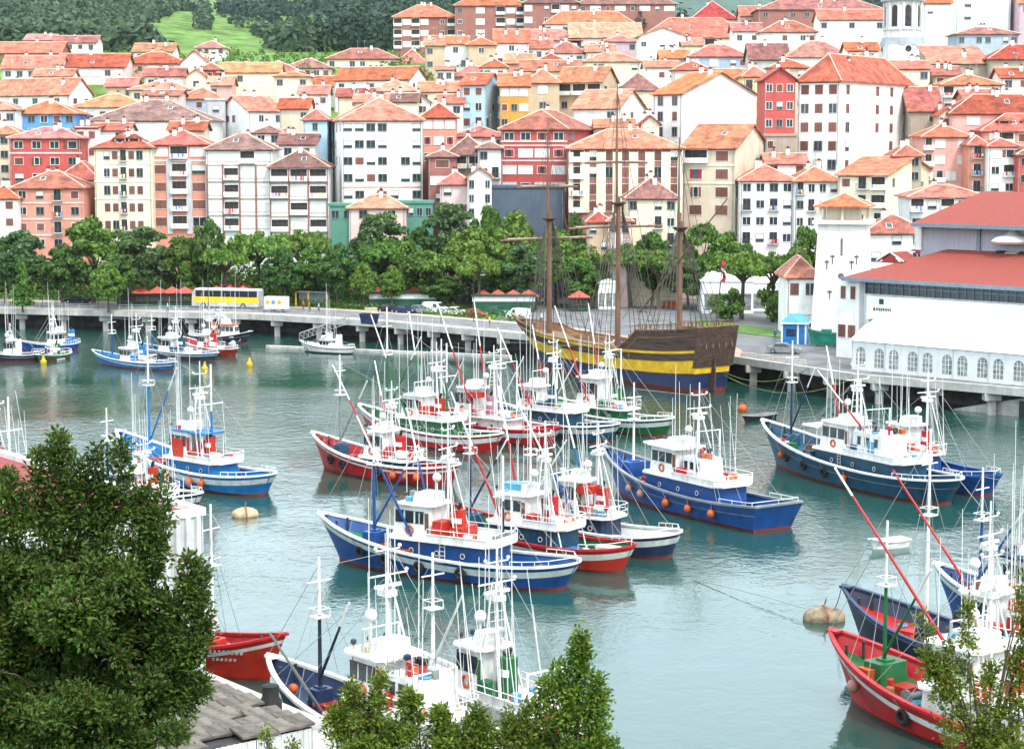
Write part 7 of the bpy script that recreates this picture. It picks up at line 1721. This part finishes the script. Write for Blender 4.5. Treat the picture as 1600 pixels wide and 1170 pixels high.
# grey slab-roofed shed
sc = at(488, 1133, 90); sd2 = empty('slab_roof_shed', (sc.x, sc.y, 2.8), math.atan2(EL.y, EL.x)); tag(sd2, 'low shed with a grey slab roof and white corrugated front at bottom left', 'shed')
shh = sc.z - 2.8; SLB = mat('grey_slab', (.125, .108, .092), .95, var=.4, scale=1.2, dirt=.5, bump=.5, objvar=.18)
for i in range(4): b = MB(); corr(b, Vector((0, 12 * (i + 1) / 4, 0)), Vector((0, 12 * i / 4, 0)), 0, shh - .1, .3, .05); b.build('wall_panel', panel, sd2)
for i in range(4): b = MB(); corr(b, Vector((12 * i / 4, 0, 0)), Vector((12 * (i + 1) / 4, 0, 0)), 0, shh - .1, .3, .05); b.build('wall_panel', panel, sd2)
sm_ = MB(); sm_.box(-.66, .66, -.5, .5, -.05, .06); sme = sm_.mesh('roof_slab'); sme.materials.append(SLB); rr = random.Random(2)
for i in range(11):
    for j in range(13):
        if rr.random() < .06: continue
        o = link('roof_slab', sme, sd2); o.location = (.5 + i * 1.12, .45 + j * .94, shh + .1 + rr.uniform(-.03, .10)); o.rotation_euler = (rr.uniform(-.05, .05), -.13 + rr.uniform(-.05, .05), rr.uniform(-.05, .05))
b = MB(); b.box(.05, 12, .05, 12, shh - .4, shh - .1); b.build('roof_deck', DKW, sd2)
# upturned red and white skiff on the near quay
dk = dinghy('red and white skiff on the near quay at the edge of the tree', (378, 1112), (300, 1128), 1.6, 'white', 'red', 'skiff'); q = at(340, 1120, 96); dk.location = (q.x, q.y, q.z - .3)
mb_ = MB(); q = at(423, 1094, 94); mb_.lathe([(.55, -2), (.55, 0), (.42, .2), (.42, .75), (.3, .8)], 14); o = mb_.build('chimney_pipe', BLACK, None, True); o.location = q; tag(o, 'black round vent pipe standing behind the slab roof', 'vent pipe')
# ------------------------------------------------------------------ foreground foliage
LF = leafm('front', (.018, .048, .008), (.11, .185, .03), red=.04, trans=.25); LF2 = leafm('front_bright', (.055, .10, .012), (.21, .30, .04), red=.06, trans=.3)
def leaves6(P, A, Nn, s, wd=.42):
    """folded leaves: two quads each; A along, Nn normal"""
    A = A / (np.linalg.norm(A, axis=1)[:, None] + 1e-9); Sx = np.cross(A, Nn); Sx /= np.linalg.norm(Sx, axis=1)[:, None] + 1e-9; N2 = np.cross(Sx, A); s = s[:, None]
    base, tip, midp = P, P + A * s, P + A * s * .5 - N2 * s * .08; l = P + A * s * .45 + Sx * s * wd * .5 + N2 * s * .06; r = P + A * s * .45 - Sx * s * wd * .5 + N2 * s * .06
    return np.concatenate([np.stack([base, midp, tip, l], 1), np.stack([base, r, tip, midp], 1)])
def foliage(root, tips, leaf, per, rad, size, name='crown', up=.5, seed=0):
    g = np.random.default_rng(seed); n = len(tips); T_ = np.repeat(tips, per, 0); m = len(T_)
    d = g.normal(0, 1, (m, 3)); d[:, 2] = d[:, 2] * .8 + up; d /= np.linalg.norm(d, axis=1)[:, None]
    P = T_ + d * (rad * g.uniform(.1, 1, (m, 1))); Nn = g.normal(0, .6, (m, 3)); Nn[:, 2] += .9; Nn[:, 1] -= .35
    V = leaves6(P, d + g.normal(0, .35, (m, 3)), Nn, size * g.uniform(.6, 1.25, m), .5); return link(name, quads_mesh(name, V, [leaf]), root)
def shoot_tips(g, base, top, w, n, pw=.8):
    t = g.uniform(0, 1, n) ** .9; c = base[None] * (1 - t[:, None]) + top[None] * t[:, None]; r = w * (1 - t) ** pw + .05; a = g.uniform(0, 2 * PI, n); q = np.sqrt(g.uniform(.05, 1, n)) * r
    return c + np.stack([q * np.cos(a), q * np.sin(a), g.normal(0, .05, n)], 1)
def vec(px, py, d): p = at(px, py, d); return np.array([p.x, p.y, p.z])
g = np.random.default_rng(91)
def fplant(name, label, cat, d, ells, shoots, leaf, per, rad, size, nper, seed, basepx):
    bx = vec(basepx[0], basepx[1], d); gzv = gz(bx[0], d); root = empty(name, (bx[0], d, gzv)); tag(root, label, cat); off = np.array([bx[0], d, gzv]); tips = []; k = d / FPX; br = MB()
    trunk_top = Vector((0, 0, 0))
    for (px, py, rx, rz_, dep, n) in ells:
        c = vec(px, py, d + dep); R3 = np.array([rx * k, rx * k * .9, rz_ * k]); nc = max(6, int(n / 11)); cc = c + sph(nc) * g.uniform(.55, 1.0, (nc, 1)) * R3
        for q in cc: m_ = int(g.uniform(10, 26)); tips.append(q + sph(m_) * g.uniform(.2, 1, (m_, 1)) * np.array([1, 1, .75]) * min(.42, .3 * R3.min() + .18) * g.uniform(.7, 1.3))
    for (px, py, x2, y2, w_, n, dep) in shoots:
        a_, t_ = vec(px, py, d + dep), vec(x2, y2, d + dep); tips.append(shoot_tips(g, a_, t_, w_ * k, int(n * 1.6))); br.tube([Vector(a_ - off), Vector(t_ - off)], .018, 5, .005)
    tips = np.concatenate(tips) - off
    mid = tips.mean(0); br.tube([(0, 0, -.5), Vector(mid) * .55 + Vector((0, 0, -.3)), Vector(mid)], .12 if d > 40 else .05, 8, .05 if d > 40 else .02)
    for q in tips[:: max(1, len(tips) // 40)]: br.tube([Vector(mid) * .8, Vector(mid) * .35 + Vector(q) * .62 + Vector((0, 0, -.1)), Vector(q)], .028, 4, .006)
    br.build('trunk', BARK, root, True); foliage(root, tips, leaf, per, rad, size, 'crown', .5, seed); return root
fplant('foreground_tree', 'large dark leafy evergreen tree filling the lower left corner', 'tree', 42,
       [(110, 1030, 180, 170, 0, 620), (70, 940, 95, 78, .3, 220), (158, 930, 80, 76, -.3, 220), (222, 1035, 58, 76, 0, 170), (200, 1120, 100, 80, -.5, 200), (20, 1090, 120, 120, -.4, 200), (258, 965, 32, 36, .2, 60), (0, 960, 80, 130, 0, 190), (120, 1120, 150, 90, -.8, 260), (110, 1000, 130, 130, .6, 520), (180, 980, 70, 80, .7, 220), (70, 1100, 130, 90, .6, 300), (210, 1060, 70, 80, .6, 200)],
       [(90, 820, 92, 684, 24, 36, .2), (60, 820, 62, 712, 16, 20, .3), (148, 830, 152, 702, 20, 30, 0), (188, 800, 190, 690, 18, 22, .1), (215, 860, 222, 765, 34, 28, 0), (15, 840, 12, 742, 34, 30, .1), (240, 900, 248, 800, 15, 20, -.2), (288, 970, 300, 872, 18, 24, 0), (295, 1070, 318, 965, 16, 20, .1), (275, 1050, 312, 1000, 20, 20, -.1), (262, 850, 248, 745, 10, 8, 0), (285, 1120, 318, 1060, 24, 24, 0), (310, 1010, 318, 886, 20, 26, .1), (122, 800, 118, 722, 18, 16, 0), (40, 850, 34, 770, 26, 20, 0), (170, 850, 174, 770, 26, 22, 0), (215, 900, 240, 800, 24, 22, .1), (120, 880, 100, 790, 26, 26, 0), (75, 890, 74, 790, 26, 26, .2), (155, 880, 150, 790, 24, 24, .1), (225, 930, 252, 850, 14, 18, 0)],
       LF, 26, .24, .135, 1, 5, (120, 1300))
fplant('foreground_shrub', 'upright bright green shrub with a pointed top at bottom centre', 'shrub', 36,
       [(890, 1178, 48, 28, 0, 50), (848, 1180, 34, 26, 0, 36), (926, 1165, 26, 36, 0, 34)], [(900, 1178, 908, 992, 34, 84, 0), (925, 1170, 938, 1062, 24, 34, 0), (858, 1170, 852, 1068, 24, 30, 0), (880, 1120, 872, 1040, 22, 24, .1)], LF2, 26, .17, .10, 1, 6, (890, 1400))
fplant('foreground_shrub', 'low spreading shrub with several leafy tips at bottom centre left', 'shrub', 36,
       [(600, 1175, 70, 40, 0, 90), (680, 1185, 70, 40, 0, 80), (750, 1180, 50, 40, 0, 60)], [(555, 1170, 550, 1072, 30, 40, 0), (592, 1165, 596, 1058, 26, 40, 0), (635, 1170, 640, 1086, 30, 40, 0), (690, 1175, 686, 1108, 26, 34, 0), (740, 1175, 748, 1112, 26, 34, 0), (528, 1175, 522, 1112, 22, 24, 0), (785, 1178, 800, 1120, 24, 26, 0), (820, 1178, 826, 1108, 20, 22, 0)], LF2, 24, .16, .10, 1, 7, (650, 1400))
fplant('foreground_shrub', 'loose leafy sprays of a shrub at the lower right corner', 'shrub', 36,
       [(1560, 1165, 34, 26, 0, 22)], [(1492, 1180, 1482, 1010, 22, 34, 0), (1518, 1170, 1512, 945, 12, 26, 0), (1545, 1175, 1548, 1040, 24, 30, 0), (1590, 1170, 1598, 905, 15, 30, 0), (1575, 1170, 1580, 1020, 16, 22, 0), (1450, 1060, 1446, 955, 10, 11, .1), (1470, 1100, 1460, 1020, 20, 20, 0), (1605, 1100, 1606, 960, 20, 24, 0)], LF2, 22, .15, .095, 1, 8, (1540, 1400))
fplant('foreground_sprig', 'small leafy sprig in front of the slab-roofed shed', 'sprig', 36, [], [(418, 1190, 417, 1142, 14, 12, 0), (456, 1190, 458, 1160, 12, 9, 0)], LF2, 12, .10, .08, 1, 9, (430, 1400))
# ------------------------------------------------------------------ air
hz = MB(); hz.box(-5200, 5200, -120, 7200, -5, 760); hzm = bpy.data.materials.new('air'); hzm.use_nodes = True; n_ = hzm.node_tree.nodes; n_.clear()
o_ = n_.new('ShaderNodeOutputMaterial'); v_ = n_.new('ShaderNodeVolumePrincipled'); v_.inputs['Color'].default_value = (.86, .93, 1, 1); v_.inputs['Density'].default_value = .000027; v_.inputs['Anisotropy'].default_value = .1
hzm.node_tree.links.new(v_.outputs[0], o_.inputs['Volume']); tag(hz.build('haze', hzm), kind='stuff')
